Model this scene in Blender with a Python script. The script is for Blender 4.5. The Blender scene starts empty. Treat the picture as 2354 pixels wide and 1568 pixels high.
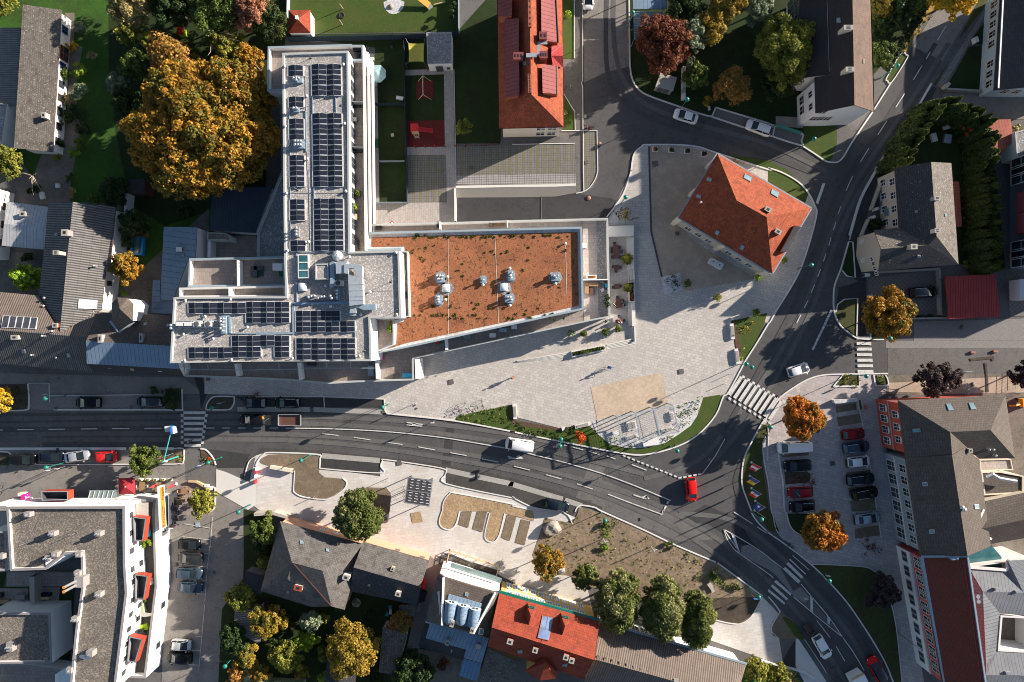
import bpy,bmesh,math,random
import numpy as np
from mathutils import Vector,Matrix
V3=Vector
R=math.radians
random.seed(7)
scene=bpy.context.scene
RU=random.uniform;mcos=math.cos;msin=math.sin;mat2=math.atan2
def BO(n,d):return bpy.data.objects.new(n,d)
def ZV(a,z):return V3([a.x,a.y,z])
def LK(o):scene.collection.objects.link(o)
# camera
H=114.67
cam=bpy.data.cameras.new("camera")
cam.sensor_width=36.
cam.lens=24.
cam.clip_end=2000.
cam_ob=BO("camera",cam)
cam_ob.location=(0,0,H)
cam_ob.rotation_euler=(0,0,0)
scene.collection.objects.link(cam_ob)
scene.camera=cam_ob
# sky, sun, exposure
SUN_EL,SUN_AZ=R(18.5),mat2(.912,.41)
world=bpy.data.worlds.new("World")
scene.world=world
world.use_nodes=True
wn=world.node_tree
sky=wn.nodes.new("ShaderNodeTexSky")
sky.sky_type='NISHITA'
sky.sun_disc=False
sky.sun_elevation=SUN_EL
sky.sun_rotation=SUN_AZ
sky.dust_density=.7
sky.ozone_density=1.6
bg=wn.nodes["Background"]
bg.inputs[1].default_value=.058
wn.links.new(sky.outputs[0],bg.inputs[0])
sd=V3((msin(SUN_AZ)*mcos(SUN_EL),mcos(SUN_AZ)*mcos(SUN_EL),msin(SUN_EL)))
sun=bpy.data.lights.new("sun",'SUN')
sun.energy=5.
sun.angle=R(.5)
sun.color=(1.,.90,.78)
sun_ob=BO("sun",sun)
sun_ob.rotation_euler=sd.to_track_quat('Z','Y').to_euler()
sun_ob.location=(120,60,90)
scene.collection.objects.link(sun_ob)
scene.view_settings.view_transform='Standard'
scene.view_settings.look='None'
scene.view_settings.exposure=1.27
scene.view_settings.gamma=1.
scene.cycles.filter_width=1.
# coordinates
KO=172./2353.
def w(x,y,z=0.):
 s=KO*(H-z)/H
 return V3(((x-1176.5)*s,-(y-783.9)*s,z))
def pts(s,z=0.):
 out=[];cur='V'
 for tok in s.split():
  if ':' in tok:
   cur,tok=tok.split(':')
   if not tok:continue
  a=[float(v)for v in tok.split(',')]
  x,y=a[0],a[1]
  if cur!='V':
   x=int(cur[0])*588.25+x/4.;y=int(cur[1])*391.8+y/4.
  out.append(w(x,y,a[2]if len(a)>2 else z))
 return out
def P(s,z=0.):return pts(s,z)[0]
def chaikin(p,it=2,closed=True):
 for _ in range(it):
  q=[];n=len(p)
  rng=range(n)if closed else range(n-1)
  if not closed:q.append(p[0])
  for i in rng:
   a,b=p[i],p[(i+1)%n]
   q+=[a.lerp(b,.25),a.lerp(b,.75)]
  if not closed:q.append(p[-1])
  p=q
 return p
def spline(p,n=5,closed=False):
 out=[];m=len(p)
 for i in range(m if closed else m-1):
  g=(lambda k:p[k%m])if closed else(lambda k:p[max(0,min(m-1,k))])
  a,b,c,d=g(i-1),g(i),g(i+1),g(i+2)
  for k in range(n):
   t=k/n
   out.append(.5*((2*b)+(c-a)*t+(2*a-5*b+4*c-d)*t*t+(3*b-a-3*c+d)*t**3))
 if not closed:out.append(p[-1].copy())
 return out
def area2(p):return sum(p[i].x*p[(i+1)%len(p)].y-p[(i+1)%len(p)].x*p[i].y for i in range(len(p)))
def inset(p,d):
 """offset a closed loop inward by d in plan (keeps each z)"""
 sg=1 if area2(p)>0 else-1
 out=[];n=len(p)
 for i in range(n):
  a,b,c=p[i-1],p[i],p[(i+1)%n]
  e1=V3((b.x-a.x,b.y-a.y));e2=V3((c.x-b.x,c.y-b.y))
  if e1.length<1e-6:e1=e2
  if e2.length<1e-6:e2=e1
  e1.normalize();e2.normalize()
  n1=V3((-e1.y,e1.x))*sg;n2=V3((-e2.y,e2.x))*sg
  m=n1+n2
  if m.length<1e-4:m=n1
  m.normalize()
  k=d/max(.35,m.dot(n1))
  out.append(V3((b.x+m.x*k,b.y+m.y*k,b.z)))
 return out
# objects
ORG={}
col=scene.collection
def tag(o,label,cat,group=None,kind=None):
 if label:o["label"]=label
 if cat:o["category"]=cat
 if group:o["group"]=group
 if kind:o["kind"]=kind
 return o
def thg(name,loc,label,cat,group=None):
 o=BO(name,None)
 o.location=loc;o.empty_display_size=.3
 LK(o)
 ORG[o.name]=V3(loc)
 return tag(o,label,cat,group)
def copy_tree(o,parent=None):
 c=o.copy();LK(c);c.parent=parent
 for ch in o.children:copy_tree(ch,c)
 return c
class MB:
 def __init__(s):s.v=[];s.f=[];s.m=[];s.mats=[];s.smooth=[];s.uvov={}
 def mi(s,m):
  if m not in s.mats:s.mats.append(m)
  return s.mats.index(m)
 def poly(s,p,m,smooth=False):
  b=len(s.v);s.v+=[tuple(q)for q in p];s.f.append(tuple(range(b,b+len(p))));s.m.append(s.mi(m));s.smooth.append(smooth)
 def mesh(s,v,f,m,smooth=False):
  b=len(s.v);s.v+=[tuple(q)for q in v]
  for q in f:s.f.append(tuple(b+i for i in q));s.m.append(s.mi(m));s.smooth.append(smooth)
 def prism(s,p,z0,z1=None,mt=None,ms=None,bottom=False):
  """p: top loop; z1 None keeps each point's z"""
  if area2(p)<0:p=p[::-1]
  top=[ZV(q,q.z if z1 is None else z1)for q in p]
  bot=[ZV(q,z0)for q in p]
  n=len(p)
  if mt is not None:s.poly(top,mt)
  for i in range(n):
   j=(i+1)%n
   s.poly([bot[i],bot[j],top[j],top[i]],ms if ms is not None else mt)
  if bottom:s.poly(bot[::-1],ms if ms is not None else mt)
 def box(s,c,size,m,rot=0.,bottom=True,mt=None):
  """c: centre of the base"""
  x,y,z=size[0]/2,size[1]/2,size[2]
  ca,sa=mcos(rot),msin(rot)
  p=[V3((c[0]+a*ca-b*sa,c[1]+a*sa+b*ca,c[2]))for a,b in((-x,-y),(x,-y),(x,y),(-x,y))]
  s.prism(p,c[2],c[2]+z,mt if mt is not None else m,m,bottom)
 def beam(s,a,b,wd,ht,m):
  """bar from a to b (centre lines at its underside), horizontal width wd, height ht"""
  a=V3(a);b=V3(b);d=b-a
  h=V3((-d.y,d.x,0))
  h=h.normalized()*wd/2 if h.length>1e-6 else V3((wd/2,0,0))
  up=V3((0,0,ht))
  v=[a-h,a+h,b+h,b-h]
  v=v+[q+up for q in v]
  s.mesh(v,[(0,1,2,3),(7,6,5,4),(0,3,7,4),(1,5,6,2),(0,4,5,1),(3,2,6,7)],m)
 def tube(s,a,b,r,m,n=8,r2=None,cap=True):
  a=V3(a);b=V3(b);d=(b-a)
  if d.length<1e-6:return
  q=d.to_track_quat('Z','Y');r2=r if r2 is None else r2
  v=[]
  for c,rr in((a,r),(b,r2)):
   for i in range(n):
    t=2*math.pi*i/n
    v.append(c+q@V3((mcos(t)*rr,msin(t)*rr,0)))
  f=[(i,(i+1)%n,n+(i+1)%n,n+i)for i in range(n)]
  s.mesh(v,f,m,True)
  if cap:s.mesh(v,[tuple(range(n))[::-1],tuple(range(n,2*n))],m)
 def path(s,p,r,m,n=6):
  for i in range(len(p)-1):s.tube(p[i],p[i+1],r,m,n)
 def lathe(s,c,prof,m,n=12,smooth=True):
  """prof: (radius, z) pairs from bottom to top round a vertical axis"""
  c=V3(c);v=[]
  for r,z in prof:
   for i in range(n):
    t=2*math.pi*i/n
    v.append(c+V3((mcos(t)*r,msin(t)*r,z)))
  f=[]
  for k in range(len(prof)-1):
   for i in range(n):
    j=(i+1)%n
    f.append((k*n+i,k*n+j,(k+1)*n+j,(k+1)*n+i))
  s.mesh(v,f,m,smooth)
  if prof[-1][0]>1e-3:s.mesh(v,[tuple(range((len(prof)-1)*n,len(prof)*n))],m)
 def ring(s,p,q,m):
  n=len(p)
  for i in range(n):
   j=(i+1)%n
   s.poly([p[i],p[j],q[j],q[i]],m)
 def rib(s,line,wd,z0,z1,m,ms=None,closed=False):
  """flat-topped strip along a polyline"""
  n=len(line);L=[];Rr=[]
  for i in range(n):
   a=line[i-1]if(i>0 or closed)else line[i]
   b=line[(i+1)%n]if(i<n-1 or closed)else line[i]
   d=V3((b.x-a.x,b.y-a.y));d.normalize()
   h=V3((-d.y,d.x))*wd/2
   L.append((line[i].x+h.x,line[i].y+h.y));Rr.append((line[i].x-h.x,line[i].y-h.y))
  for i in range(n if closed else n-1):
   j=(i+1)%n
   s.poly([(*Rr[i],z1),(*Rr[j],z1),(*L[j],z1),(*L[i],z1)],m)
   if z1-z0>.02:
    s.poly([(*L[i],z0),(*L[i],z1),(*L[j],z1),(*L[j],z0)],ms or m)
    s.poly([(*Rr[j],z0),(*Rr[j],z1),(*Rr[i],z1),(*Rr[i],z0)],ms or m)
 def bd(s,name,parent=None,loc=None,label=None,cat=None,group=None,kind=None):
  if parent is not None:o3=ORG[parent.name]
  elif loc is not None:o3=V3(loc)
  else:
   xs=np.array(s.v);mn=xs.min(0);mx=xs.max(0)
   o3=V3(((mn[0]+mx[0])/2,(mn[1]+mx[1])/2,mn[2]))if kind!='structure' else V3((0,0,0))
  me=bpy.data.meshes.new(name)
  V=np.array(s.v,dtype=float)-np.array(o3)
  me.from_pydata(V.tolist(),[],s.f)
  for m in s.mats:me.materials.append(MATS[m]if isinstance(m,str)else m)
  me.polygons.foreach_set("material_index",s.m)
  me.polygons.foreach_set("use_smooth",s.smooth)
  uvl=me.uv_layers.new(name="UVMap")
  uvs=[]
  W=np.array(s.v,dtype=float)
  for q in s.f:
   p=W[list(q)]
   n=np.zeros(3)
   for i in range(len(p)):
    a,b=p[i],p[(i+1)%len(p)]
    n+=(a[1]-b[1])*(a[2]+b[2]),(a[2]-b[2])*(a[0]+b[0]),(a[0]-b[0])*(a[1]+b[1])
   l=math.sqrt(n@n)or 1
   n=n/l
   if abs(n[2])>.9995:uvs.append(p[:,:2].ravel())
   else:
    u=np.array((-n[1],n[0],0));u/=math.sqrt(u@u)or 1
    vv=np.cross(n,u)
    uvs.append(np.stack((p@u,p@vv),1).ravel())
  if uvs:uvl.data.foreach_set("uv",np.concatenate(uvs))
  me.update()
  o=BO(name,me)
  LK(o)
  ORG[o.name]=o3
  if parent is not None:o.parent=parent
  else:o.location=o3
  return tag(o,label,cat,group,kind)
# materials
MATS={}
class NT:
 def __init__(s,name):
  s.m=bpy.data.materials.new(name);s.m.use_nodes=True
  s.t=s.m.node_tree;s.b=s.t.nodes["Principled BSDF"]
  MATS[name]=s.m
  s.uv=s.n('ShaderNodeTexCoord').outputs['UV']
  s.pos=s.n('ShaderNodeNewGeometry').outputs['Position']
 def n(s,ty,**k):
  x=s.t.nodes.new(ty)
  for a,b in k.items():setattr(x,a,b)
  return x
 def set(s,sock,v):
  if hasattr(v,'is_output')or isinstance(v,bpy.types.NodeSocket):s.t.links.new(v,sock)
  elif isinstance(v,(tuple,list))and len(v)==3 and sock.type=='RGBA':sock.default_value=(*v,1)
  else:sock.default_value=v
 def rot(s,v,a,sc=(1,1,1)):
  x=s.n('ShaderNodeMapping');s.set(x.inputs[0],v);x.inputs['Rotation'].default_value=(0,0,a);x.inputs['Scale'].default_value=sc
  return x.outputs[0]
 def noise(s,v,sc,det=3,rough=.55):
  x=s.n('ShaderNodeTexNoise');s.set(x.inputs['Vector'],v);x.inputs['Scale'].default_value=sc;x.inputs['Detail'].default_value=det;x.inputs['Roughness'].default_value=rough
  return x.outputs['Fac']
 def voro(s,v,sc,out='Color'):
  x=s.n('ShaderNodeTexVoronoi');s.set(x.inputs['Vector'],v);x.inputs['Scale'].default_value=sc
  return x.outputs[out]
 def ramp(s,f,a,b,ca=(0,0,0),cb=(1,1,1)):
  x=s.n('ShaderNodeValToRGB');s.set(x.inputs[0],f)
  e=x.color_ramp.elements;e[0].position=a;e[0].color=(*ca,1);e[1].position=b;e[1].color=(*cb,1)
  return x.outputs[0]
 def mix(s,f,a,b,mode='MIX'):
  x=s.n('ShaderNodeMix',data_type='RGBA',blend_type=mode)
  s.set(x.inputs[0],f);s.set(x.inputs[6],a);s.set(x.inputs[7],b)
  return x.outputs[2]
 def math(s,op,a,b=0.):
  x=s.n('ShaderNodeMath',operation=op);s.set(x.inputs[0],a);s.set(x.inputs[1],b)
  return x.outputs[0]
 def sep(s,v,ax='X'):
  x=s.n('ShaderNodeSeparateXYZ');s.set(x.inputs[0],v);return x.outputs[ax]
 def stripe(s,v,ax,period,width):
  """1 inside a line of given width repeating along an axis"""
  c=s.math('DIVIDE',s.sep(v,ax),period)
  f=s.math('FRACT',s.math('ADD',c,1000.))
  return s.math('LESS_THAN',f,width/period)
 def bump(s,h,st=.4,d=.05):
  x=s.n('ShaderNodeBump');x.inputs['Strength'].default_value=st;x.inputs['Distance'].default_value=d
  s.set(x.inputs['Height'],h);s.t.links.new(x.outputs[0],s.b.inputs['Normal'])
 def out(s,c,rough=.85,metal=0.,spec=.3):
  s.set(s.b.inputs['Base Color'],c);s.set(s.b.inputs['Roughness'],rough);s.b.inputs['Metallic'].default_value=metal
  s.b.inputs['Specular IOR Level'].default_value=spec
  return s.m
def sc3(c,k):return tuple(min(1,x*k)for x in c)
def speckle(name,c1,c2,sc=6.,big=.25,rough=.9,bump=0,c3=None,spots=None):
 t=NT(name)
 f=t.ramp(t.noise(t.pos,sc,4,.7),.3,.7)
 c=t.mix(f,c1,c2)
 g=t.ramp(t.noise(t.pos,big,4,.6),.35,.68)
 c=t.mix(t.math('MULTIPLY',g,.75),c,c3 if c3 else sc3(c1,.75))
 c=t.mix(t.math('MULTIPLY',t.ramp(t.noise(t.pos,big*5,5,.7),.45,.7),.45),c,sc3(c2,1.25))
 if spots:
  sp=t.ramp(t.noise(t.pos,spots[1],3,.6),spots[2],spots[2]+.06)
  c=t.mix(sp,c,spots[0])
 if bump:t.bump(t.noise(t.pos,sc,4,.7),bump,.08)
 return t.out(c,rough)
def asphalt(name,c,sc=7):
 t=NT(name)
 k=t.mix(t.ramp(t.noise(t.pos,sc,5,.85),.25,.75),sc3(c,.66),sc3(c,1.36))
 k=t.mix(t.math('MULTIPLY',t.ramp(t.noise(t.pos,.12,5,.65),.35,.7),.6),k,sc3(c,1.5))
 k=t.mix(t.math('MULTIPLY',t.ramp(t.noise(t.pos,.6,6,.75),.5,.7),.5),k,sc3(c,.62))
 k=t.mix(t.math('MULTIPLY',t.ramp(t.noise(t.pos,1.7,3,.6),.70,.76),.5),k,sc3(c,.45))
 for s_,w_ in((.22,.0032),(.5,.0035)):
  k=t.mix(t.math('MULTIPLY',t.math('LESS_THAN',t.math('ABSOLUTE',t.math('SUBTRACT',t.noise(t.pos,s_,6,.55),.5)),w_),.6),k,sc3(c,.42))
 t.bump(t.noise(t.pos,14,4,.8),.25,.03)
 return t.out(k,.88)
def paving(name,cs,mortar,bw,bh,rot=0.,dirt=None):
 t=NT(name)
 v=t.rot(t.pos,rot)
 b=t.n('ShaderNodeTexBrick');t.set(b.inputs['Vector'],v)
 b.inputs['Scale'].default_value=1;b.inputs['Brick Width'].default_value=bw;b.inputs['Row Height'].default_value=bh
 b.inputs['Mortar Size'].default_value=.022;b.inputs['Bias'].default_value=0;b.offset=.5;b.squash=.7;b.squash_frequency=3
 t.set(b.inputs['Color1'],cs[0]);t.set(b.inputs['Color2'],cs[1]);t.set(b.inputs['Mortar'],mortar)
 c=b.outputs['Color']
 c=t.mix(t.math('MULTIPLY',t.ramp(t.noise(t.pos,2.2,3,.6),.3,.7),.35),c,cs[2])
 c=t.mix(t.math('MULTIPLY',t.ramp(t.noise(t.pos,.16,6,.7),.4,.7),.55),c,dirt or sc3(cs[0],.66))
 c=t.mix(t.math('MULTIPLY',t.ramp(t.noise(t.pos,1.1,5,.75),.58,.72),.35),c,sc3(cs[1],.6))
 if dirt:c=t.mix(t.math('MULTIPLY',t.ramp(t.noise(t.rot(t.pos,.3,(.5,2,1)),.9,6,.7),.58,.66),.5),c,dirt)
 t.bump(b.outputs['Fac'],-.3,.02)
 return t.out(c,.8)
def gridpave(name,c1,c2,line,per,lw,rot=0.,moss=None):
 t=NT(name);v=t.rot(t.pos,rot)
 c=t.mix(t.ramp(t.noise(t.pos,1.3,4,.7),.3,.7),c1,c2)
 l=t.math('MAXIMUM',t.stripe(v,'X',per[0],lw),t.stripe(v,'Y',per[1],lw))
 c=t.mix(l,c,line)
 if moss:c=t.mix(t.math('MULTIPLY',t.stripe(t.rot(t.pos,rot),'X',1.15,.55),t.ramp(t.noise(t.pos,1.1,4,.7),.3,.6)),c,moss)
 t.bump(l,-.3,.02)
 return t.out(c,.85)
def plaster(name,c,rough=.85):
 t=NT(name)
 k=t.mix(t.math('MULTIPLY',t.ramp(t.noise(t.pos,.5,5,.65),.35,.75),.35),c,sc3(c,.82))
 k=t.mix(t.math('MULTIPLY',t.ramp(t.noise(t.rot(t.pos,0,(3,3,.25)),1.2,4,.7),.5,.75),.25),k,sc3(c,.7))
 return t.out(k,rough)
def seam(name,c,per,lw=.05,dark=.55,rough=.45,metal=0,axis='X',spec=.2,lite=1.25):
 rough=max(.72,rough)
 t=NT(name)
 k=t.mix(t.ramp(t.noise(t.pos,.7,5,.65),.3,.75),sc3(c,.86),sc3(c,1.15))
 l=t.stripe(t.uv,axis,per,lw)
 k=t.mix(l,k,sc3(c,dark))
 t.bump(l,.8,.04)
 return t.out(k,rough,metal,spec)
def corrug(name,c1,c2,per=.18,axis='X',lich=None):
 t=NT(name)
 x=t.math('DIVIDE',t.sep(t.uv,axis),per)
 s=t.math('SINE',t.math('MULTIPLY',x,2*math.pi))
 f=t.math('ADD',t.math('MULTIPLY',s,.5),.5)
 k=t.mix(f,c1,c2)
 k=t.mix(t.math('MULTIPLY',t.ramp(t.noise(t.rot(t.uv,0,(1,.3,1)if axis=='X' else(.3,1,1)),1.6,5,.7),.4,.75),.6),k,sc3(c1,.6))
 rows=t.stripe(t.uv,'Y' if axis=='X' else 'X',1.25,.05)
 k=t.mix(t.math('MULTIPLY',rows,.5),k,sc3(c1,.5))
 if lich:k=t.mix(t.ramp(t.noise(t.uv,3.2,4,.7),.66,.7),k,lich)
 t.bump(f,.6,.05)
 return t.out(k,.85)
def tiles(name,c1,c2,mortar,bw,bh,lich=None,lthr=.62,rough=.85,moss=None):
 t=NT(name)
 b=t.n('ShaderNodeTexBrick');t.set(b.inputs['Vector'],t.uv)
 b.inputs['Scale'].default_value=1;b.inputs['Brick Width'].default_value=bw;b.inputs['Row Height'].default_value=bh
 b.inputs['Mortar Size'].default_value=.03;b.offset=.5
 t.set(b.inputs['Color1'],c1);t.set(b.inputs['Color2'],c2);t.set(b.inputs['Mortar'],mortar)
 k=b.outputs['Color']
 k=t.mix(t.math('MULTIPLY',t.ramp(t.noise(t.uv,.45,5,.7),.35,.7),.5),k,sc3(c1,.62))
 k=t.mix(t.math('MULTIPLY',t.ramp(t.noise(t.uv,5,4,.75),.4,.7),.35),k,sc3(c2,1.35))
 if moss:k=t.mix(t.math('MULTIPLY',t.ramp(t.noise(t.uv,.9,6,.75),.5,.62),.8),k,moss)
 if lich:k=t.mix(t.ramp(t.noise(t.uv,2.6,3,.65),lthr,lthr+.05),k,lich)
 t.bump(b.outputs['Fac'],-.6,.04)
 return t.out(k,rough)
def plain(name,c,rough=.5,metal=0.,spec=.5,var=.12):
 t=NT(name)
 k=t.mix(t.ramp(t.noise(t.pos,3,4,.6),.3,.7),sc3(c,1-var),sc3(c,1+var))
 return t.out(k,rough,metal,spec)
def carpaint(name,c,metal=.2):
 t=NT(name)
 k=t.mix(t.ramp(t.noise(t.pos,1.5,4,.6),.3,.8),sc3(c,.93),c)
 m=t.out(k,.24,metal,.18)
 t.b.inputs['Coat Weight'].default_value=.1;t.b.inputs['Coat Roughness'].default_value=.06
 return m
def leaf(name,c1,c2,c3=None,trans=.25):
 t=NT(name);c1,c2=sc3(c1,1.35),sc3(c2,1.35);c3=c3 and sc3(c3,1.3)
 a=t.n('ShaderNodeAttribute',attribute_name='tint')
 c=t.mix(t.sep(a.outputs['Vector'],'X'),c1,c2)
 if c3:c=t.mix(t.ramp(t.sep(a.outputs['Vector'],'Y'),.62,.78),c,c3)
 c=t.mix(t.math('MULTIPLY',t.sep(a.outputs['Vector'],'Z'),.5),c,sc3(c1,.45))
 m=t.out(c,.6,0,.25)
 tr=t.n('ShaderNodeBsdfTranslucent');t.set(tr.inputs[0],c)
 mx=t.n('ShaderNodeMixShader');mx.inputs[0].default_value=trans
 t.t.links.new(t.b.outputs[0],mx.inputs[1]);t.t.links.new(tr.outputs[0],mx.inputs[2])
 t.t.links.new(mx.outputs[0],t.t.nodes['Material Output'].inputs[0])
 return m
asphalt('asph_o',(.115,.108,.104))
asphalt('asphalt_road',(.070,.068,.069));asphalt('asph_w',(.098,.095,.093));asphalt('asphalt_stain',(.060,.058,.059))
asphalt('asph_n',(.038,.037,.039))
asphalt('asphalt_dusty',(.055,.052,.05))
asphalt('asph_p',(.19,.175,.16))
paving('plaza_paving',[(.545,.50,.455),(.40,.37,.345),(.48,.44,.405)],(.25,.225,.21),.72,.44,R(13))
paving('plaza_paving_straight',[(.52,.48,.44),(.39,.36,.34),(.46,.425,.395)],(.25,.225,.21),.72,.44,R(2))
paving('plaza_paving_lot',[(.48,.42,.40),(.33,.30,.295),(.42,.37,.355)],(.21,.19,.185),.9,.52,R(12))
paving('new_paving',[(.60,.57,.54),(.50,.48,.46),(.64,.61,.58)],(.42,.40,.38),.9,.5,R(-7),(.40,.33,.26))
paving('tpave',[(.33,.275,.245),(.24,.205,.185),(.29,.245,.22)],(.15,.13,.12),.6,.6,R(2))
paving('tpave_p',[(.46,.40,.36),(.36,.315,.29),(.42,.37,.335)],(.24,.20,.19),.6,.6,R(1))
paving('setts',[(.30,.28,.265),(.20,.19,.185),(.25,.235,.225)],(.12,.11,.11),.22,.14,0)
paving('kerb_setts',[(.46,.44,.41),(.34,.325,.305),(.40,.385,.36)],(.2,.19,.18),.25,.16)
paving('path_pavers',[(.42,.37,.345),(.31,.28,.265),(.37,.33,.305)],(.2,.18,.17),.6,.38,R(92))
gridpave('court_pavers',(.20,.185,.17),(.15,.14,.13),(.08,.075,.07),(.55,.55),.05,R(48))
gridpave('grass_pavers',(.20,.195,.19),(.15,.145,.14),(.07,.065,.06),(.4,.4),.05,R(1),(.15,.135,.07))
gridpave('lattice_pavers',(.34,.33,.32),(.26,.25,.245),(.09,.085,.08),(.4,.3),.06,R(1))
speckle('grass',(.024,.080,.008),(.046,.125,.012),5,.2,.95,.5,(.03,.04,.012))
speckle('grass_b',(.028,.058,.008),(.052,.088,.013),5,.3,.95,.5,(.07,.075,.02),((.13,.09,.04),2.2,.72))
speckle('grass_shade',(.013,.027,.006),(.026,.046,.010),5,.2,.95,.5,(.02,.022,.008))  # dark grass copy for shaded lawns; the shade is put into the colour
speckle('grass_l',(.035,.05,.012),(.06,.075,.02),5,.3,.95,.5,(.05,.035,.018),((.26,.14,.03),5,.68))
speckle('soil',(.16,.118,.08),(.29,.22,.15),1.6,.3,.95,1.,(.13,.095,.065),((.06,.075,.02),.6,.62))
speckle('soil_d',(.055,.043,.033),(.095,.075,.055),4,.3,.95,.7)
speckle('soil_tan',(.30,.205,.12),(.42,.30,.18),3,.3,.95,.8)
speckle('soil_b',(.15,.115,.08),(.23,.175,.12),4,.3,.95,.6)
speckle('mulch',(.07,.042,.028),(.13,.08,.05),6,.4,.95,.6)
speckle('gravel_tan',(.43,.335,.245),(.54,.425,.315),6,.3,.95,.3,(.37,.29,.215))
speckle('gravel_yard',(.35,.275,.21),(.46,.365,.285),6,.15,.95,.3,(.29,.23,.18),((.12,.09,.06),1.8,.76))
speckle('grav_w',(.42,.41,.41),(.66,.65,.65),8,.4,.95,.5)
speckle('leaf_litter',(.30,.18,.03),(.50,.30,.04),7,.8,.95,.5,(.16,.10,.04))
speckle('rubber_red',(.115,.018,.016),(.15,.024,.02),9,.3,.95,.2)
speckle('cearth',(.15,.125,.105),(.22,.185,.155),5,.3,.95,.5,(.09,.08,.065))
def gravelroof(name,c1,c2,c3):
 t=NT(name)
 k=t.mix(t.ramp(t.noise(t.pos,4.2,3,.8),.32,.68),c1,c2)
 k=t.mix(t.ramp(t.sep(t.voro(t.pos,6.5),'X'),.70,.78),k,c3)
 k=t.mix(t.math('MULTIPLY',t.ramp(t.noise(t.pos,.35,4,.6),.4,.72),.45),k,sc3(c1,.75))
 t.bump(t.noise(t.pos,5,3,.8),.6,.06)
 return t.out(k,.95)
gravelroof('rg',(.25,.235,.225),(.37,.345,.33),(.55,.50,.46))
gravelroof('rg_brown',(.10,.088,.075),(.21,.185,.16),(.30,.25,.20))
gravelroof('rg_grey',(.17,.17,.175),(.26,.26,.265),(.40,.39,.39))
def greenroof():
 t=NT('rsub')
 k=t.mix(t.ramp(t.noise(t.pos,4,4,.8),.3,.7),(.24,.085,.035),(.41,.165,.08))
 k=t.mix(t.math('MULTIPLY',t.ramp(t.noise(t.pos,.25,4,.6),.4,.7),.6),k,(.17,.065,.03))
 k=t.mix(t.ramp(t.noise(t.pos,1.9,5,.8),.55,.61),k,(.055,.034,.017))
 k=t.mix(t.ramp(t.noise(t.pos,.9,6,.8),.62,.67),k,(.055,.06,.018))
 k=t.mix(t.math('MULTIPLY',t.ramp(t.noise(t.pos,2.6,4,.8),.62,.68),.7),k,(.46,.25,.15))
 t.bump(t.noise(t.pos,3,4,.75),.7,.08)
 t.out(k,.95)
greenroof()
tiles('slate_grey',(.095,.088,.083),(.14,.13,.122),(.05,.047,.046),.42,.3,None,.6,.85,(.05,.047,.043))
tiles('slate_l',(.045,.045,.05),(.07,.07,.075),(.02,.02,.022),.42,.3,(.30,.29,.27),.64)
tiles('slate_m',(.105,.092,.08),(.155,.137,.12),(.05,.045,.042),.4,.3,(.28,.25,.21),.6,.85,(.06,.052,.045))
tiles('slate_dark',(.035,.037,.043),(.05,.052,.058),(.016,.017,.02),.4,.3)
tiles('slate_b',(.085,.068,.058),(.125,.102,.088),(.04,.033,.03),.42,.36)
tiles('clay_o',(.21,.044,.019),(.35,.085,.035),(.15,.03,.014),.34,.36,None,.6,.85,(.15,.034,.018))
tiles('clay_red',(.16,.036,.024),(.21,.048,.03),(.08,.02,.014),.3,.33,None,.6,.8,(.12,.05,.035))
tiles('clay_b',(.24,.04,.019),(.30,.058,.028),(.14,.022,.012),.34,.4,None,.6,.85,(.13,.026,.016))
tiles('clay_dark',(.115,.040,.03),(.15,.052,.038),(.055,.02,.016),.3,.33)
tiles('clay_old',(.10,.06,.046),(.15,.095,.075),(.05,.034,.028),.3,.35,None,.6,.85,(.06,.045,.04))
tiles('clay_black_and_shade',(.045,.033,.032),(.065,.048,.046),(.02,.015,.015),.3,.35,(.2,.18,.17),.72)  # blackish tile; also paints the shade on the gabled house's west slopes
corrug('corr_dark',(.045,.043,.042),(.20,.19,.185),.38,'X',(.42,.40,.38))
corrug('corr_dark_x',(.055,.052,.05),(.19,.18,.17),.34,'X',(.34,.31,.28))
corrug('corr_brown_and_lit',(.11,.085,.07),(.22,.175,.15),.36,'X')  # brown sheeting; also paints the sunlit rear slopes of the street house
corrug('corr_old',(.10,.095,.09),(.26,.245,.23),.36,'X')
seam('seam_blue',(.18,.255,.34),.62,.05,.45)
seam('seam_blue_deep',(.115,.205,.32),.62,.05,.5)
seam('seam_bg',(.19,.26,.32),.95,.05,.45,.45,0,'X')
seam('seam_grey',(.20,.21,.225),.55,.05,.5,.42)
seam('seam_white',(.42,.42,.43),.55,.06,.6,.4)
seam('seam_pink',(.22,.065,.065),.62,.05,.5,.4)
seam('seam_red',(.33,.045,.045),.42,.07,.45,.4)
seam('seam_rust',(.36,.10,.065),.5,.06,.5,.5)
seam('seam_navy',(.028,.045,.065),.5,.05,.6,.5)
seam('glass_canopy',(.10,.17,.19),.8,.05,1.9,.15)
for nm,c in dict(white=(.80,.79,.77),wwhite=(.74,.73,.71),cream=(.66,.58,.46),wall_beige=(.46,.41,.34),wall_yellow=(.62,.41,.15),wall_pink=(.48,.10,.095),wall_red=(.42,.075,.05),wall_bluegrey=(.25,.285,.33),wpblue=(.42,.52,.58),wall_grey=(.45,.44,.42),wall_peach=(.60,.33,.22),wall_mint=(.30,.37,.22),concrete=(.36,.335,.295),conc_p=(.60,.58,.54),pale=(.66,.65,.63),kerb_stone=(.62,.60,.57),coping=(.40,.41,.40),coping_pale=(.55,.53,.51),cop_b=(.27,.33,.37),lilac=(.27,.25,.245),old_wall=(.52,.46,.38),brickred=(.35,.10,.05)).items():plaster(nm,c)
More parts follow.
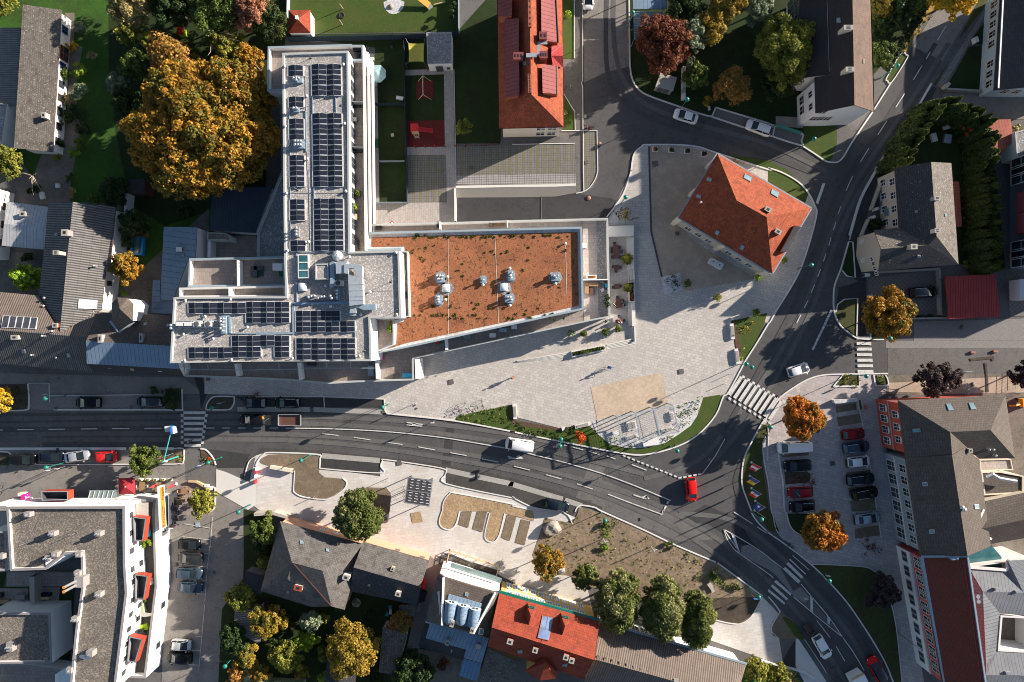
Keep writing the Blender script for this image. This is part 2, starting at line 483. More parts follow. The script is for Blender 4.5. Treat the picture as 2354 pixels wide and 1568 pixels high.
for nm,c,r,m in[('black',(.02,.02,.022),.5,0),('dgrey',(.055,.055,.06),.5,0),('mgrey',(.2,.2,.21),.5,0),('rubber',(.018,.018,.018),.8,0),('steel',(.55,.56,.58),.35,.7),('galv',(.36,.40,.44),.45,.3),('ductm',(.50,.54,.57),.38,.45),('ductb',(.30,.40,.48),.4,.35),('lamp_green',(.012,.16,.12),.3,0),('pole_teal',(.05,.32,.29),.45,0),('wood',(.33,.21,.11),.7,0),('wood_p',(.52,.38,.22),.7,0),('wood_d',(.10,.042,.03),.6,0),('wood_grey',(.27,.25,.22),.8,0),('rattan',(.28,.17,.09),.7,0),('pl_red',(.58,.015,.015),.45,0),('plastic_yellow',(.75,.45,.02),.4,0),('red_panel',(.36,.04,.018),.6,0),('orange_panel',(.50,.19,.025),.6,0),('magenta',(.75,.01,.22),.5,0),('blue_sign',(.03,.16,.5),.5,0),('cyan',(.06,.42,.62),.5,0),('parasol_red',(.30,.015,.025),.8,0),('parasol_bright',(.62,.04,.04),.8,0),('parasol_teal',(.24,.36,.38),.8,0),('sail_yellow',(.42,.36,.06),.8,0),('awning',(.45,.42,.38),.8,0),('stone',(.40,.36,.31),.9,0),('boulder',(.27,.235,.20),.9,0),('bark',(.12,.085,.06),.9,0),('bark_pale',(.36,.29,.22),.9,0),('skin',(.55,.34,.24),.6,0),('hair',(.04,.025,.018),.6,0),('cloth_blue',(.02,.16,.62),.8,0),('cl_dark',(.025,.025,.032),.8,0),('cloth_red',(.60,.05,.03),.8,0),('cloth_white',(.70,.68,.66),.8,0),('cloth_green',(.03,.10,.05),.8,0),('cloth_jeans',(.06,.09,.16),.8,0),('cloth_teal',(.02,.22,.24),.8,0),('cloth_orange',(.62,.22,.10),.8,0),('terracotta',(.42,.15,.07),.8,0),('flag_red',(.62,.02,.03),.8,0),('flag_white',(.8,.8,.8),.8,0),('flag_blue',(.02,.08,.36),.8,0),('flag_yellow',(.80,.55,.02),.8,0),('taillight',(.5,.01,.01),.2,0),('headlight',(.75,.78,.8),.1,0),('plate_orange',(.62,.25,.03),.5,0),('teal_cover',(.05,.30,.26),.6,0),('lime',(.35,.50,.02),.6,0),('pool_blue',(.02,.28,.62),.3,0),('solar_frame',(.62,.63,.64),.4,.3),('ballast',(.58,.56,.52),.9,0),('dome',(.62,.64,.66),.35,0),('iron',(.10,.085,.075),.7,0),('sett_red',(.30,.14,.11),.8,0),('tarpaulin',(.03,.18,.17),.6,0),('mat_green',(.02,.12,.04),.9,0),('excavator',(.72,.34,.03),.5,0)]:
 plain(nm,c,r,m)
t=NT('lwhite')
t.out(t.mix(t.math('MULTIPLY',t.ramp(t.noise(t.pos,3.5,5,.75),.5,.66),.6),t.mix(t.noise(t.pos,1.1,4),(.50,.49,.47),(.66,.65,.62)),(.12,.115,.11)),.75)
def glassmat(name,c,rough=.06):
 t=NT(name);t.out(t.mix(t.ramp(t.noise(t.pos,.6,2),.35,.65),c,sc3(c,1.6)),rough,0,.8);return t.m
glassmat('glass',(.018,.024,.03));glassmat('car_glass',(.008,.012,.014),.04);glassmat('skylight_glass',(.12,.19,.22),.1);glassmat('atrium_glass',(.03,.10,.11),.08);glassmat('thermal_glass',(.035,.035,.042),.2);glassmat('blue_glass',(.10,.14,.24),.12);glassmat('cglass',(.12,.17,.17),.1)
def solar():
 t=NT('solar_cell')
 c=t.mix(t.ramp(t.noise(t.pos,.4,2),.3,.7),(.008,.011,.022),(.014,.016,.028))
 l=t.stripe(t.uv,'X',.175,.012)
 c=t.mix(l,c,(.07,.08,.09));t.out(c,.22,0,.5)
solar()
for nm,c,m in[('p_white',(.78,.78,.77),0),('p_black',(.010,.010,.012),.1),('paint_navy',(.012,.018,.032),.3),('paint_red',(.72,.012,.012),0),('paint_darkred',(.28,.008,.014),.2),('paint_silver',(.55,.56,.58),.5),('paint_blue',(.05,.10,.17),.4),('paint_steel',(.045,.075,.11),.3),('paint_grey',(.035,.038,.04),.3),('paint_silverblue',(.34,.42,.48),.5)]:carpaint(nm,c,m)
leaf('leaf_ch',(.21,.115,.015),(.45,.235,.026),(.12,.115,.02))
leaf('leaf_cb',(.27,.135,.03),(.38,.19,.045),(.22,.15,.03))
leaf('leaf_orange',(.30,.095,.012),(.46,.16,.018),(.20,.13,.02))
leaf('leaf_y',(.19,.14,.02),(.36,.235,.03),(.11,.125,.025))
leaf('leaf_gold',(.46,.28,.015),(.58,.36,.02),(.34,.26,.03))
leaf('leaf_yg',(.16,.17,.025),(.30,.27,.04),(.10,.12,.02))
leaf('leaf_g',(.05,.085,.016),(.105,.135,.026),(.15,.17,.03))
leaf('leaf_linden',(.055,.078,.016),(.125,.14,.030),(.26,.26,.10))
leaf('leaf_d',(.018,.038,.010),(.04,.068,.018),(.07,.08,.02))
leaf('leaf_thuja',(.022,.038,.008),(.06,.082,.014),(.09,.11,.02))
leaf('leaf_b',(.11,.20,.015),(.22,.32,.025),(.30,.34,.03))
leaf('leaf_gg',(.12,.16,.09),(.22,.26,.15),(.30,.32,.2))
leaf('leaf_copper',(.10,.030,.016),(.20,.065,.030),(.28,.12,.05))
leaf('leaf_purple',(.035,.024,.026),(.075,.05,.05),(.11,.075,.065))
leaf('leaf_rust',(.40,.07,.014),(.60,.13,.02),(.3,.1,.02))
leaf('leaf_russet',(.28,.12,.07),(.42,.20,.11),(.3,.22,.08))
leaf('leaf_tan',(.26,.21,.08),(.38,.31,.14),(.18,.19,.06))
leaf('flower_mix',(.55,.06,.03),(.75,.30,.03),(.10,.2,.03))
leaf('flower_red',(.55,.03,.03),(.65,.08,.04),(.1,.15,.03))
# ground
LV=.012
_sc=0
def sheet(name,m,lv,s,rnd=0,kind='structure'):
 p=pts(s,0)
 if rnd:p=chaikin(p,rnd)
 global _sc
 _sc+=1
 z=lv*LV+_sc*.00018
 b=MB();q=[ZV(a,z)for a in p]
 if area2(q)<0:q=q[::-1]
 b.poly(q,m)
 return b.bd(name,kind=kind)
g=MB();g.poly([(-420,-420,0),(420,-420,0),(420,420,0),(-420,420,0)],'asph_o');g.bd('ground',kind='structure')
sheet('road','asphalt_road',1,"-90,950 420,948 600,944 800,948 890,952 1046,966 1176,991 1284,1013 1426,1041 1484,1045 1551,1027 1601,1001 1644,954 1674,901 1714,826 1765,742 1784,714 1815,664 1840,617 1865,542 1876,492 1872,474 1857,444 1835,419 1797,397 1765,382 1700,362 1651,352 1589,335 1489,332 1474,337 1456,355 1450,394 1438,429 1426,457 1394,505 1046,510 1046,448 1335,444 1365,430 1374,410 1374,300 1339,300 1339,-60 1445,-60 1446,100 1448,155 1454,185 1466,205 1489,220 1551,242 1601,260 1631,267 1714,295 1765,311 1842,335 1872,355 1897,371 1915,374 1927,371 1940,357 1957,327 2005,257 2047,190 2085,127 2150,20 2190,-60 2285,-60 2250,0 2147,172 2140,195 2102,257 2067,307 2012,392 1977,457 1955,532 1937,599 1932,617 1917,657 1915,719 1930,747 1957,769 1977,778 2025,781 2440,783 2440,860 2040,859 1940,860 1890,862 1852,874 1815,896 1790,916 1765,949 1749,974 1724,1021 1709,1054 1704,1094 1706,1121 1716,1149 1726,1174 1765,1223 1822,1263 1870,1303 1905,1338 1945,1383 1980,1433 2010,1480 2035,1525 2065,1610 1930,1610 1915,1567 1895,1538 1870,1500 1850,1470 1822,1425 1792,1405 1765,1370 1709,1335 1644,1290 1551,1250 1476,1215 1384,1175 1336,1161 1294,1146 1176,1112 1090,1094 1023,1079 888,1057 873,1058 733,1045 621,1038 603,1041 588,1046 572,1060 540,1075 497,1072 470,1035 422,1030 -90,1030")
sheet('asphalt_patch','asph_p',2,"1339,-60 1445,-60 1446,100 1447,153 1395,165 1342,190")
sheet('asphalt_patch','asph_p',2,"2098,108 2150,20 2190,-60 2285,-60 2250,0 2165,140")
sheet('asphalt_patch','asph_o',2,"2040,783 2440,783 2440,860 2040,860")
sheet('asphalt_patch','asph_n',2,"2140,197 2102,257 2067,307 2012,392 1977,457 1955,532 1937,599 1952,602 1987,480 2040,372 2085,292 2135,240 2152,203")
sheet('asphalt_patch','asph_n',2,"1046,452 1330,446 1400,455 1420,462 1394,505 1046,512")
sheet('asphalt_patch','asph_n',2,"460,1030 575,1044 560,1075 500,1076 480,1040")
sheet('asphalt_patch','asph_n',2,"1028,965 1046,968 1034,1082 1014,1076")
sheet('asphalt_patch','asph_o',2,"1355,1065 1390,1075 1370,1150 1320,1150")
sheet('asphalt_patch','asph_o',2,"1372,1098 1500,1150 1600,1215 1640,1240 1560,1245 1470,1208 1357,1160")
sheet('asphalt_patch','asph_n',3,"1560,1195 1620,1160 1690,1190 1740,1260 1700,1250 1630,1205")
sheet('asphalt_patch','asphalt_dusty',2,"600,1030 735,1036 880,1050 1020,1068 1180,1100 1300,1135 1384,1165 1384,1175 1294,1146 1176,1112 1023,1079 888,1057 733,1045 621,1038 590,1046")
sheet('asphalt_patch','asph_o',2,"-90,1002 96,1002 97,1030 -90,1030")
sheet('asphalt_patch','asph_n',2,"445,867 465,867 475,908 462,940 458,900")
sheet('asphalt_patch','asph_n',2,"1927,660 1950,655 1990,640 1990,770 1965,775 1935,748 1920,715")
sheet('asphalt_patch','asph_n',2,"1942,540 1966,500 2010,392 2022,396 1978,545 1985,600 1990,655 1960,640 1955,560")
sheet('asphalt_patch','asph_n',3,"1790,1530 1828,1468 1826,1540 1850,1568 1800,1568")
sheet('plaza','plaza_paving',3,"470,868 470,820 900,790 1100,700 1390,620 1400,500 1450,394 1456,355 1474,337 1489,333 1589,336 1651,353 1720,375 1835,419 1857,444 1872,474 1876,492 1865,542 1840,617 1815,664 1784,714 1765,742 1690,735 1680,737 1692,830 1714,826 1674,901 1660,908 1555,935 1440,970 1400,990 1290,985 1190,960 1180,935 1045,962 1046,966 890,952 882,935 884,918 470,905")
sheet('plaza_pavement','plaza_paving_straight',4,"1451,394 1456,357 1474,338 1490,335 1496,532 1521,640 1523,664 1462,780 1445,745 1437,620 1405,520 1412,470 1438,429")
sheet('forecourt_gravel','gravel_yard',4,"1491,337 1560,336 1650,352 1700,372 1640,440 1560,515 1600,560 1740,640 1580,668 1521,640 1496,532")
dl=MB();dl.rib(pts('1491,337 1496,532 1522,642'),.3,.09,.09,'dgrey');dl.bd('drain_slot',kind='structure')
sheet('sand_court','gravel_tan',5,"22:723,425 1375,290 1435,585 783,722")
sheet('pavement','plaza_paving_lot',3,"2036,861 1940,860 1890,863 1852,875 1815,897 1790,917 1765,950 1749,975 1772,980 1770,990 1753,1020 1753,1060 1765,1120 1770,1160 1790,1225 1830,1268 1868,1303 1880,1297 1995,1305 2030,1320 2045,1345 2050,1400 2060,1610 2130,1610 2060,1180 2018,915 2035,905")
sheet('new_pavement','new_paving',3,"588,1047 603,1042 621,1039 733,1046 735,1075 873,1095 876,1060 888,1058 1023,1080 1025,1108 1180,1140 1240,1160 1300,1180 1325,1190 1300,1200 1255,1200 1240,1280 1235,1310 1295,1315 1345,1330 1365,1420 1200,1350 1145,1320 1030,1270 985,1290 600,1175 580,1160 575,1100")
sheet('new_pavement','new_paving',3,"1751,1369 1765,1371 1792,1406 1775,1430 1775,1460 1790,1467 1800,1530 1700,1495 1600,1460 1630,1425 1660,1428 1690,1432 1725,1410")
sheet('pavement','conc_p',3,"1828,1467 1850,1470 1870,1500 1895,1538 1930,1610 1870,1610 1828,1530")
sheet('pavement','conc_p',3,"497,1078 520,1085 588,1115 588,1160 570,1172 497,1130")
sheet('pavement','setts',2,"2035,783 2440,785 2440,800 2035,800")
sheet('pavement','setts',2,"2100,740 2440,730 2440,783 2100,783")
sheet('pavement','cearth',3,"2040,861 2440,858 2440,915 2035,906")
sheet('pavement_dirt','gravel_yard',4,"2042,880 2300,866 2440,862 2440,900 2200,905 2042,900")
sheet('parking_setts','setts',2,"64,880 115,880 115,905 160,907 268,905 268,938 118,943 66,940")
sheet('parking_setts','setts',2,"268,905 380,902 380,940 268,941")
sheet('pavement','asph_p',1,"-90,1032 420,1030 425,1070 430,1180 -90,1180")
sheet('pavement','asph_p',1,"-90,855 420,868 470,905 -90,905")
sheet('cafe_terrace','tpave',3,"275,1100 400,1100 470,1110 490,1120 490,1185 400,1185 365,1130 275,1130")
sheet('parking_lot','asph_p',2,"385,1180 497,1132 568,1172 558,1330 510,1400 500,1610 370,1610")
sheet('layby','asph_n',4,"12:0,515 625,515 1180,535 1165,610 0,612 02:2160,515")
sheet('layby','asph_n',4,"12:600,1075 1140,1110 1135,1212 590,1168")
sheet('layby','asphalt_dusty',5,"12:1750,1205 2354,1330 22:470,1475 640,1520 600,1568 23:560,40 470,5 22:200,1530 0,1430 12:2354,1440 1745,1310")
sheet('layby','setts',3,"02:470,505 1070,500 1040,630 500,628 465,570")
sheet('lawn','grass',2,"-90,-60 655,-60 655,100 615,110 612,430 560,450 500,560 370,660 260,660 280,470 200,465 120,470 40,360 -90,360")
sheet('garden_soil','grass_shade',3,"250,0 655,-60 655,110 615,110 610,430 470,490 380,520 300,470 265,300 250,150")
sheet('garden_path','cearth',4,"150,30 172,30 170,95 190,110 178,180 176,260 186,290 176,350 160,440 163,470 90,470 80,400 95,355 140,350 155,250 160,150")
sheet('yard','cearth',4,"300,640 480,480 480,560 370,660 290,760 270,720")
sheet('yard','cearth',4,"-90,580 60,580 95,650 90,690 -90,690")
sheet('lawn','grass_b',2,"655,-60 1050,-60 1050,72 655,78")
sheet('lawn','grass_shade',2,"640,80 1050,74 1170,-60 1150,330 1045,330 1045,470 862,470 860,440 862,110")
sheet('lawn','grass_b',3,"1293,-60 1318,-60 1318,135 1293,135")
sheet('lawn','grass_b',3,"1297,215 1312,250 1321,262 1321,300 1293,300")
sheet('garden_path','grav_w',3,"10:1170,0 1365,0 1360,70 1310,125 1240,135 1180,85",1)
sheet('garden_path','path_pavers',4,"10:1368,645 1815,635 1830,1568 1750,1568 1745,1425 1385,1430 1383,1355 1735,1350 1728,685 1370,697")
sheet('garden_path','path_pavers',4,"10:1070,760 1115,757 1130,1568 11:1135,300 1380,300 1380,290 1755,295 1750,0 1838,0 1838,165 1830,475 1090,495 1090,0 10:1090,1568")
sheet('rubber_surface','rubber_red',4,"10:1375,1112 1732,1107 1738,1350 1382,1355")
sheet('rubber_surface','rubber_red',4,"10:1475,745 1628,740 1632,907 1475,908")
sheet('grass_paver_bay','grass_pavers',4,"10:1385,1432 1746,1425 11:1755,293 1385,300")
sheet('grass_paver_bay','grass_pavers',3,"10:1838,1345 20:580,1325 583,1568 21:583,30 11:1838,42 1838,0")
sheet('grass_paver_bay','lattice_pavers',3,"11:1838,44 21:583,30 588,125 11:1838,132")
sheet('grass_paver_bay','grass_pavers',3,"20:655,1205 780,1203 788,1568 21:785,60 740,140 660,195 655,0")
sheet('lawn','grass_shade',2,"1449,-60 2150,-60 2080,90 2000,180 1980,220 1960,120 1850,290 1842,333 1765,309 1714,293 1631,265 1551,240 1489,218 1466,203 1454,183 1448,153")
sheet('lawn','grass_b',3,"30:330,1240 325,1150 632,1140 630,1330 575,1480 530,1480 430,1415 315,1335",0)
sheet('gravel_bay','gravel_yard',3,"30:70,1070 310,1080 320,1180 70,1160")
sheet('parking_bay','court_pavers',3,"20:1875,990 2354,1140 30:325,1240 305,1335 0,1240 20:1830,1065")
sheet('lawn','grass_b',3,"30:1215,500 1270,510 1275,540 1135,755 1095,745 1090,715",1)
sheet('lawn','leaf_litter',3,"30:1220,480 1260,500 1400,230 1550,60 1600,-60 1500,-60 1420,150 1340,260")
sheet('lawn','grass_l',3,"30:1745,370 1830,270 2010,40 2050,-60 1960,-60 1880,120")
sheet('lawn','grass_l',3,"30:1505,770 1700,430 1740,420 1540,790")
sheet('garden_path','asph_p',3,"30:1600,820 1550,790 1760,450 1890,250 2080,-60 2150,-60 2040,60 1860,380")
sheet('lawn','grass_shade',3,"30:1640,800 1850,430 1960,420 1970,830 1660,830")
sheet('lawn','grass_shade',3,"30:1860,380 2080,80 2070,410 1880,410")
sheet('pavement','asph_p',3,"30:1560,950 1630,850 2420,900 2420,1100 1990,1100 1800,960")
sheet('lawn','grass_shade',2,"30:1600,980 1980,1100 2090,1568 31:2180,900 1750,860 1700,0 1500,0 30:1200,1500")
sheet('lawn','grass_b',4,"20:2354,1475 30:180,1568 31:280,110 370,215 340,300 0,105 21:2354,90 20:2354,1568 1900,1415")
sheet('lawn','grass_b',4,"21:2010,1385 2345,1310 2320,1400 22:2230,30 2150,165 2090,190 2060,80 2050,10",0)
sheet('planting_bed','mulch',5,"21:2010,1390 2065,1380 2090,1568 22:2120,60 2110,150 2090,185 2060,70 2045,0")
sheet('lawn','grass_shade',4,"31:740,655 778,665 800,985 720,965 680,920 690,830",1)
sheet('lawn','grass_l',4,"31:820,1180 810,1520 760,1490 650,1390 620,1300 640,1230 700,1190",0)
sheet('lawn','grass_l',4,"31:940,1465 1060,1460 1050,1550 945,1550")
sheet('driveway','court_pavers',3,"31:910,990 1580,910 1590,1330 1290,1340 1330,1200 920,1150")
sheet('planting_bed','grass_l',4,"32:615,405 700,318 830,318 832,405")
sheet('planting_bed','grass_l',4,"32:980,318 1070,318 1090,345 1092,403 1000,405")
sheet('lawn','grass_l',4,"1770,975 1756,1000 1752,1025 1750,1060 1760,1120 1766,1165 1790,1220 1768,1220 1728,1172 1718,1148 1708,1120 1706,1094 1711,1055 1726,1022 1751,976")
sheet('lawn','grass_l',5,"33:410,495 450,485 850,505 960,540 1060,620 1130,850 1180,1100 1230,1568 1150,1568 1080,1380 990,1225 870,1035 730,830 570,650")
sheet('planting_bed','grass_shade',5,"33:175,20 400,20 330,180 300,220 220,160 185,90")
sheet('planting_bed','soil_d',4,"32:150,1205 360,1200 390,1225 380,1300 160,1320")
for s in("32:618,598 820,572 828,630 625,660","32:632,700 858,668 870,750 645,785","32:660,830 880,808 893,880 670,915","32:680,950 905,925 915,1010 690,1045","32:700,1090 920,1070 930,1150 712,1170","32:715,1210 945,1185 960,1290 730,1320","32:735,1350 990,1330 1000,1420 750,1440","32:755,1470 975,1440 990,1555 765,1568","33:775,30 1010,10 1015,100 785,125","33:795,160 1015,125 1028,220 800,250","32:120,1040 370,1015 375,1050 130,1070","32:150,1110 385,1085 395,1190 160,1205","32:180,1350 410,1340 415,1420 190,1440","32:200,1480 425,1450 435,1568 210,1568"):
 sheet('parking_bay','soil_b',4,s)
sheet('planting_bed','grass_b',5,"12:1842,695 2340,585 2354,660 22:0,720 60,740 430,805 580,790 720,785 780,850 900,955 1060,990 1210,990 1400,940 1530,860 1640,780 1700,690 1755,520 1900,495 1935,510 1870,680 1700,865 1500,970 1230,1035 1000,1020 430,915 0,825 12:2354,820 1850,735")
sheet('planting_bed','mulch',6,"12:2320,590 2354,590 22:0,715 60,735 430,800 560,785 575,800 430,830 30,770 0,760")
sheet('planting_bed','grav_w',6,"22:735,740 770,735 790,850 1000,830 1535,830 1475,590 1755,525 1700,690 1640,780 1530,860 1400,940 1210,985 1060,985 900,950 780,850")
sheet('pergola_floor','plaza_paving',7,"22:780,725 1435,590 1475,595 1535,830 1005,925 985,830 785,850")
sheet('planting_bed','soil_d',4,"02:-60,398 258,398 265,580 225,630 -60,630")
sheet('planting_bed','soil_d',5,"02:1520,440 1670,435 1675,632 1530,632")
sheet('planting_bed','soil_d',5,"02:1900,630 1905,590 1935,540 1985,515 2150,515 2150,560 2095,630")
sheet('planting_bed','soil_d',5,"02:-60,1020 60,1020 105,1050 90,1140 -60,1140")
sheet('planting_bed','soil_b',5,"02:1440,1020 1600,985 1665,990 1690,1010 1685,1120 1450,1120")
sheet('planting_bed','mulch',5,"02:1845,995 1900,1015 1960,1090 1985,1140 1880,1120 1850,1060")
sheet('planting_bed','soil_d',5,"02:1890,1345 1960,1340 1975,1380 1965,1540 1940,1568 1800,1568 1800,1400")
sheet('planting_bed','soil_b',6,"12:45,1080 140,1035 560,1050 585,1090 580,1250 790,1262 830,1300 800,1360 680,1445 590,1450 420,1420 345,1380 358,1190 145,1155 35,1120",1)
sheet('planting_bed','soil_b',6,"12:960,1380 1020,1345 1200,1350 1240,1400 1230,1568 13:1225,10 1160,60 12:1100,1568")
sheet('planting_bed','soil_tan',6,"12:1720,1480 1780,1405 1850,1405 2354,1500 22:0,1515 190,1555 23:205,60 200,88 0,35 13:2280,15 2235,200 2180,275 2120,260 2110,200 2150,0 1860,-5 1835,100 1780,160 1700,140 1685,80")
for s in("13:1890,0 1985,0 1950,150 1860,120","13:2035,0 2125,0 2080,190 1990,160","13:2310,30 2354,35 23:40,50 0,200 13:2330,270 2255,240","23:85,70 170,90 115,310 30,285"):sheet('parking_bay','soil_b',7,s)
sheet('planting_bed','soil_tan',6,"13:1420,15 1510,0 1535,95 1440,108")
sheet('bare_earth','soil',5,"23:300,60 560,110 610,0 22:620,1520 23:810,10 1200,165 1500,310 1870,465 2130,650 2295,780 2200,960 2100,1030 2000,1020 1830,980 1500,900 760,700 590,690 540,590 250,560 190,400 240,250")
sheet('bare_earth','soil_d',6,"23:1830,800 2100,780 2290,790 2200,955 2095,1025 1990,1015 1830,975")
sheet('planting_bed','soil_b',5,"33:105,920 230,1000 340,1180 250,1165 110,1170 40,1110 35,1050",1)
sheet('weed_patch','grass_b',6,"33:115,950 230,1000 350,1180 260,1170 190,1060",1,'stuff')
sheet('lawn','grass_shade',2,"560,1170 615,1180 600,1300 985,1290 1010,1300 960,1610 500,1610 510,1400 560,1330")
sheet('alley','setts',3,"980,1270 1015,1300 965,1490 935,1490")
sheet('courtyard','cearth',3,"960,1490 1110,1520 1110,1610 960,1610")
sheet('garden','grass',3,"1700,1545 1830,1550 1870,1610 1700,1610")
sheet('yard','cearth',3,"2195,905 2440,905 2440,1610 2195,1610")
sheet('traffic_island','setts',5,"23:2100,400 2110,320 2170,305 2354,415 33:115,525 230,730 300,690 385,790 340,840 255,800 75,590 0,530")
sheet('traffic_island','asph_o',5,"33:385,790 480,900 690,1165 560,1040 400,920 235,785 340,840")
tk=MB()
for s_,m_ in(("-60,978 600,972 900,985 1150,1016 1320,1050 1480,1090",'asph_w'),("-60,963 600,957 900,966 1150,994 1300,1024",'asph_w'),("-60,998 470,996 700,1000 900,1018 1150,1058 1320,1098 1480,1148 1620,1220 1740,1310 1850,1430 1960,1590",'asph_w'),("-60,1012 470,1010 700,1014 900,1034 1150,1076 1320,1118 1460,1170 1600,1243 1720,1335 1820,1440 1920,1590",'asph_w'),("1560,1180 1680,1195 1780,1265 1880,1370 1960,1470 2020,1590",'asph_w'),("1740,1010 1690,1100 1720,1180 1800,1270 1900,1370 1980,1460 2040,1590",'asphalt_stain'),("1480,1100 1600,1060 1690,960 1780,830 1850,700 1900,560 1960,430 2060,280 2180,100",'asph_w'),("1640,1060 1715,970 1800,840 1870,700 1915,570 1975,440 2080,285 2200,100",'asph_w'),("1660,1000 1745,850 1820,710 1878,560 1930,430 2040,270 2150,100",'asphalt_stain'),("1395,-40 1395,160 1440,240 1540,290 1700,335 1860,395",'asphalt_stain'),("1410,-40 1415,130 1470,230 1600,285 1760,330 1900,395",'asph_w')):
 _sc+=1;zt=2.6*LV+_sc*.00018;tk.rib(spline(pts(s_),6),.75,zt,zt,m_)
 tk.bd('wheel_track',kind='structure');tk=MB()
# kerbs
kb=MB()
def kerb(s,wd=.22,h=.17,sm=True,closed=False):
 p=pts(s,0)
 if sm:p=spline(p,4,closed)
 kb.rib(p,wd,0,h if wd<.7 else .09,'kerb_stone' if wd<.7 else 'kerb_setts',closed=closed)
kerb("12:1200,665 1250,672 1830,735 2354,832 22:0,832 430,920 1000,1030 1230,1043 1500,975 1700,868 1870,682 1940,512 1990,470 2150,172")
kerb("22:2150,172 2260,0 21:2354,1410 31:20,1390 75,1290 200,1090 300,900 395,610 445,400 430,330 372,212 280,110 130,22 0,-20 20:2354,1560 1900,1415 1650,1342 1250,1332 1190,1350 1120,1420 1095,1568 21:1095,10 1050,150 1000,255 870,430")
kerb("20:1075,-60 1080,400 1085,620 1110,740 1160,820 1250,880 1500,970 1700,1040 1820,1070 1850,1040 1870,990")
kerb("20:1870,990 2354,1135",sm=False);kerb("30:0,1140 325,1240",sm=False);kerb("20:1820,1070 2150,1180",sm=False);kerb("30:40,1255 60,1165",sm=False)
kerb("30:0,1243 300,1338 305,1300 325,1240");kerb("30:310,1340 430,1418 530,1483 600,1495 650,1485 700,1430 770,1310 960,1030")
kerb("30:960,1030 1130,760",wd=.2,h=.16,sm=False)
kerb("30:1500,770 1350,1030 1215,1200",wd=.3,h=.16,sm=False)
kerb("30:1350,1030 1390,1015 1465,1020")
kerb("30:1205,1235 1000,1540 31:990,0 850,262 760,560 740,600",wd=.42,h=.16)
kerb("30:1215,500 1270,510 1275,540 1135,757 1095,745 1090,715",closed=True,wd=.16)
kerb("31:740,655 690,830 670,900 610,1060 600,1200 610,1310 660,1420 770,1515 850,1547 1040,1555 1070,1540")
kerb("31:740,655 778,660 800,985 720,970 680,920",wd=.18,sm=False);kerb("31:620,1300 640,1230 700,1185 822,1178 812,1520",wd=.18,sm=False);kerb("31:940,1550 940,1465",sm=False)
kerb("32:1100,300 700,305 500,315 350,360 200,450 100,530 0,665 22:2330,720 2290,765 2190,950 2130,1085 2110,1240 2120,1350 2160,1460 2200,1568 23:2190,-5 2250,90 2350,190 33:-5,190 230,355 420,510 560,650 720,830 860,1030 980,1220 1080,1400 1160,1600")
kerb("32:600,422 612,400 690,310",wd=.2);kerb("32:600,422 838,415 835,310",wd=.2,sm=False);kerb("32:968,310 985,400 1010,410 1098,406 1095,350 1075,312",wd=.2)
kerb("12:0,1150 20,1100 70,1045 140,1025 560,1042 590,1085 585,1170",wd=.2);kerb("12:585,1170 1140,1213 1145,1150 1165,1100 1200,1092 1700,1168 1745,1220 1745,1310 2354,1440 22:0,1435 200,1530 23:480,10 555,115",wd=.15,h=.16)
kerb("12:605,1055 1140,1100",wd=.85,h=.15,sm=False);kerb("12:1740,1185 2010,1245",wd=.85,h=.15,sm=False);kerb("12:2035,1248 2354,1315 22:0,1318 465,1455",wd=.85,h=.15);kerb("22:485,1462 640,1515",wd=.8,h=.15,sm=False)
kerb("22:580,1568 600,1530 640,1510 760,1530 23:830,0 1200,165 1500,308 1870,465",wd=.2);kerb("23:1885,470 2130,650 2300,775",wd=.2)
kerb("12:0,628 500,630",wd=.8,h=.15,sm=False);kerb("12:530,630 1160,655",wd=.8,h=.15,sm=False);kerb("02:2185,628 2354,628",wd=.8,h=.15,sm=False)
kerb("12:625,515 630,612",wd=.12,h=.15,sm=False);kerb("12:0,513 625,513 1180,535",wd=.14,sm=False);kerb("12:1180,535 1185,630 1200,660",wd=.16)
kerb("02:1895,635 1905,580 1940,530 1990,510 2160,512",wd=.2);kerb("02:1895,632 2095,632 2140,600 2155,560 2155,512",wd=.2)
kerb("02:1520,635 1680,635 1675,440",wd=.2,sm=False);kerb("02:-90,635 225,637 268,585 262,395",wd=.2);kerb("02:262,388 455,388 460,560",wd=.1,sm=False);kerb("02:455,505 1240,495 1500,497",wd=.12,sm=False)
kerb("02:500,632 1520,632 1690,635",wd=.25,h=.15,sm=False);kerb("02:-90,1010 30,1018 85,1025 105,1060",wd=.2);kerb("02:100,1135 1450,1133 1640,1128 1685,1120 1692,1010 1670,985 1600,988",wd=.16)
kerb("02:-90,992 1600,990",wd=.45,h=.15,sm=False)
kerb("02:1845,990 1900,1005 1960,1075 1985,1140",wd=.2);kerb("02:1900,1340 1965,1345 1980,1380 1972,1530 1930,1568",wd=.22)
kerb("02:2354,1060 2290,1110 2250,1240",wd=.12)
kerb("33:0,780 60,850 110,920",wd=.2);kerb("33:-60,1370 150,1430 330,1480 420,1530 480,1600",wd=.2);kerb("33:110,920 40,1040 35,1100 100,1170",wd=.1,h=.16)
kerb("33:410,497 450,485 850,505 960,540 1060,620 1130,850 1180,1100 1230,1600",wd=.1,h=.16)
kerb("33:170,10 190,100 230,170 300,215",wd=.15);kerb("32:-5,790 0,860 -5,1100",wd=.1,h=.16)
kerb("22:2330,880 2300,960 2320,1120 2354,1300 32:10,1400 30,1568 33:40,20 75,170 150,260",wd=.12,h=.15)
kerb("32:90,1015 135,1300 150,1568 33:170,10",wd=.25,h=.16,sm=False);kerb("32:820,530 890,880 945,1200 1000,1568 33:1040,240",wd=.12,h=.15,sm=False)
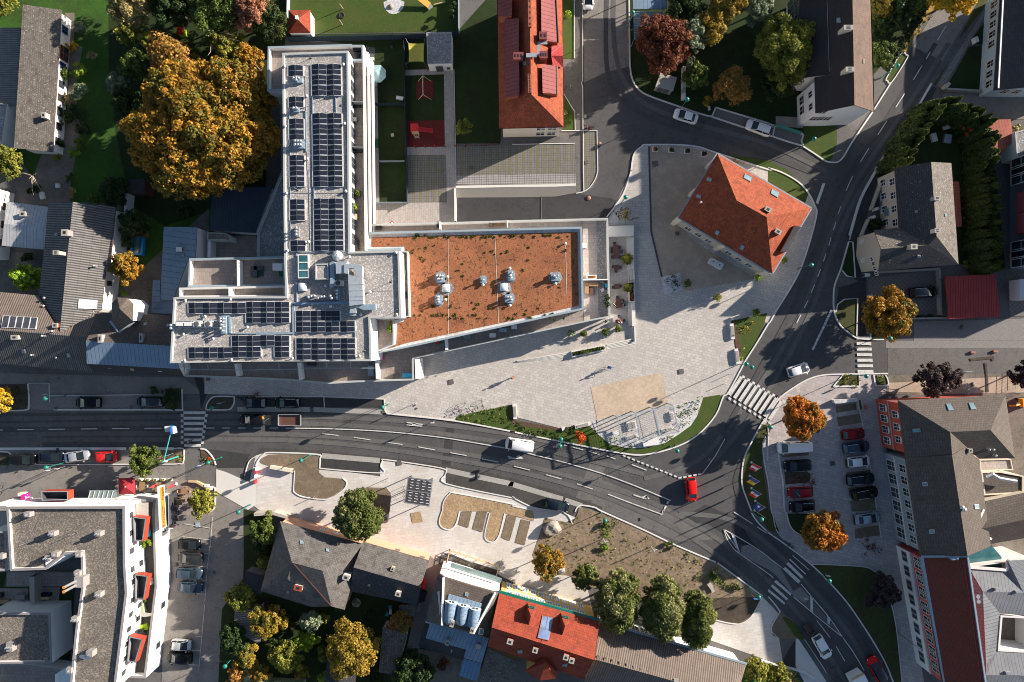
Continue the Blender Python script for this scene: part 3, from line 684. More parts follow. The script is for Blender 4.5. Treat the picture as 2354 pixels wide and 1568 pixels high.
kerb("20:650,-60 650,740 638,770 650,800 652,1200",wd=.12,h=.16,sm=False);kerb("20:572,-60 572,540",wd=.12,h=.16,sm=False);kerb("20:475,865 577,1030 580,1200",wd=.1,h=.16,sm=False)
kerb("20:455,1205 780,1203 788,1568",wd=.14,h=.16,sm=False);kerb("20:655,1205 655,1568 21:660,195",wd=.14,h=.16,sm=False);kerb("21:788,0 770,70 720,150 660,195 590,212",wd=.14,h=.16)
kerb("20:0,1330 578,1320",wd=.12,h=.16,sm=False);kerb("10:1820,640 1838,1568 11:1838,20",wd=.1,h=.16,sm=False)
kerb("12:345,1380 358,1190",wd=.12,h=.16,sm=False);kerb("12:345,1385 420,1430 590,1455 690,1445 810,1360 833,1300 795,1262",wd=.14,h=.16)
kerb("12:1715,1568 1725,1480 1780,1405 1850,1402 2354,1500 22:0,1515 190,1555",wd=.14,h=.16);kerb("13:1710,0 1685,90 1710,145 1775,165 1835,120 1870,0",wd=.14,h=.16);kerb("13:2150,10 2105,200 2120,262 2180,280 2235,215 2285,15",wd=.14,h=.16)
kerb("23:1825,985 1990,1025 2095,1030 2200,960 2300,790",wd=.14,h=.16)
kb.bd('kerb',kind='structure')
# road markings
mk=MB();MZ=.14
def line(s,wd=.13,sm=False,m='lwhite'):
 p=pts(s,0)
 if sm:p=spline(p,4)
 mk.rib(p,wd,MZ,MZ,m)
def quad(s,m='lwhite'):
 q=pts(s,MZ)
 if area2(q)<0:q=q[::-1]
 mk.poly(q,m)
for s in("02:-120,820 32,818","02:165,816 317,814","02:450,812 603,810","02:747,809 897,807","02:1033,805 1192,804","02:1332,803 1490,802","02:1895,800 1975,800","02:2045,800 2120,800","02:2190,800 2265,800","12:-20,800 55,800","12:128,800 203,800","12:610,851 760,868","12:902,886 1052,908","12:1197,930 1348,951","12:1493,973 1643,1000","12:1787,1026 1936,1053","12:2080,1083 2230,1114","22:20,1150 165,1186","22:310,1227 455,1268","22:597,1312 742,1360","30:1450,545 1488,480","30:1332,737 1410,610","30:1170,990 1250,865","30:1006,1242 1088,1115","30:845,1492 923,1367","30:1700,150 1720,90","30:1552,375 1632,240","31:712,190 775,55","31:642,402 666,330","31:598,548 621,476","31:556,692 577,620","31:506,838 530,766","31:452,983 480,910","31:393,1125 425,1052","31:331,1264 366,1193","31:262,1400 298,1330","22:478,957 505,963","22:555,974 655,1000","22:705,1014 803,1042","22:870,1055 950,1084","22:1100,1135 1235,1187","33:222,402 375,536","23:2250,140 2338,198","23:2040,5 2208,113","33:445,1000 570,1160","33:622,1237 702,1373","20:1800,0 1800,1"):
 line(s,.14)
line("12:275,801 640,806 1000,820 1340,845 1720,888 2010,935 2354,995 22:0,990 200,1045 480,1115 820,1215 1130,1330 1457,1466",.16,True)
line("22:884,1408 1110,1495 1310,1568 23:1380,28",.16,True);line("23:1380,28 22:1402,1540",.13)
line("22:1955,900 1870,1050 1745,1225",.13)
line("23:1945,162 2100,395",.14);line("23:1945,162 2040,215 2200,310 2354,415",.14,True);line("23:2100,395 2354,570 33:45,612",.14,True)
line("33:0,420 125,515",.14);line("33:300,665 430,820 560,975 690,1165 780,1290 880,1460",.16,True);line("33:232,783 400,925 540,1040 690,1160",.14,True);line("23:1945,165 1980,260 2040,345 2100,398",.12,True)
quad("23:2015,205 2045,215 2100,390 2075,375");quad("33:388,780 412,785 415,935 390,915");quad("33:545,960 568,990 570,1045 548,1030")
quad("31:500,120 528,118 462,310 438,300");line("31:760,590 745,640",.2)
for i in range(12):
 a=P("22:1030,1055");b=P("22:1500,1242");p=a.lerp(b,i/11)
 d=(b-a).normalized()*.25;h=V3((-d.y,d.x,0))*.5
 mk.poly([(q.x,q.y,MZ)for q in(p-d-h,p+d-h,p+d+h,p-d+h)],'lwhite')
for x,y in((1545,1258),(1590,1252),(1636,1242),(1682,1233),(1728,1226)):quad("22:%d,%d %d,%d %d,%d %d,%d"%(x-15,y-6,x+15,y-10,x+15,y+5,x-15,y+9))
for i in range(10):
 a=P("31:575,1298");b=P("32:415,65");p=a.lerp(b,i/9)
 d=(b-a).normalized()*.34;h=V3((-d.y,d.x,0))*.55
 mk.poly([(q.x,q.y,MZ)for q in(p-d-h,p+d-h,p+d+h,p-d+h)],'lwhite')
for y in(1485,1528,1565):quad("22:%d,%d %d,%d %d,%d %d,%d"%(1430-(y-1485)*.5,y-14,1447-(y-1485)*.5,y-10,1433-(y-1485)*.5,y+16,1417-(y-1485)*.5,y+12))
quad("22:1118,1408 1217,1443 1220,1455 1116,1421");quad("22:1180,1437 1235,1418 1265,1452 1225,1455 1240,1443");quad("22:1215,1440 1240,1418 1250,1450 1215,1455")
quad("22:-30,1070 60,1076 60,1086 -35,1082");quad("22:40,1062 65,1050 105,1080 60,1085");quad("12:2310,1055 2354,1068 2354,1080 2315,1068")
quad("12:1384,745 1532,763 1532,773 1384,755");quad("12:1384,768 1530,780 1530,790 1384,776");quad("12:1437,748 1468,752 1466,778 1435,774")
for s in("03:1695,112 1955,155","03:1680,230 1950,262","03:1690,365 1925,387","03:1670,485 1910,508","03:1645,610 1905,632","03:1680,735 1895,762","03:1800,1145 1862,1150","03:1590,1258 1845,1278","03:1570,1395 1832,1410","03:1958,50 1940,262 1910,508 1885,820","03:1885,850 1858,1150 1830,1460","12:627,518 633,610"):line(s,.09)
mk.bd('road_markings',kind='structure')
def zebra(rows,label):
 global mk
 keep=mk;mk=MB()
 for r in rows:quad(r)
 z=mk.bd('zebra_crossing',kind='structure');mk=keep
zebra(["02:%.0f,%.0f %.0f,%.0f %.0f,%.0f %.0f,%.0f"%(1686+(y-648)*.02,y,1890-(y-648)*.14,y,1888-(y-648)*.14,y+25,1686+(y-648)*.02,y+25)for y in range(648,960,50)]+["02:%d,%d %d,%d %d,%d %d,%d"%(1661,y,1686,y,1686,y+25,1661,y+25)for y in range(673,950,50)]+["02:%.0f,%d %.0f,%d %.0f,%d %.0f,%d"%(1887-(y-648)*.14,y,1912-(y-648)*.14,y,1910-(y-648)*.14,y+25,1885-(y-648)*.14,y+25)for y in range(673,950,50)],'')
rows=[]
for i in range(9):
 ax,ay=2097+i*46,322+i*28
 bx,by=1985+i*46,490+i*28
 rows.append("22:%d,%d %d,%d %d,%d %d,%d"%(ax,ay,ax+27,ay+16,bx+27,by+16,bx,by))
 rows.append("22:%d,%d %d,%d %d,%d %d,%d"%(ax+25,ay-8,ax+48,ay+6,ax+38,ay+24,ax+16,ay+10))
 rows.append("22:%d,%d %d,%d %d,%d %d,%d"%(bx+10,by+24,bx+34,by+39,bx+24,by+58,bx+1,by+42))
zebra(rows,'')
zebra(["32:%d,%d %d,%d %d,%d %d,%d"%(814+k*.045*40,y,944+k*4,y,946+k*4,y+27,815+k*1.8,y+27)for k,y in enumerate((-40,11,62,113,164,215,267))],'')
zebra(["33:165,482 190,468 328,605 308,618","33:192,440 205,436 350,575 340,580","33:132,525 160,512 300,640 278,664","33:55,648 75,630 215,755 208,775","33:25,690 45,672 182,800 172,818","33:0,735 5,712 156,838 150,858"],'')
# building helpers
CAM=V3((0,0,H))
_win={}
def window_mesh(wd,ht,fm,pm,style):
 key=(round(wd,2),round(ht,2),fm,pm,style)
 if key in _win:return _win[key]
 f=MB();t=.09
 if style=='plain':t=.06
 x=wd/2
 def bx(x0,x1,z0,z1,d0,d1,m):
  f2=f
  p=[V3((x0,d0,0)),V3((x1,d0,0)),V3((x1,d1,0)),V3((x0,d1,0))]
  f2.prism(p,z0,z1,m,m,True)
 bx(-x-t,x+t,-t,0,-.05,.02,fm);bx(-x-t,x+t,ht,ht+t,-.05,.02,fm)
 bx(-x-t,-x,0,ht,-.05,.02,fm);bx(x,x+t,0,ht,-.05,.02,fm)
 if style!='plain':
  bx(-.035,.035,0,ht,-.045,.01,fm)
  if ht>1.3:bx(-x,-.035,ht*.62,ht*.62+.06,-.045,.01,fm);bx(.035,x,ht*.62,ht*.62+.06,-.045,.01,fm)
 if style=='sill':bx(-x-.2,x+.2,-.2,-t,-.18,0,fm)
 if style=='arch':
  n=8;v=[V3((-x-t,-.05,ht+t)),V3((x+t,-.05,ht+t))]+[V3((mcos(a)*(x+t),-.05,ht+t+msin(a)*.45))for a in[math.pi*k/n for k in range(1,n)]]
  f.poly(v,fm)
 ob=f.bd('window',loc=(0,0,0));me=ob.data;bpy.data.objects.remove(ob)
 p=MB();p.poly([(-x,-.015,0),(x,-.015,0),(x,-.015,ht),(-x,-.015,ht)],pm)
 ob=p.bd('pane',loc=(0,0,0));me2=ob.data;bpy.data.objects.remove(ob)
 _win[key]=(me,me2)
 return _win[key]
def pwin(root,pos,ang,wd,ht,fm='lwhite',pm='glass',style='cross',name='window'):
 me,me2=window_mesh(wd,ht,fm,pm,style)
 o=BO(name,me);LK(o);o.parent=root
 o.location=V3(pos)-ORG[root.name];o.rotation_euler=(0,0,ang)
 c=BO('pane',me2);LK(c);c.parent=o
 return o
def wwin(root,a,b,n,z,wd,ht,lo=.08,hi=.92,fm='lwhite',pm='glass',style='cross',skip=()):
 """a->b runs with the outside of the wall on its right-hand side"""
 a=ZV(a,0);b=ZV(b,0);d=(b-a).normalized()
 ang=mat2(d.y,d.x);nrm=V3((d.y,-d.x,0))
 for i in range(n):
  if i in skip:continue
  t=lo+(hi-lo)*((i+.5)/n)
  p=a.lerp(b,t)+nrm*.012
  pwin(root,(p.x,p.y,z),ang,wd,ht,fm,pm,style)
class Hs:
 def __init__(s,name,label,cat,verts,faces,wall,over=.4,base=0.,thick=.16,group=None,root=None,rname='roof',wname='wall',under='wood_d'):
  V=pts(verts,0)if isinstance(verts,str)else verts
  s.V=V;s.F=faces
  cx=sum((v for v in V),V3())/len(V)
  s.root=root if root is not None else thg(name,(cx.x,cx.y,base),label,cat,group)
  r=MB();edges={}
  for idx,m in faces:
   p=[V[i]for i in idx]
   ix=idx
   if area2(p)<0:p=p[::-1];ix=idx[::-1]
   r.poly(p,m)
   for i in range(len(ix)):edges[(ix[i],ix[(i+1)%len(ix)])]=m
  bd={a:b for(a,b)in edges if(b,a)not in edges}
  st=next(iter(bd));loop=[st]
  while bd[loop[-1]]!=st and len(loop)<60:loop.append(bd[loop[-1]])
  s.loop=loop
  for i,k in enumerate(loop):
   a,b=V[k],V[loop[(i+1)%len(loop)]];dn=V3((0,0,thick))
   r.poly([a,a-dn,b-dn,b],under)
  s.roof=r.bd(rname,s.root)
  L=[V[k]for k in loop]
  W=inset(L,over)
  s.wtop={}
  wb=MB();n=len(loop)
  T=[ZV(q,q.z-thick-.01)for q in W]
  for i in range(n):
   j=(i+1)%n
   wb.poly([(T[i].x,T[i].y,base),(T[j].x,T[j].y,base),T[j],T[i]],wall)
   s.wtop[loop[i]]=T[i]
  s.wall=wb.bd(wname,s.root)
 def win(s,i,j,n,z,wd,ht,**k):
  """windows in the wall between boundary roof vertices i and j"""
  a,b=s.wtop[i],s.wtop[j]
  li=s.loop.index(i)
  if s.loop[(li+1)%len(s.loop)]!=j:a,b=b,a
  wwin(s.root,a,b,n,z,wd,ht,**k)
 def plane(s,f):
  p=[s.V[i]for i in s.F[f][0]]
  n=V3()
  for i in range(len(p)):
   a,b=p[i],p[(i+1)%len(p)]
   n+=V3(((a.y-b.y)*(a.z+b.z),(a.z-b.z)*(a.x+b.x),(a.x-b.x)*(a.y+b.y)))
  n.normalize()
  if n.z<0:n=-n
  return sum(p,V3())/len(p),n
 def hit(s,f,st):
  c,n=s.plane(f);out=[]
  for g0 in pts(st,0):
   d=g0-CAM
   t=(c-CAM).dot(n)/d.dot(n)
   out.append(CAM+d*t)
  return out
 def skyl(s,f,st,fm='mgrey',gm='skylight_glass',h=.12,name='skylight'):
  c,n=s.plane(f);p=s.hit(f,st)
  if area2(p)<0:p=p[::-1]
  q=[a+n*h for a in p]
  b=MB()
  for i in range(len(p)):
   j=(i+1)%len(p);b.poly([p[i],p[j],q[j],q[i]],fm)
  qi=inset(q,.07);b.ring(q,qi,fm);o=b.bd(name,s.roof)
  g2=MB();g2.poly([a-n*.01 for a in qi],gm);g2.bd('pane',o)
  return o
 def chim_(s,f,st,wd,dp,h,m,rot=0,pots=1,cap='concrete',low=1.2):
  p=s.hit(f,st)[0]
  b=MB();b.box((p.x,p.y,p.z-low),(wd,dp,h+low),m,rot);b.box((p.x,p.y,p.z+h),(wd+.12,dp+.12,.1),cap,rot)
  ca,sa=mcos(rot),msin(rot)
  for k in range(pots):
   t=(k-(pots-1)/2)*(dp/max(1,pots))
   b.box((p.x-sa*t,p.y+ca*t,p.z+h+.1),(wd*.45,dp*.5/max(1,pots),.03),'black',rot)
  return b.bd('chimney',s.roof)
 def pipe(s,f,st,r=.12,h=.6,m='steel'):
  b=MB()
  for p in s.hit(f,st):b.tube(p-V3((0,0,.3)),p+V3((0,0,h)),r,m,8);b.lathe(p+V3((0,0,h)),[(r*1.6,0),(r*1.7,.08),(.02,.2)],m,8)
  return b.bd('vent_pipe',s.roof)
 def boxdormer(s,st,m,wm,down=2.2,name='dormer'):
  p=pts(st,0)
  if area2(p)<0:p=p[::-1]
  b=MB();b.poly(p,m)
  q=[a-V3((0,0,.12))for a in p];b.ring(q,p,m)
  i2=inset(q,.12)
  for i in range(len(p)):
   j=(i+1)%len(p);b.poly([i2[i]-V3((0,0,down)),i2[j]-V3((0,0,down)),i2[j],i2[i]],wm)
  return b.bd(name,s.roof)
def flat(root,st,z,zr,base,wm,rm,pm='coping',t=.28,names=('wall','roof','parapet'),ov=.03,gap=None):
 """flat roof: st outlines the parapet top at height z, deck at zr"""
 p=pts(st,z)if isinstance(st,str)else st
 if area2(p)<0:p=p[::-1]
 w_=MB();i0=inset(p,ov)
 w_.ring([ZV(a,base)for a in i0],[ZV(a,z-.1)for a in i0],wm)
 wo=w_.bd(names[0],root)
 q=inset(p,t)
 pa=MB();pa.ring(p,q,pm)
 pa.ring([a-V3((0,0,.1))for a in p],p,pm)
 ib=[a-V3((0,0,.1))for a in i0];pa.ring(ib,[a-V3((0,0,.1))for a in p],pm)
 pa.ring(q,[ZV(a,zr)for a in q],wm)
 pa.bd(names[2],root)
 d=MB();d.poly([ZV(a,zr)for a in q],rm)
 ro=d.bd(names[1],root)
 return wo,ro,q
def deck(root,st,z,m,name='terrace_floor',drop=.2):
 p=pts(st,z);b=MB();b.prism(p,z-drop,z,m,'concrete');return b.bd(name,root)
def fwall(name,st,z0,h,th,m,label=None,cat=None,root=None,group=None,zt=None):
 """upright wall along a line whose top edge is given at its own height"""
 p=pts(st,z0+h)
 b=MB();b.rib(p,th,z0,z0+h,m)
 return b.bd(name,root,None,label,cat,group)if root is None else b.bd(name,root)
L=thg('apartment_building',P("11:700,400",0),'long L-shaped white apartment block whose gravel flat roof carries solar panels','apartment building')
ZR=13.1
flat(L,"10:240,487 850,467 11:865,745 1318,735 1335,1352 1050,1358 1058,1568 12:1062,186 0,190 02:2354,190 1560,205 01:1595,1168 1640,1163 2354,1157 11:270,1157 258,790 250,0",13.4,ZR,0,'wwhite','rg','coping',.3)
flat(L,"10:108,427 880,405 882,413 985,413 990,560 700,560 700,838 103,838",10.7,9.75,0,'wwhite','tpave','cop_b',.3,('wall','terrace_floor','parapet'))
b=MB()
for zt in(10.75,7.55,4.35):
 k=(H-10.75)/(H-zt)
 a=P("10:985,415",10.75);c=P("11:1006,735",10.75)
 if zt<10:a=P("10:1010,478",7.55);a.x=P("10:985,415",10.75).x
 ln=[ZV(a,zt),ZV(c,zt)]
 b.rib(ln,.22,zt-1.15,zt,'wwhite')
b.bd('balcony_front',L)
e0=P("10:985,420",10.75);e1=P("11:1006,735",10.75);wl0=P("10:850,467",13.4)
for z in(9.7,6.5,3.3):
 b=MB();b.prism([V3((wl0.x-.1,e0.y-(.3 if z>9 else 3),z)),V3((e0.x+.05,e0.y-(.3 if z>9 else 3),z)),V3((e1.x+.05,e1.y,z)),V3((P("11:865,745",13.4).x-.1,e1.y,z))],z-.22,z,'tpave','concrete');b.bd('balcony_floor',L)
for st in("10:868,935 978,935","10:868,1350 980,1352"):
 p=pts(st,11.6);b=MB();b.rib(p,.06,9.7,11.6,'steel');b.bd('partition_screen',L)
ea=P("10:850,475",13.4);eb=P("11:865,740",13.4)
wwin(L,ZV(eb,0)+V3((-.02,0,0)),ZV(ea,0)+V3((-.02,0,0)),12,9.85,1.6,2.2,.03,.97,'mgrey','glass','cross')
for z in(6.6,3.4):wwin(L,ZV(eb,0),ZV(ea,0),9,z,1.6,2.2,.03,.97,'mgrey','glass','cross')
flat(L,"11:8,562 212,55 235,0 10:215,945 300,945 11:300,798 8,806",4.6,4.,0,'wwhite','rg_grey','cop_b',.3)
flat(L,"01:1738,808 11:262,790 268,1062 01:1725,1072",10.2,9.2,0,'wwhite','tpave','cop_b',.28,('wall','terrace_floor','parapet'))
flat(L,"01:1645,1078 11:270,1058 270,1160 01:1645,1168",11.6,10.6,0,'wwhite','tpave','coping_pale',.28,('wall','terrace_floor','parapet'))
for st,z,h in(("01:2185,825 2188,1062",10.9,1.7),("01:2108,1075 2110,1155",12.2,1.6)):
 b=MB();b.rib(pts(st,z),.3,z-h,z,'wwhite');b.bd('partition_wall',L)
flat(L,"02:1645,250 1700,330 2354,352 12:300,367 640,398 900,382 1450,362 1448,165 2354,-30 21:800,1368 905,1350 885,436 0,458 11:1690,478 1105,490 1030,492 950,700 950,1300 12:900,100 02:1700,190",5.3,4.2,0,'wwhite','tpave','coping',.26,('podium_wall','terrace_floor','parapet'))
deck(L,"21:650,470 775,455 795,1350 660,1390",4.24,'tpave_p',drop=.03)
deck(L,"21:778,455 878,448 895,1345 795,1360",4.25,'rg_grey','gravel_strip',.03)
deck(L,"11:1700,488 21:640,462 640,520 11:1700,545",4.24,'tpave_p',drop=.03)
_,_,GQ=flat(L,"11:1012,567 21:645,517 660,1278 0,1420 12:1400,60 1090,118 11:1250,1570 1262,1365 1322,1352 1322,732 1012,738",8.2,7.6,4.2,'wwhite','grav_w','cop_b',.3,('wall','gravel_strip','parapet'))
gi=[ZV(a,7.66)for a in inset(GQ,.42)]
for a in gi:a+=V3((RU(-.08,.08),RU(-.08,.08),0))
b=MB();b.prism(gi,7.55,7.66,'rsub','rsub');b.bd('planted_roof',L)
flat(L,"11:1322,742 1395,742 1412,1345 1335,1352",9.3,8.3,4.2,'wwhite','tpave','coping',.16,('wall','terrace_floor','parapet'))
flat(L,"11:1065,1362 1265,1362 1270,1568 12:1265,40 1095,110 1070,110",8.9,7.9,4.2,'wwhite','tpave','coping',.2,('wall','terrace_floor','parapet'))
for st in("02:2165,212 2185,325","12:390,200 408,358","12:1105,130 1115,352","12:1745,-20 1752,85"):
 p=pts(st,6.);b=MB();b.rib(p,.42,4.2,6.,'wwhite');b.bd('partition_wall',L)
b=MB()
for st in("02:1700,265 2354,268","12:0,262 390,262","12:410,250 1090,250"):b.rib(pts(st,6.6),.1,6.5,6.6,'galv')
for st in("02:1690,215 1700,320","02:1908,210 1912,268","12:208,200 212,262","12:648,195 650,252","12:868,190 870,250"):b.rib(pts(st,6.6),.1,6.5,6.6,'galv')
b.bd('pergola_beam',L)
for st,z,th in(("11:1690,470 1690,540",5.9,.25),("11:2310,460 2312,525",5.7,.2),("21:655,1005 885,1002",5.6,.14)):b=MB();b.rib(pts(st,z),th,4.2,z,'wwhite');b.bd('partition_wall',L)
b=MB();b.rib(pts("12:1478,165 1485,350",5.3),.7,0,5.29,'wwhite');b.bd('end_wall',L)
b=MB()
for st,wd in(("10:518,880 525,1568 11:530,0 540,745",.14),("11:372,745 375,1215",.14),("11:370,752 862,748",.12),("11:340,1225 855,1215",.38),("11:340,1225 342,1495 0,1500",.38),("01:2354,1500 2120,1498",.16),("10:730,885 735,1045",.08),("10:305,960 315,1568 11:312,0 320,745",.07),("10:345,1020 455,1022 460,1395",.1),("01:1865,1215 1862,1400",.06),("11:908,1390 910,1568",.06),("01:2110,1345 2115,1495",.3),("01:2010,1340 2115,1340",.2)):
 b=MB();b.rib(pts(st,ZR+.16),wd,ZR-.01,ZR+.16,'ductb');b.bd('roof_flashing',L)
b=MB()
for st in("10:240,605 840,600","10:450,650 470,1568","11:480,0 500,740","11:280,210 820,208","11:1050,1110 1250,1105","01:1620,1190 2330,1185","01:1700,1500 2000,1500"):b=MB();b.rib(pts(st,ZR+.05),.05,ZR-.01,ZR+.05,'mgrey');b.bd('lightning_wire',L)
for st in('11:1765,585 1770,1510','11:2195,580 2230,1405','21:492,690 505,1150'):b=MB();b.rib(pts(st,7.69),.06,7.68,7.69,'ballast');b.bd('lightning_wire',L)
def solar_proto():
 root=thg('solar_panel_pair',(0,0,0),None,None)
 for s_ in(-1,1):
  m=MB();x0,x1=.03*s_,1.06*s_;y=.81
  a=[(x0,-y,.42),(x1,-y,.16),(x1,y,.16),(x0,y,.42)]
  if s_<0:a=a[::-1]
  m.poly(a,'solar_cell');lo=[(q[0],q[1],q[2]-.05)for q in a]
  m.ring([V3(q)for q in lo],[V3(q)for q in a],'solar_frame')
  m.beam(V3((x0,0,.425)),V3((x1,0,.165)),.035,.006,'solar_frame')
  for yy in(-.82,.82):m.beam(V3((x0,yy,.40)),V3((x1,yy,.14)),.045,.03,'solar_frame')
  m.bd('panel',root)
 m=MB()
 for s_ in(-1,1):m.box((1.16*s_,0,0),(.16,1.5,.12),'ballast');
 m.beam((-1.2,-.84,.02),(1.2,-.84,.02),.04,.06,'solar_frame');m.beam((-1.2,.84,.02),(1.2,.84,.02),.04,.06,'solar_frame')
 m.bd('mounting_frame',root)
 return root
SP=solar_proto();sp_first=True
def sput(sheet_,cx,cy,label,group):
 global sp_first
 o=SP if sp_first else copy_tree(SP);sp_first=False
 o.location=P("%s:%.1f,%.1f"%(sheet_,cx,cy),ZR+.02);o.rotation_euler=(0,0,R(1.2))
 tag(o,label,'solar panel',group)
def span(y0,y1,n):return[y0+(y1-y0)*(i+.5)/n for i in range(n)]
gl='solar panels in the narrow western row of the north wing'
for y in(657,945,*span(1100,1287,2)):sput('10',368+(y-650)*.015,y,'dark solar panel pair in the narrow western row of the north wing roof',gl)
for y in(*span(-133,152,3),*span(272,462,2),695):sput('11',380+y*.012,y,'dark solar panel pair in the narrow western row of the north wing roof',gl)
gm='solar panels in the double row of the north wing'
for k,x0 in enumerate((582,716)):
 lb=('dark solar panel pair in the left line of the long double row','dark solar panel pair in the right line of the long double row')[k]
 for y in span(600,883,3):sput('10',x0+(y-650)*.015,y,lb,gm)
 for y in span(1050,1568+150,7):sput('10',x0+(y-650)*.015,y,lb,gm)
 for y in span(265,740,5):sput('11',x0+16+y*.012,y,lb,gm)
gs='solar panels on the south wing'
for x in(1805,1935,2066,2198):sput('01',x,1267,'dark solar panel pair in the single row north of the heat pumps',gs)
for s_,x in(('01',2334),('11',108),('11',242)):
 for y in span(1212,1400,2):sput(s_,x,y,'dark solar panel pair in the block of six by the blue flashing',gs)
for x in(438,572,706):
 for y in span(1295,1482,2):sput('11',x,y,'dark solar panel pair in the field south of the air ducts',gs)
sput('11',844,1435,'single dark solar panel pair at the east end of its field',gs)
for x in(442,578,712,846):
 for y in span(1543,1740,2):sput('11',x,y,'dark solar panel pair in the block of eight by the south eave',gs)
for x in(1805,1937,2070):sput('02',x,108,'dark solar panel pair in the front row above the street',gs)
for s_,x in(('02',2202),('02',2334),('12',242)):
 for y in span(-46,148,2):sput(s_,x,y,'dark solar panel pair in the two-deep part of the front row',gs)
sput('12',108,-3,'dark solar panel pair alone in the gap of the front row',gs)
def vbox(label,st,sx,sy,stacks,z=ZR,m='ductb',h=.45):
 c=P(st,z);t=thg('ventilation_box',c,label,'ventilation unit')
 b=MB();b.box(c,(sx,sy,h),m);b.bd('housing',t)
 for dx,dy in stacks:
  b=MB();b.tube(c+V3((dx,dy,h)),c+V3((dx,dy,h+.55)),.13,'steel',10);b.lathe(c+V3((dx,dy,h+.55)),[(.2,0),(.22,.06),(.12,.16),(.02,.2)],'steel',10);b.bd('exhaust_pipe',t)
 return t
vbox('pale ventilation box with pipes below the topmost western solar panels',"10:388,745",1.5,.8,[(-.4,.1),(0,.15),(.35,.1),(0,-.2)])
vbox('blue ventilation box between the second and third western solar panels',"10:378,1020",.9,.6,[(-.2,.1),(.2,.1)])
vbox('large ventilation box with rows of pipes on the north wing roof',"10:402,1335",1.5,1.2,[(-.4,.35),(0,.35),(.4,.35),(-.4,-.2),(0,-.2),(.4,-.2)])
vbox('slim grey ventilation box with three caps west of the long solar row',"11:388,568",.55,1.5,[(0,.5),(0,0),(0,-.5)],m='mgrey')
vbox('long ventilation tray with shiny pipe caps by the blue flashing',"11:605,1170",4.2,.8,[(-1.7,0),(-1.3,.15),(-.8,.2),(-.3,-.1),(.2,.05),(.6,.1),(1.5,.2),(1.7,-.15)],m='mgrey')
vbox('upright blue vent block with three caps beside the big duct',"11:760,1140",.55,1.7,[(0,.5),(0,0),(0,-.5)])
vbox('vent block with pipes at the east end of the heat pump row',"01:2065,1420",.8,2.6,[(-.2,.9),(.2,.9),(-.2,.5),(.2,.4),(-.1,0),(.2,-.3),(-.2,-.5),(.1,-.9)])
vbox('small vent block at the west end of the heat pump row',"01:1600,1440",.5,.9,[(0,.25),(0,-.2)])
c=P("01:1830,1412",ZR);t=thg('heat_pump_row',c,'row of pale heat pumps with round fans by the roof edge','heat pump')
b=MB();b.beam(c+V3((-3.1,.5,.1)),c+V3((3.,.5,.1)),.12,.12,'ductm');b.beam(c+V3((-3.1,-.5,.1)),c+V3((3.,-.5,.1)),.12,.12,'ductm');b.bd('rack',t)
for i,dx in enumerate((-2.5,-1.25,.1,1.75)):
 b=MB();cc=c+V3((dx,0,.2));b.box(cc,(1.,.6 if i<2 else .75,.8),'pale')
 if i>=2:b.lathe(cc+V3((0,0,.8)),[(.36,0),(.36,.05),(.3,.06)],'iron',14)
 b.bd('heat_pump',t)
c=P("11:880,1050",ZR);t=thg('air_duct',c,'large galvanised air duct with elbows snaking across the roof','air duct')
def duct(st,z0,z1,m,name='duct_section'):
 b=MB();b.prism(pts(st,z1),z0,z1,m,m,True);o=b.bd(name,t);return o
duct("11:845,955 975,990 985,1230 858,1245",ZR+.5,ZR+2.,'ductm')
for y in(1050,1105,1160,1195):
 b=MB();b.rib(pts("11:%d,%d %d,%d"%(848+(y-950)*.03,y,978+(y-950)*.03,y-3),ZR+2.04),.08,ZR+.5,ZR+2.05,'ductm');b.bd('flange',t)
duct("11:848,955 850,900 900,895 920,960 975,985 975,880 940,858 865,860 808,865 808,945 845,950",ZR+.6,ZR+1.85,'ductm')
duct("11:732,840 838,835 805,945 735,950",ZR+.3,ZR+1.7,'ductm')
duct("11:676,850 700,836 722,840 718,1040 680,1045",ZR+.3,ZR+1.2,'ductb')
duct("11:670,1045 712,1040 712,1072 672,1075",ZR+.1,ZR+.8,'ductm','duct_outlet')
duct("11:868,1245 915,1243 918,1310 860,1312",ZR+.3,ZR+1.5,'ductm');duct("11:857,1312 918,1310 918,1335 857,1337",ZR+.1,ZR+.9,'ductm','duct_outlet')
duct("11:925,1235 1098,1230 1100,1280 985,1282 945,1265",ZR+.3,ZR+1.3,'ductb')
c=P("11:772,1040",ZR);t=thg('air_conditioner',c,'white air conditioner with a round fan beside the big duct','air conditioner')
b=MB();b.box(c,(1.2,.8,.9),'pale');b.bd('housing',t);b=MB();b.lathe(c+V3((-.1,0,.9)),[(.38,0),(.38,.05),(.3,.06)],'iron',16);b.bd('fan_grille',t)
c=P("11:760,790",ZR);t=thg('vent_hood',c,'eight-sided metal vent hood at the corner of the solar rows','vent hood')
b=MB();b.lathe(c,[(.7,0),(.75,.5),(.8,.9),(.28,1.6),(.22,1.65)],'ductm',8,False);b.bd('hood',t)
c=P("11:434,880",ZR);t=thg('roof_light',c,'glazed three-pane roof light over the stairwell','roof light')
q=pts("11:383,772 482,772 485,990 385,992",ZR+.7);b=MB();b.prism(q,ZR,ZR+.7,None,'coping_pale');q2=inset(q,.14);b.ring(q if area2(q)>0 else q[::-1],inset(q if area2(q)>0 else q[::-1],.14),'pale')
for f in(1/3,2/3):b.rib([q[0].lerp(q[3],f),q[1].lerp(q[2],f)],.14,ZR+.6,ZR+.72,'pale')
b.bd('frame',t);b=MB();b.poly([ZV(a,ZR+.66)for a in q2[::-1]],'atrium_glass');b.bd('pane',t)
c=P("11:603,930",ZR);t=thg('lift_overrun',c,'raised square lift housing topped with gravel','lift housing')
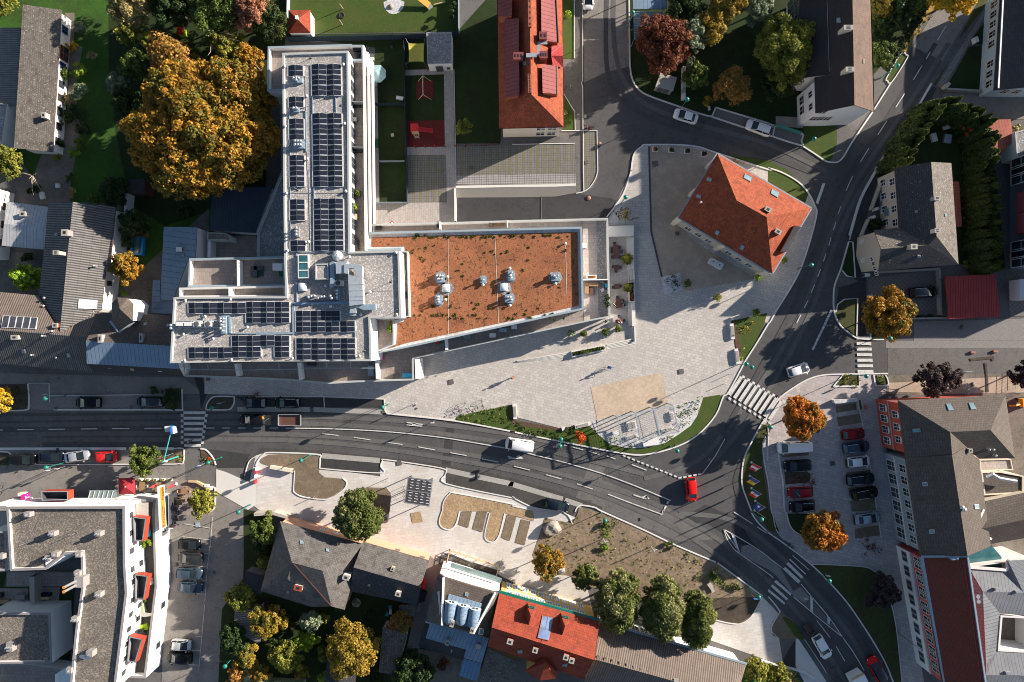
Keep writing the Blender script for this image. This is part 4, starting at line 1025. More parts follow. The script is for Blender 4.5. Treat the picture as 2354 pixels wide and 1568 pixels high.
flat(t,"11:542,858 665,855 668,1000 545,1005",ZR+1.1,ZR+.98,ZR,'wall_grey','rg','coping',.2)
def dome(label,st,z,s_=1.2):
 c=P(st,z);t=thg('dome_rooflight',c,label,'roof light')
 b=MB();b.box(c,(s_,s_,.3),'pale');b.bd('base',t)
 b=MB();h=s_/2
 prof=[(1,.3),(.85,.45),(.5,.58),(.1,.62)]
 v=[];
 for k,zz in prof:v+=[c+V3((x*h*k,y*h*k,zz))for x,y in((-1,-1),(1,-1),(1,1),(-1,1))]
 f=[(r*4+i,r*4+(i+1)%4,r*4+4+(i+1)%4,r*4+4+i)for r in range(3)for i in range(4)]+[(12,13,14,15)]
 b.mesh(v,f,'dome',True);b.bd('dome',t)
dome('white dome roof light on the gravel near the stairwell glazing',"11:432,1072",ZR)
G=7.66
dome('western white dome roof light on the planted roof',"11:1748,1083",G);dome('eastern white dome roof light on the planted roof',"11:2277,1072",G)
def pads(n,st,wd,hh):
 b=MB();c=P(st,G);k=14
 v=[c+V3((mcos(6.283*i/k)*wd*RU(.5,.62),msin(6.283*i/k)*hh*RU(.5,.62),.02))for i in range(k)]
 b.poly(v,'rg_grey');return b.bd('gravel_patch',L)
for st,a,bb in(("11:1695,990",1.8,2.),("11:1755,1085",1.9,1.9),("11:1683,1190",1.4,2.1),("11:2090,1010",1.2,1.5),("11:2340,970",1.4,2.),("11:2285,1080",2.,2.),("11:2330,1180",1.6,1.8),("21:400,985",1.9,1.8)):pads('',st,a,bb)
vbox('grey vent box north-west of the western dome on the planted roof',"11:1695,990",1.4,1.4,[(-.4,.3),(0,.3),(.4,.3),(-.2,-.2),(.3,-.2)],G)
vbox('grey vent box south-west of the western dome on the planted roof',"11:1683,1190",1.,1.5,[(0,.4),(0,0),(.1,-.4)],G)
vbox('small single vent box in the middle of the planted roof',"11:2090,1010",.8,.9,[(0,0)],G)
vbox('vent box north of the eastern dome on the planted roof',"11:2345,970",1.,1.5,[(.1,.4),(-.1,0),(0,-.4)],G)
vbox('vent box south of the eastern dome on the planted roof',"11:2330,1180",1.4,1.3,[(-.3,.2),(.1,.2),(.3,-.2)],G)
vbox('lone vent box near the east end of the planted roof',"21:400,985",1.4,1.1,[(-.3,.2),(0,-.1),(.3,.2)],G)
def capvent(label,sts,z,group):
 pr=None
 for st in sts.split():
  c=P(st,z)
  if pr is None:
   pr=thg('roof_vent',c,label,'roof vent',group);b=MB();b.tube(c,c+V3((0,0,.35)),.09,'mgrey',8);b.bd('stem',pr)
   b=MB();b.lathe(c+V3((0,0,.35)),[(.22,0),(.23,.08),(.02,.13)],'pale',12);b.bd('cap',pr)
  else:
   o=copy_tree(pr);o.location=c
capvent('small round white vent cap standing in the gravel of the solar roof',"10:270,620 10:808,602 10:472,893 10:818,1143 10:275,1168 10:480,1468 11:288,215 11:830,196 11:492,660 11:297,742 11:863,797 11:1053,1117 11:692,1253 11:970,1328 11:643,1064 11:1290,757 11:1297,1325 01:1715,1198 01:2128,1187 01:1895,1343 01:2281,1442 01:1698,1507 01:1968,1547 02:1707,180 02:2138,174 12:340,160 12:958,140",ZR,'vent caps on the solar roof')
capvent('small round white vent cap on the brown planted roof',"11:1764,980 11:1745,1190 11:2088,1053 11:2333,902 11:2335,1242 21:400,1045 21:490,675",G,'vent caps on the planted roof')
def mast(sts,z,h,label,group):
 pr=None
 for st in sts.split():
  c=P(st,z)
  if pr is None:
   b=MB();b.tube(c,c+V3((0,0,h)),.035,'mgrey',6);b.lathe(c,[(.18,0),(.16,.08),(.03,.1)],'dgrey',8);pr=b.bd('lightning_rod',None,c,label,'lightning rod',group)
  else:
   o=pr.copy();LK(o);o.location=c
mast("10:505,535 10:640,905 10:785,970 11:790,210 11:385,180 11:1245,1022 12:95,130 12:1000,90 11:1310,1285",ZR,1.7,'thin lightning rod on a round foot on the solar roof','lightning rods')
pb=MB()
random.seed(3)
for k in range(120):
 fx,fy=random.random(),random.random()
 st="11:%d,%d"%(1430+fx*1500,600+fy*800)
 c=P(st,G)
 if not(P("11:1430,600",G).x<c.x<P("21:590,600",G).x and P("11:1500,1380",G).y<c.y<P("11:1500,590",G).y):continue
 if random.random()<.6:c=P("11:%d,%d"%(1440+fx*1450,random.choice((598,606,615,1330,1360))),G)
 r=RU(.05,.24)
 for j in range(int(12+r*50)):
  p=c+V3((random.gauss(0,r*.5),random.gauss(0,r*.5),abs(random.gauss(0,r*.25))+.02))
  d=V3((RU(-1,1),RU(-1,1),RU(.1,.8))).normalized()*RU(.06,.14);e=d.orthogonal().normalized()*.06
  pb.poly([p-d-e,p+d-e,p+d+e,p-d+e],random.choice(('leaf_g','leaf_d','leaf_yg')))
o=pb.bd('roof_plants',L);o['kind']='stuff'
h=Hs('farmhouse','long low farmhouse with weathered mottled tiles and white wall along the garden','house',"00:210,42,4.4 565,92,3.1 485,1398,3.1 128,1362,4.4",[((0,1,2,3),'slate_m')],'white',.35)
for f,w_,fm in((.10,1.1,'flag_blue'),(.27,2.2,'brickred'),(.365,1.,'flag_blue'),(.50,1.,'dgrey'),(.60,1.,'wood_d'),(.70,1.3,'dgrey'),(.81,1.,'dgrey'),(.92,1.1,'dgrey')):
 a,b_=h.wtop[2],h.wtop[1];d=(b_-a);p=ZV(b_,0).lerp(ZV(a,0),f)
 pwin(h.root,(p.x+.02,p.y,.9 if w_<2 else .3),mat2(d.y,d.x),w_,1.25 if w_<2 else 2.,fm,'glass','cross')
h.chim_(0,"00:440,1078",.6,.8,1.,'cream',0,1)
Hs('shed','corrugated lean-to shed against the left side of the farmhouse','shed',"00:-90,258,2.4 190,254,2.9 158,985,2.9 -90,955,2.4",[((0,1,2,3),'corr_old')],'wwhite',.1)
t=thg('outbuilding',P("00:30,1150"),'white flat-roofed outbuilding south of the corrugated lean-to','outbuilding');flat(t,"00:-120,948 60,952 -5,1395 -120,1400",3.2,3.,0,'wwhite','rg_grey','wood_grey',.12)
t=thg('house',P("01:40,450"),'white house wall with small windows at the left picture edge','house');flat(t,"01:-260,150 -25,165 -75,800 -260,800",3.9,3.6,0,'wwhite','rg_brown','coping',.2)
a,b_=P("01:-75,800",3.9),P("01:-25,165",3.9)
wwin(t,a,b_,3,1.2,1.,1.2,.1,.9,'wood_d')
Hs('workshop','small workshop roofed in pale standing-seam metal beside the barn','workshop',"01:60,285,3.2 440,335,3.2 425,525,3.7 405,728,3.2 15,692,3.2 37,492,3.7",[((0,1,2,5),'seam_white'),((5,2,3,4),'seam_white')],'wwhite',.3).chim_(0,"01:230,405",.9,.7,.5,'lilac',0,1)
h=Hs('barn','tall barn with a dark corrugated roof lit along its eastern slope','barn',"01:445,298,5.2 670,290,8.0 548,1502,8.0 355,1150,5.2 405,728,5.2 1063,338,5.0 1012,886,5.0 976,890,4.8 932,1282,4.8",[((0,1,2,3,4),'corr_dark'),((1,5,6,7,8,2),'corr_dark')],'white',.4)
h.chim_(0,"01:590,770",.8,.55,1.9,'concrete',0,4);h.chim_(1,"01:630,580",.9,.9,.9,'lilac',0,1)
h.skyl(1,"01:722,1180 900,1192 893,1275 712,1270",'galv','dome');h.skyl(0,"01:505,575 532,575 530,605 503,605")
h.pipe(1,"01:880,880");h.pipe(0,"01:425,1175 418,1248",.14,.5)
wwin(h.root,h.wtop[8],h.wtop[7],1,2.2,.7,1.2,.3,.9,'wood_d','glass','plain')
h=Hs('street_house','long street house with a dark corrugated slope down to the pavement and solar heaters behind','house',"01:-60,1115,5.6 20,1120,5.6 355,1150,5.6 548,1500,8.4 -60,1465,8.4 915,1284,6.4 800,1534,8.6 02:862,290,5.2 0,208,5.2 -60,203,5.2",[((0,1,2,3,4),'corr_brown_and_lit'),((3,5,6),'corr_brown_and_lit'),((4,3,6,7,8,9),'corr_dark_x')],'wall_beige',.35)  # rear slopes take the browner sheet; sunlight is put into its colour
for i in range(5):
 x=32+i*64;h.skyl(0,"01:%d,%d %d,%d %d,%d %d,%d"%(x,1335+i*4,x+62,1339+i*4,x+46,1450+i*3,x-18,1447+i*3),'solar_frame','thermal_glass',.14,'solar_heater')
h.chim_(0,"01:530,1425",.7,.6,.6,'brickred',0,1);h.chim_(2,"01:160,1535",1,.6,.6,'wall_beige',0,1)
h.skyl(2,"02:200,72 232,75 236,112 205,110");h.skyl(2,"02:614,110 643,112 650,150 620,150");h.pipe(2,"02:310,130 540,155");h.pipe(0,"01:500,1478 410,1522")
h=Hs('turret_house','street house with a slate roof, pointed turret and blue metal lower roof','house',"01:905,1303,7.0 1582,1332,7.0 02:1566,45,9.4 790,3,9.4 1650,258,8.2 798,210,8.2 1690,328,5.6 865,287,5.6",[((0,1,2,3),'slate_b'),((3,2,4,5),'seam_blue'),((5,4,6,7),'slate_dark')],'wwhite',.1)
m=MB();tv=pts("01:1028,1222,10.6 1078,1168,10.6 1172,1172,10.6 1228,1226,10.6 1224,1388,9.8 1090,1482,8.5 1026,1378,9.8 1100,1272,12.6")
for f in((0,1,7),(1,2,7),(2,3,7),(3,4,5,7),(0,7,5,6)):
 p=[tv[i]for i in f];m.poly(p if area2(p)>0 else p[::-1],'slate_b')
m.bd('turret_roof',h.roof)
m=MB();q=tv[:5]+tv[6:7];q=inset(q,.12)if area2(q)>0 else inset(q[::-1],.12);m.ring([ZV(a,6)for a in q],[a-V3((0,0,.05))for a in q],'wwhite');m.bd('turret',h.root)
m=MB()
for a,b_ in zip(pts("01:1010,1385,8.6 1095,1490,8.5"),pts("01:1095,1490,8.5 1235,1390,8.6")):m.rib([a,b_],.3,8.4,8.62,'galv')
m.bd('flashing',h.roof)
for st in("01:1325,1400 1352,1398 1348,1430 1320,1428","01:1530,1410 1556,1410 1556,1440 1530,1440"):h.skyl(0,st)
h.chim_(0,"01:945,1545",.5,1.2,.7,'galv',0,1);h.chim_(0,"01:1315,1540",.4,1.3,.6,'galv',0,1)
for st in("02:1010,248","02:1470,275"):h.boxdormer("02:%s,7.4 %d,%d,7.4 %d,%d,7.0 %d,%d,7.0"%(st.split(':')[1].replace('1010,248','990,233').replace('1470,275','1450,262'),int(st.split(':')[1].split(',')[0])+18,int(st.split(',')[1])-14,int(st.split(':')[1].split(',')[0])+18,int(st.split(',')[1])+10,int(st.split(':')[1].split(',')[0])-20,int(st.split(',')[1])+8),'galv','galv',1.)
h.skyl(2,"02:1195,250 1225,252 1232,270 1205,270",'wood_p')
h=Hs('workshop_hall','low hall with blue-grey standing-seam roof next to the terraces','workshop',"01:1505,520,3.6 1812,520,4.3 1796,803,4.3 1733,808,4.2 1590,1192,4.2 1473,1190,3.6",[((0,1,2,3,4,5),'seam_bg')],'white',.1)
h.chim_(0,"01:1660,730",.8,.6,.5,'brickred',0,0,'pale');h.skyl(0,"01:1660,765 1695,765 1695,795 1660,795")
Hs('lean_to','grey-blue metal lean-to between the hall and the turreted house','shed',"01:1405,1008,2.9 1474,1012,3.1 1472,1192,3.3 1590,1195,3.5 1582,1325,3.5 1390,1306,2.9",[((0,1,2,3,4,5),'seam_bg')],'wwhite',.1)
Hs('garage','large shaded garage with a navy metal roof under the chestnut tree','garage',"01:1952,150,4.5 11:150,152,4.5 0,548,3.6 01:2354,575,3.6 1925,552,3.6",[((0,1,2,3,4),'seam_navy')],'wwhite',.12)
t=thg('annex',P("01:1990,600"),'small white annex at the corner of the paved patio','annex');flat(t,"01:1905,568 2070,575 2112,600 2110,648 2065,640 1900,640",3.,2.8,0,'wwhite','rg_brown','coping',.14)
b=MB();b.rib(pts("01:1922,645 1920,800",2.2),.5,0,2.2,'wwhite');b.bd('garden_wall',None,None,'white garden wall closing the west side of the paved patio','wall')
sheet('patio','tpave',6,"01:1930,600 2354,600 11:0,560 30,800 01:2354,815 1930,815")
h=Hs('pavilion','small square pavilion with a red pyramid roof on the playground lawn','pavilion',"10:297,95,2.7 499,92,2.7 501,301,2.7 298,303,2.7 382,178,4.4",[((0,1,4),'clay_b'),((1,2,4),'clay_b'),((2,3,4),'clay_b'),((3,0,4),'clay_b')],'white',.12)
h.chim_(0,"10:382,172",.35,.45,.45,'dome',0,0,'dome',.4)
t=thg('garden_hut',P("10:1690,450"),'white flat hut with grey gravel roof by the playground','hut');flat(t,"10:1566,300 1798,298 1800,583 1577,592",3.,2.92,0,'white','rg_grey','coping',.1)
a,b_=P("10:1577,592",3.),P("10:1800,583",3.)
pwin(t,(a.x*.55+b_.x*.45,a.y-.02,.05),mat2(b_.y-a.y,b_.x-a.x),1.1,2.1,'mgrey','dgrey','plain','door');pwin(t,(a.x*.18+b_.x*.82,a.y+.02,.9),mat2(b_.y-a.y,b_.x-a.x),.5,.7,'mgrey','iron','plain')
h=Hs('tiled_house','long house with bright red tiles, pink metal dormers and cream end wall','house',"20:160,-120,11.6 460,-120,6.6 473,1168,6.6 10:2235,1182,6.6 10:2218,-120,6.6 20:176,866,11.6",[((0,1,2,5),'clay_o'),((2,3,5),'clay_o'),((3,4,0,5),'clay_o')],'cream',.55)
for st in("20:265,-120,10.9 405,-120,9.3 430,390,9.3 272,372,10.9","20:276,596,10.9 422,599,9.3 425,864,9.3 282,856,10.9","10:2285,178,9.3 20:62,168,10.9 68,878,10.9 10:2290,902,9.3","10:2223,-120,9.2 20:0,-120,10.8 0,150,10.8 10:2226,152,9.2"):h.boxdormer(st,'seam_pink','brickred',2.3)
for st in("20:400,-120,9.4 428,388,9.4","20:408,600,9.4 412,862,9.4"):
 b=MB();b.rib(pts(st),.08,9.32,9.55,'iron');b.bd('snow_rail',h.roof)
m=MB();gv=pts("20:365,420,9.0 468,420,7.2 468,618,7.2 375,612,9.0 362,512,10.2 470,514,9.2")
for f in((4,5,1,0),(4,3,2,5)):
 p=[gv[i]for i in f];m.poly(p if area2(p)>0 else p[::-1],'seam_red')
m.poly([gv[1],gv[2],gv[5]],'cream');m.bd('gable',h.roof)
for st,n in(("20:282,370",2),("20:285,545",3)):h.chim_(0,st,1.,1.1,1.6,'brickred',R(90),n,'seam_pink')
h.chim_(2,"20:58,555",1.,1.4,1.6,'brickred',R(90),3,'seam_pink');h.skyl(2,"20:103,568 130,566 130,600 104,602",'wall_beige')
for y0,y1 in((-120,245),(680,855)):
 b=MB();p=pts("20:160,%d,11.9 166,%d,11.9"%(y0,y1));b.rib(p,.5,11.4,11.9,'brickred')
 for k in range(7):q=p[0].lerp(p[1],(k+.5)/7);b.box((q.x,q.y,11.9),(.2,.3,.02),'black')
 b.bd('ridge_vent',h.roof)
b=MB();b.rib(pts("20:245,400,10.6 245,520,10.6"),.55,10.4,10.6,'galv');b.rib(pts("20:235,395,10.6 325,395,10.6"),.4,10.4,10.62,'galv');b.rib(pts("20:130,505,11.9 225,512,11.4"),.6,11.4,11.75,'galv');b.bd('roof_walkway',h.roof)
b=MB();b.ring(*[[ZV(a,z)for a in inset(pts("20:460,-120 473,1168 10:2235,1182 10:2218,-120",6.6)[::-1],d)]for z,d in((6.5,.12),(6.62,-.08))],'seam_pink');b.bd('gutter',h.root)
h.win(2,3,2,3.6,1.3,1.5,lo=.58,hi=.98,fm='pale',style='cross');h.win(2,3,2,.8,1.3,1.5,lo=.58,hi=.98,fm='pale')
h=Hs('hipped_house','square hipped house with orange tiles standing alone on the plaza','house',"20:1888,1412,6.3 31:400,348,6.3 31:40,952,6.3 21:1530,434,6.3 21:2065,276,10.6 21:2342,430,10.6",[((0,1,5,4),'clay_o'),((1,2,5),'clay_o'),((2,3,4,5),'clay_o'),((3,0,4),'clay_o')],'old_wall',.55)
for st,f in(("21:2140,30 2208,68 2188,108 2123,72",0),("31:35,172 105,205 85,255 20,215",0),("21:1795,62 1840,80 1830,108 1785,92",3),("21:1700,220 1745,238 1735,262 1690,245",3),("21:1880,545 1912,560 1890,600 1862,582",2),("21:2110,678 2142,692 2120,735 2090,718",2)):h.skyl(f,st)
h.chim_(0,"21:2340,365",.9,.6,.6,'brickred',R(-30),1);h.chim_(1,"31:75,570",.9,.6,.8,'brickred',R(-30),1);h.pipe(3,"21:1727,300")
m=MB();gp=[a+V3((0,0,.03))for a in pts("20:1888,1412,6.3 31:400,348,6.3 31:40,952,6.3 21:1530,434,6.3")]
for i in range(4):m.beam(gp[i]-V3((0,0,.12)),gp[(i+1)%4]-V3((0,0,.12)),.28,.12,'cop_b')
m.bd('gutter',h.root)
m=MB();q=pts("31:248,505,7.7 305,520,7.7 178,745,7.7 118,745,8.0")
m.poly(q if area2(q)>0 else q[::-1],'slate_dark');m.ring([a-V3((0,0,1.6))for a in q],q,'brickred');m.bd('dormer',h.roof)
h.win(2,3,7,3.9,1.,1.5,fm='pale');h.win(2,3,7,.9,1.,1.6,fm='pale',skip=(3,));h.win(3,0,4,3.9,1.,1.5,fm='pale');h.win(1,2,4,3.9,1.,1.5,fm='pale')
b=MB();q=pts("20:1888,1412,6.3 31:400,348,6.3 31:40,952,6.3 21:1530,434,6.3");q=inset(q if area2(q)>0 else q[::-1],.46)
b.ring([ZV(a,3.3)for a in q],[ZV(a,3.55)for a in q],'wall_beige');b.ring([ZV(a,3.55)for a in q],[ZV(a,3.55)for a in inset(q,.2)],'wall_beige')
for i in range(4):
 d=(q[(i+1)%4]-q[i]);
 for f in(0,.5,1):p=q[i]+d*f;b.box((p.x,p.y,0),(.7,.7,6),'cream',mat2(d.y,d.x))
b.bd('pilaster',h.root)
h=Hs('gabled_house','white gabled house with brown tiles, its narrow gable facing the junction','house',"30:775,-120,11.2 795,967,11.2 972,1026,7.6 938,-120,7.6 438,1042,7.6 428,712,7.6 588,684,8.9 560,-120,8.9",[((0,1,2,3),'clay_old'),((0,7,6,5,4,1),'clay_black_and_shade')],'white',.35)  # west slope gets a blacker tile; its shade is put into the colour
Hs('house_wing','','',"30:562,-120,8.6 588,678,8.6 318,718,5.9 286,-120,5.9",[((0,1,2,3),'clay_black_and_shade')],'white',.3,root=h.root,rname='wing_roof',wname='wing_wall')  # wing slope likewise carries its shade in the tile colour
h.chim_(1,"30:700,290",1.3,.6,1.3,'cream',0,3);h.chim_(1,"30:725,660",1.2,.6,.9,'cream',0,2);h.skyl(1,"30:630,168 668,165 670,208 632,212",'wood_grey');h.skyl(0,"30:868,545 884,545 884,585 868,585",'concrete')
h.win(4,5,2,4.6,.9,1.2,fm='lwhite',lo=.1,hi=.9);h.win(4,5,2,1.2,1.2,1.5,lo=.1,hi=.75);h.win(1,4,3,3.2,1.,1.5,lo=.1,hi=.95);h.win(1,4,1,6.6,1.,1.3,lo=.1,hi=.4)
wwin(h.root,P("30:320,716",5.9),P("30:288,-120",5.9),7,1.2,.9,2.,.45,.98,'mgrey','glass','cross');wwin(h.root,P("30:322,716",5.9),P("30:290,-120",5.9),7,3.7,.9,1.5,.45,.98,'mgrey','glass','cross')
b=MB();b.rib(pts("30:942,-120,7.7 976,1026,7.7"),.2,7.45,7.62,'clay_o');b.bd('gutter',h.root)
h=Hs('pale_blue_house','pale blue house with a dark roof at the top right edge','house',"30:2140,-120,4.4 2075,832,4.4 2560,785,6.8 2620,-120,6.8 3000,820,4.4 3060,-120,4.4",[((0,1,2,3),'slate_dark'),((3,2,4,5),'slate_dark')],'wpblue',.55)
h.win(0,1,9,1.6,1.,1.4,lo=.02,hi=.97,fm='cream',style='sill',skip=(5,));h.win(1,2,2,1.8,1.,1.4,lo=.25,hi=.9,fm='cream',style='sill')
p=h.hit(0,"30:2160,-110 2112,815");b.beam(p[0],p[1],.22,.2,'steel');b.bd('snow_guard',h.roof)
h=Hs('villa','beige villa with mottled grey slate roof in an L shape opposite the orange house','house',"30:1165,1545,5.8 1500,1490,9.2 31:1550,606,9.2 1475,686,8.4 1205,527,5.8 30:1685,1500,5.8 31:1752,864,5.8 1018,923,5.8 1040,723,8.4 975,549,5.8",[((0,1,2,3,4),'slate_l'),((1,5,6,2),'slate_m'),((2,6,7,8,3),'slate_l'),((4,3,8,9),'slate_m')],'wall_beige',.3)  # west and south slopes take darker slate; shade is put into their colour
h.win(0,4,4,3.6,1.,1.4,fm='pale',lo=.05,hi=.97,style='sill');h.win(0,4,4,.9,1.,1.4,fm='pale',lo=0,hi=.92,style='sill')
h.win(7,8,4,4.,.55,.75,fm='pale',lo=.25,hi=1.35);h.win(7,8,1,1.,.7,1.3,pm='lwhite',lo=.2,hi=.5,style='plain');h.win(9,8,1,1.,.7,1.3,pm='lwhite',lo=.1,hi=.5,style='plain')
h.chim_(0,"31:1535,262",.9,.55,.6,'galv',0,1);h.chim_(0,"31:1528,560",.8,.6,.8,'cream',0,2);h.chim_(3,"31:1310,708",.9,.7,.9,'wall_beige',0,1)
h.skyl(0,"31:1350,367 1378,367 1378,390 1350,390");h.skyl(1,"31:1618,400 1642,400 1642,425 1618,425");h.skyl(2,"31:1370,776 1398,776 1398,802 1370,802")
q=pts("31:1702,100,2.9 1756,100,2.5 1784,516,2.5 1732,516,2.9");b=MB();b.prism(q,2.4,None,'seam_rust','seam_rust');b.bd('porch_roof',h.root)
q=pts("31:1070,352,2.7 1122,345,2.7 1127,420,2.6 1072,425,2.6");b=MB();b.prism(q,2.55,None,'cglass','cglass');b.bd('glass_canopy',h.root)
for st,lb in(("30:1190,1520 31:1060,95 868,600",'pale wall with stone caps between villa yard and pavement'),):fwall('garden_wall',"31:1060,92 960,360",0,1.2,.2,'concrete',lb,'wall')
fwall('garden_wall',"31:938,440 870,600",0,1.2,.2,'concrete','short pale wall between the yard gate and the villa wing','wall')
b=MB();
for st in("31:965,365","31:935,440"):b.box(P(st),(.45,.45,1.5),'pale',R(25))
g1=b.bd('gate_pillars',None,None,'pair of pale gate pillars in the wall of the villa yard','gate pillars')
fwall('garden_wall',"31:1000,935 1580,905",0,1.,.35,'concrete','low concrete wall along the top of the paved driveway','wall');fwall('garden_wall',"31:1580,910 1595,1330",0,1.,.3,'concrete','low concrete wall on the right of the paved driveway','wall')
fwall('garden_wall',"31:1290,1362 1660,1355",0,.9,.25,'concrete','low wall on the street side of the villa driveway','wall')
for st,lb in(("31:890,960 940,960",'pale stub wall left of the driveway entrance'),("31:915,1160 960,1155",'pale stub wall beside the round tree')):fwall('garden_wall',st,0,1.6,.5,'pale',lb,'wall')
def carport(label,st,m,z,posts=True):
 p=pts(st);t=thg('carport',sum(p,V3())/len(p)*1,label,'carport');ORG[t.name].z=0;t.location.z=0
 b=MB();b.prism(p,0,None,m,m);b=MB()
 q=p if area2(p)>0 else p[::-1]
 b.poly(q,m);b.ring([a-V3((0,0,.2))for a in q],q,m);b.poly([a-V3((0,0,.2))for a in q][::-1],'dgrey');b.bd('roof',t)
 for a in inset(q,.35):
  b=MB();b.tube((a.x,a.y,0),(a.x,a.y,a.z-.15),.08,'wood_d',8);b.bd('post',t)
 return t
carport('wide carport with a dark red ribbed metal roof beside the villa driveway',"31:1628,975,2.9 2095,955,2.9 2132,1345,2.7 1660,1366,2.7",'seam_red',2.9)
carport('smaller carport with a faded rust-red roof behind the tall hedge',"30:2018,1102,2.9 2232,1097,2.9 2252,1300,2.7 2092,1450,2.7 2050,1400,2.7",'seam_rust',2.9)
carport('blue metal carport roof at the top beside the street',"20:1112,-120,3.2 1425,-120,3.2 1422,82,3.0 1114,84,3.0",'seam_blue',3)
q=pts("20:1118,112,3.0 1390,115,3.0 1382,365,2.8 1122,362,2.8");t=thg('glass_porch',V3((q[0].x,q[0].y,0)),'glass-roofed porch with thin bars beside the copper tree','porch')
b=MB();b.prism(q,2.7,None,'cglass','cglass');b.bd('glass_roof',t)
for i in range(5):
 b=MB();b.beam(q[0].lerp(q[3],i/4)+V3((0,0,.03)),q[1].lerp(q[2],i/4)+V3((0,0,.03)),.08,.06,'ductb');b.bd('glazing_bar',t)
for a in q:b=MB();b.tube((a.x,a.y,0),(a.x,a.y,2.7),.06,'mgrey',6);b.bd('post',t)
x0=P("31:2215,0").x
t=thg('pink_house',(x0,P("31:0,400").y,0),'dark pink terrace house with orange bay windows at the right edge','house')
b=MB();y0,y1=P("31:2200,910").y,P("30:2200,1430").y
b.box((x0+9.2,(y0+y1)/2,0),(18,y1-y0,9.5),'wall_bluegrey',0,False,'clay_b');b.bd('wall',t)
for ya,yb,m in((240,420,'wall_pink'),(425,610,'wall_pink')):
 b=MB();a1,a2=P("31:0,%d"%ya).y,P("31:0,%d"%yb).y;b.box((x0-.1,(a1+a2)/2,2.6),(1.2,a1-a2-.05,6.8),m);b.bd('facade',t)
 pwin(t,(x0-.72,(a1+a2)/2,4.6),R(-90),1.5,1.7,'pale')
for ya,yb in((-40,160),(700,895)):
 b=MB();a1,a2=P("31:0,%d"%ya,0).y,P("31:0,%d"%yb,0).y;b.box((x0-.4,(a1+a2)/2,2.4),(2.4,a1-a2,4.4),'wall_peach',0,True,'clay_dark');b.bd('bay',t)
 for f in(.28,.72):pwin(t,(x0-1.62,a2+(a1-a2)*f,2.8),R(-90),2.5,3.4,'pale')
for ya in(180,650):pwin(t,(x0+.18,P("31:0,%d"%ya).y,4.6),R(-90),1.2,1.7,'pale')
t=thg('white_house',P("30:2330,1350"),'white house corner behind the rust-red carport','house');flat(t,"30:2270,1215 2700,1100 2700,1490 2290,1450",3.6,3.4,0,'white','rg_grey','coping',.2)
wwin(t,P("30:2290,1450",3.6),P("30:2600,1480",3.6),2,1.,1.1,1.3,.05,.6,'pale')
sheet('yard','court_pavers',3,"31:2190,905 2440,905 2440,1340 2220,1340")
t=thg('garden_shed',P("31:2335,1090"),'pale shed standing in the paved yard at the right edge','shed');flat(t,"31:2315,1000 2440,995 2440,1190 2318,1190",2.5,2.4,0,'wwhite','pale','pale',.1)
h=Hs('corner_house','brick-red corner house with white arched windows and hipped slate roof','house',"32:1195,547,7.6 2182,498,7.6 2045,820,10.8 1675,838,10.8 2272,1079,7.6 1942,1084,7.6 1692,1046,10.8 1262,1072,7.6 1830,985,9.4",[((0,1,2,3),'slate_b'),((1,4,2),'slate_b'),((3,2,4,5,8),'slate_b'),((3,8,6),'slate_b'),((0,3,6,7),'slate_b')],'wall_red',.5)
for st in("32:1636,580 1685,578 1705,640 1655,645","32:1843,572 1893,568 1912,630 1862,635"):h.skyl(0,st)
h.skyl(4,"32:1325,808 1400,803 1405,838 1330,842");h.chim_(2,"32:1825,1000",.5,.5,.9,'concrete',0,1);h.pipe(2,"32:2010,995 2050,995 2070,1050")
h.win(0,7,3,4.6,1.,1.4,fm='lwhite',style='arch',lo=.12,hi=.88);h.win(0,7,4,1.,1.1,1.7,fm='lwhite',style='arch',lo=.04,hi=.95);h.win(0,1,6,4.6,1.,1.4,fm='lwhite',style='arch')
b=MB();q=[h.wtop[k]for k in h.loop];q=q if area2(q)>0 else q[::-1];q=inset(q,-.06);b.ring([ZV(a,3.5)for a in q],[ZV(a,3.85)for a in q],'wall_bluegrey');b.bd('cornice',h.root)
h=Hs('town_hall_wing','blue-grey wing with white window frames between the red and pink fronts','house',"32:1262,1074,7.6 1692,1050,11 33:1834,412,11 1400,412,7.6 32:1800,985,9.8 1940,1088,8.6 33:2050,320,8.6",[((0,1,2,3),'slate_b'),((1,4,5,6,2),'slate_b')],'wall_bluegrey',.5)
h.win(0,3,7,4.6,1.15,1.6,fm='lwhite',lo=.05,hi=.97);h.win(0,3,6,.9,1.6,2.2,fm='lwhite',lo=.05,hi=.97,style='arch')
h.skyl(0,"32:1420,1300 1465,1300 1467,1333 1422,1333",'pale');h.skyl(0,"33:1482,168 1530,166 1534,200 1486,202",'pale');h.skyl(1,"32:1892,1505 1932,1500 1936,1540 1898,1545",'pale');h.pipe(1,"32:1770,1525 1790,1545",.2,.4)
b=MB();q0,q1=h.wtop[0],h.wtop[3];b.rib([V3((q0.x-.1,q0.y,0)),V3((q1.x-.1,q1.y,0))],.25,3.5,3.8,'lwhite');b.bd('cornice',h.root)
h2=Hs('rear_wing','rear wing with grey shingle slopes and a metal valley behind the blue-grey front','house',"32:2004,1475,7.0 2420,1385,7.0 33:2420,65,9.6 1905,170,9.2 2048,300,6.6 2420,235,6.6",[((0,1,2,3),'slate_b'),((3,2,5,4),'slate_b')],'cream',.2)
b=MB()
for s_ in("33:1985,-20,9.0 1895,170,9.2","33:1895,170,9.2 2055,255,8.4"):p=pts(s_);b.beam(p[0],p[1],.35,.06,'pale')
b.bd('valley_gutter',h2.root)
t=thg('annex',P("32:2150,1250"),'cream annex with a small shingled lower roof round the planted terrace','annex')
flat(t,"32:1960,1205 2130,1200 2350,1240 2350,1400 1990,1420",5.2,5.,0,'cream','slate_b','cream',.2)
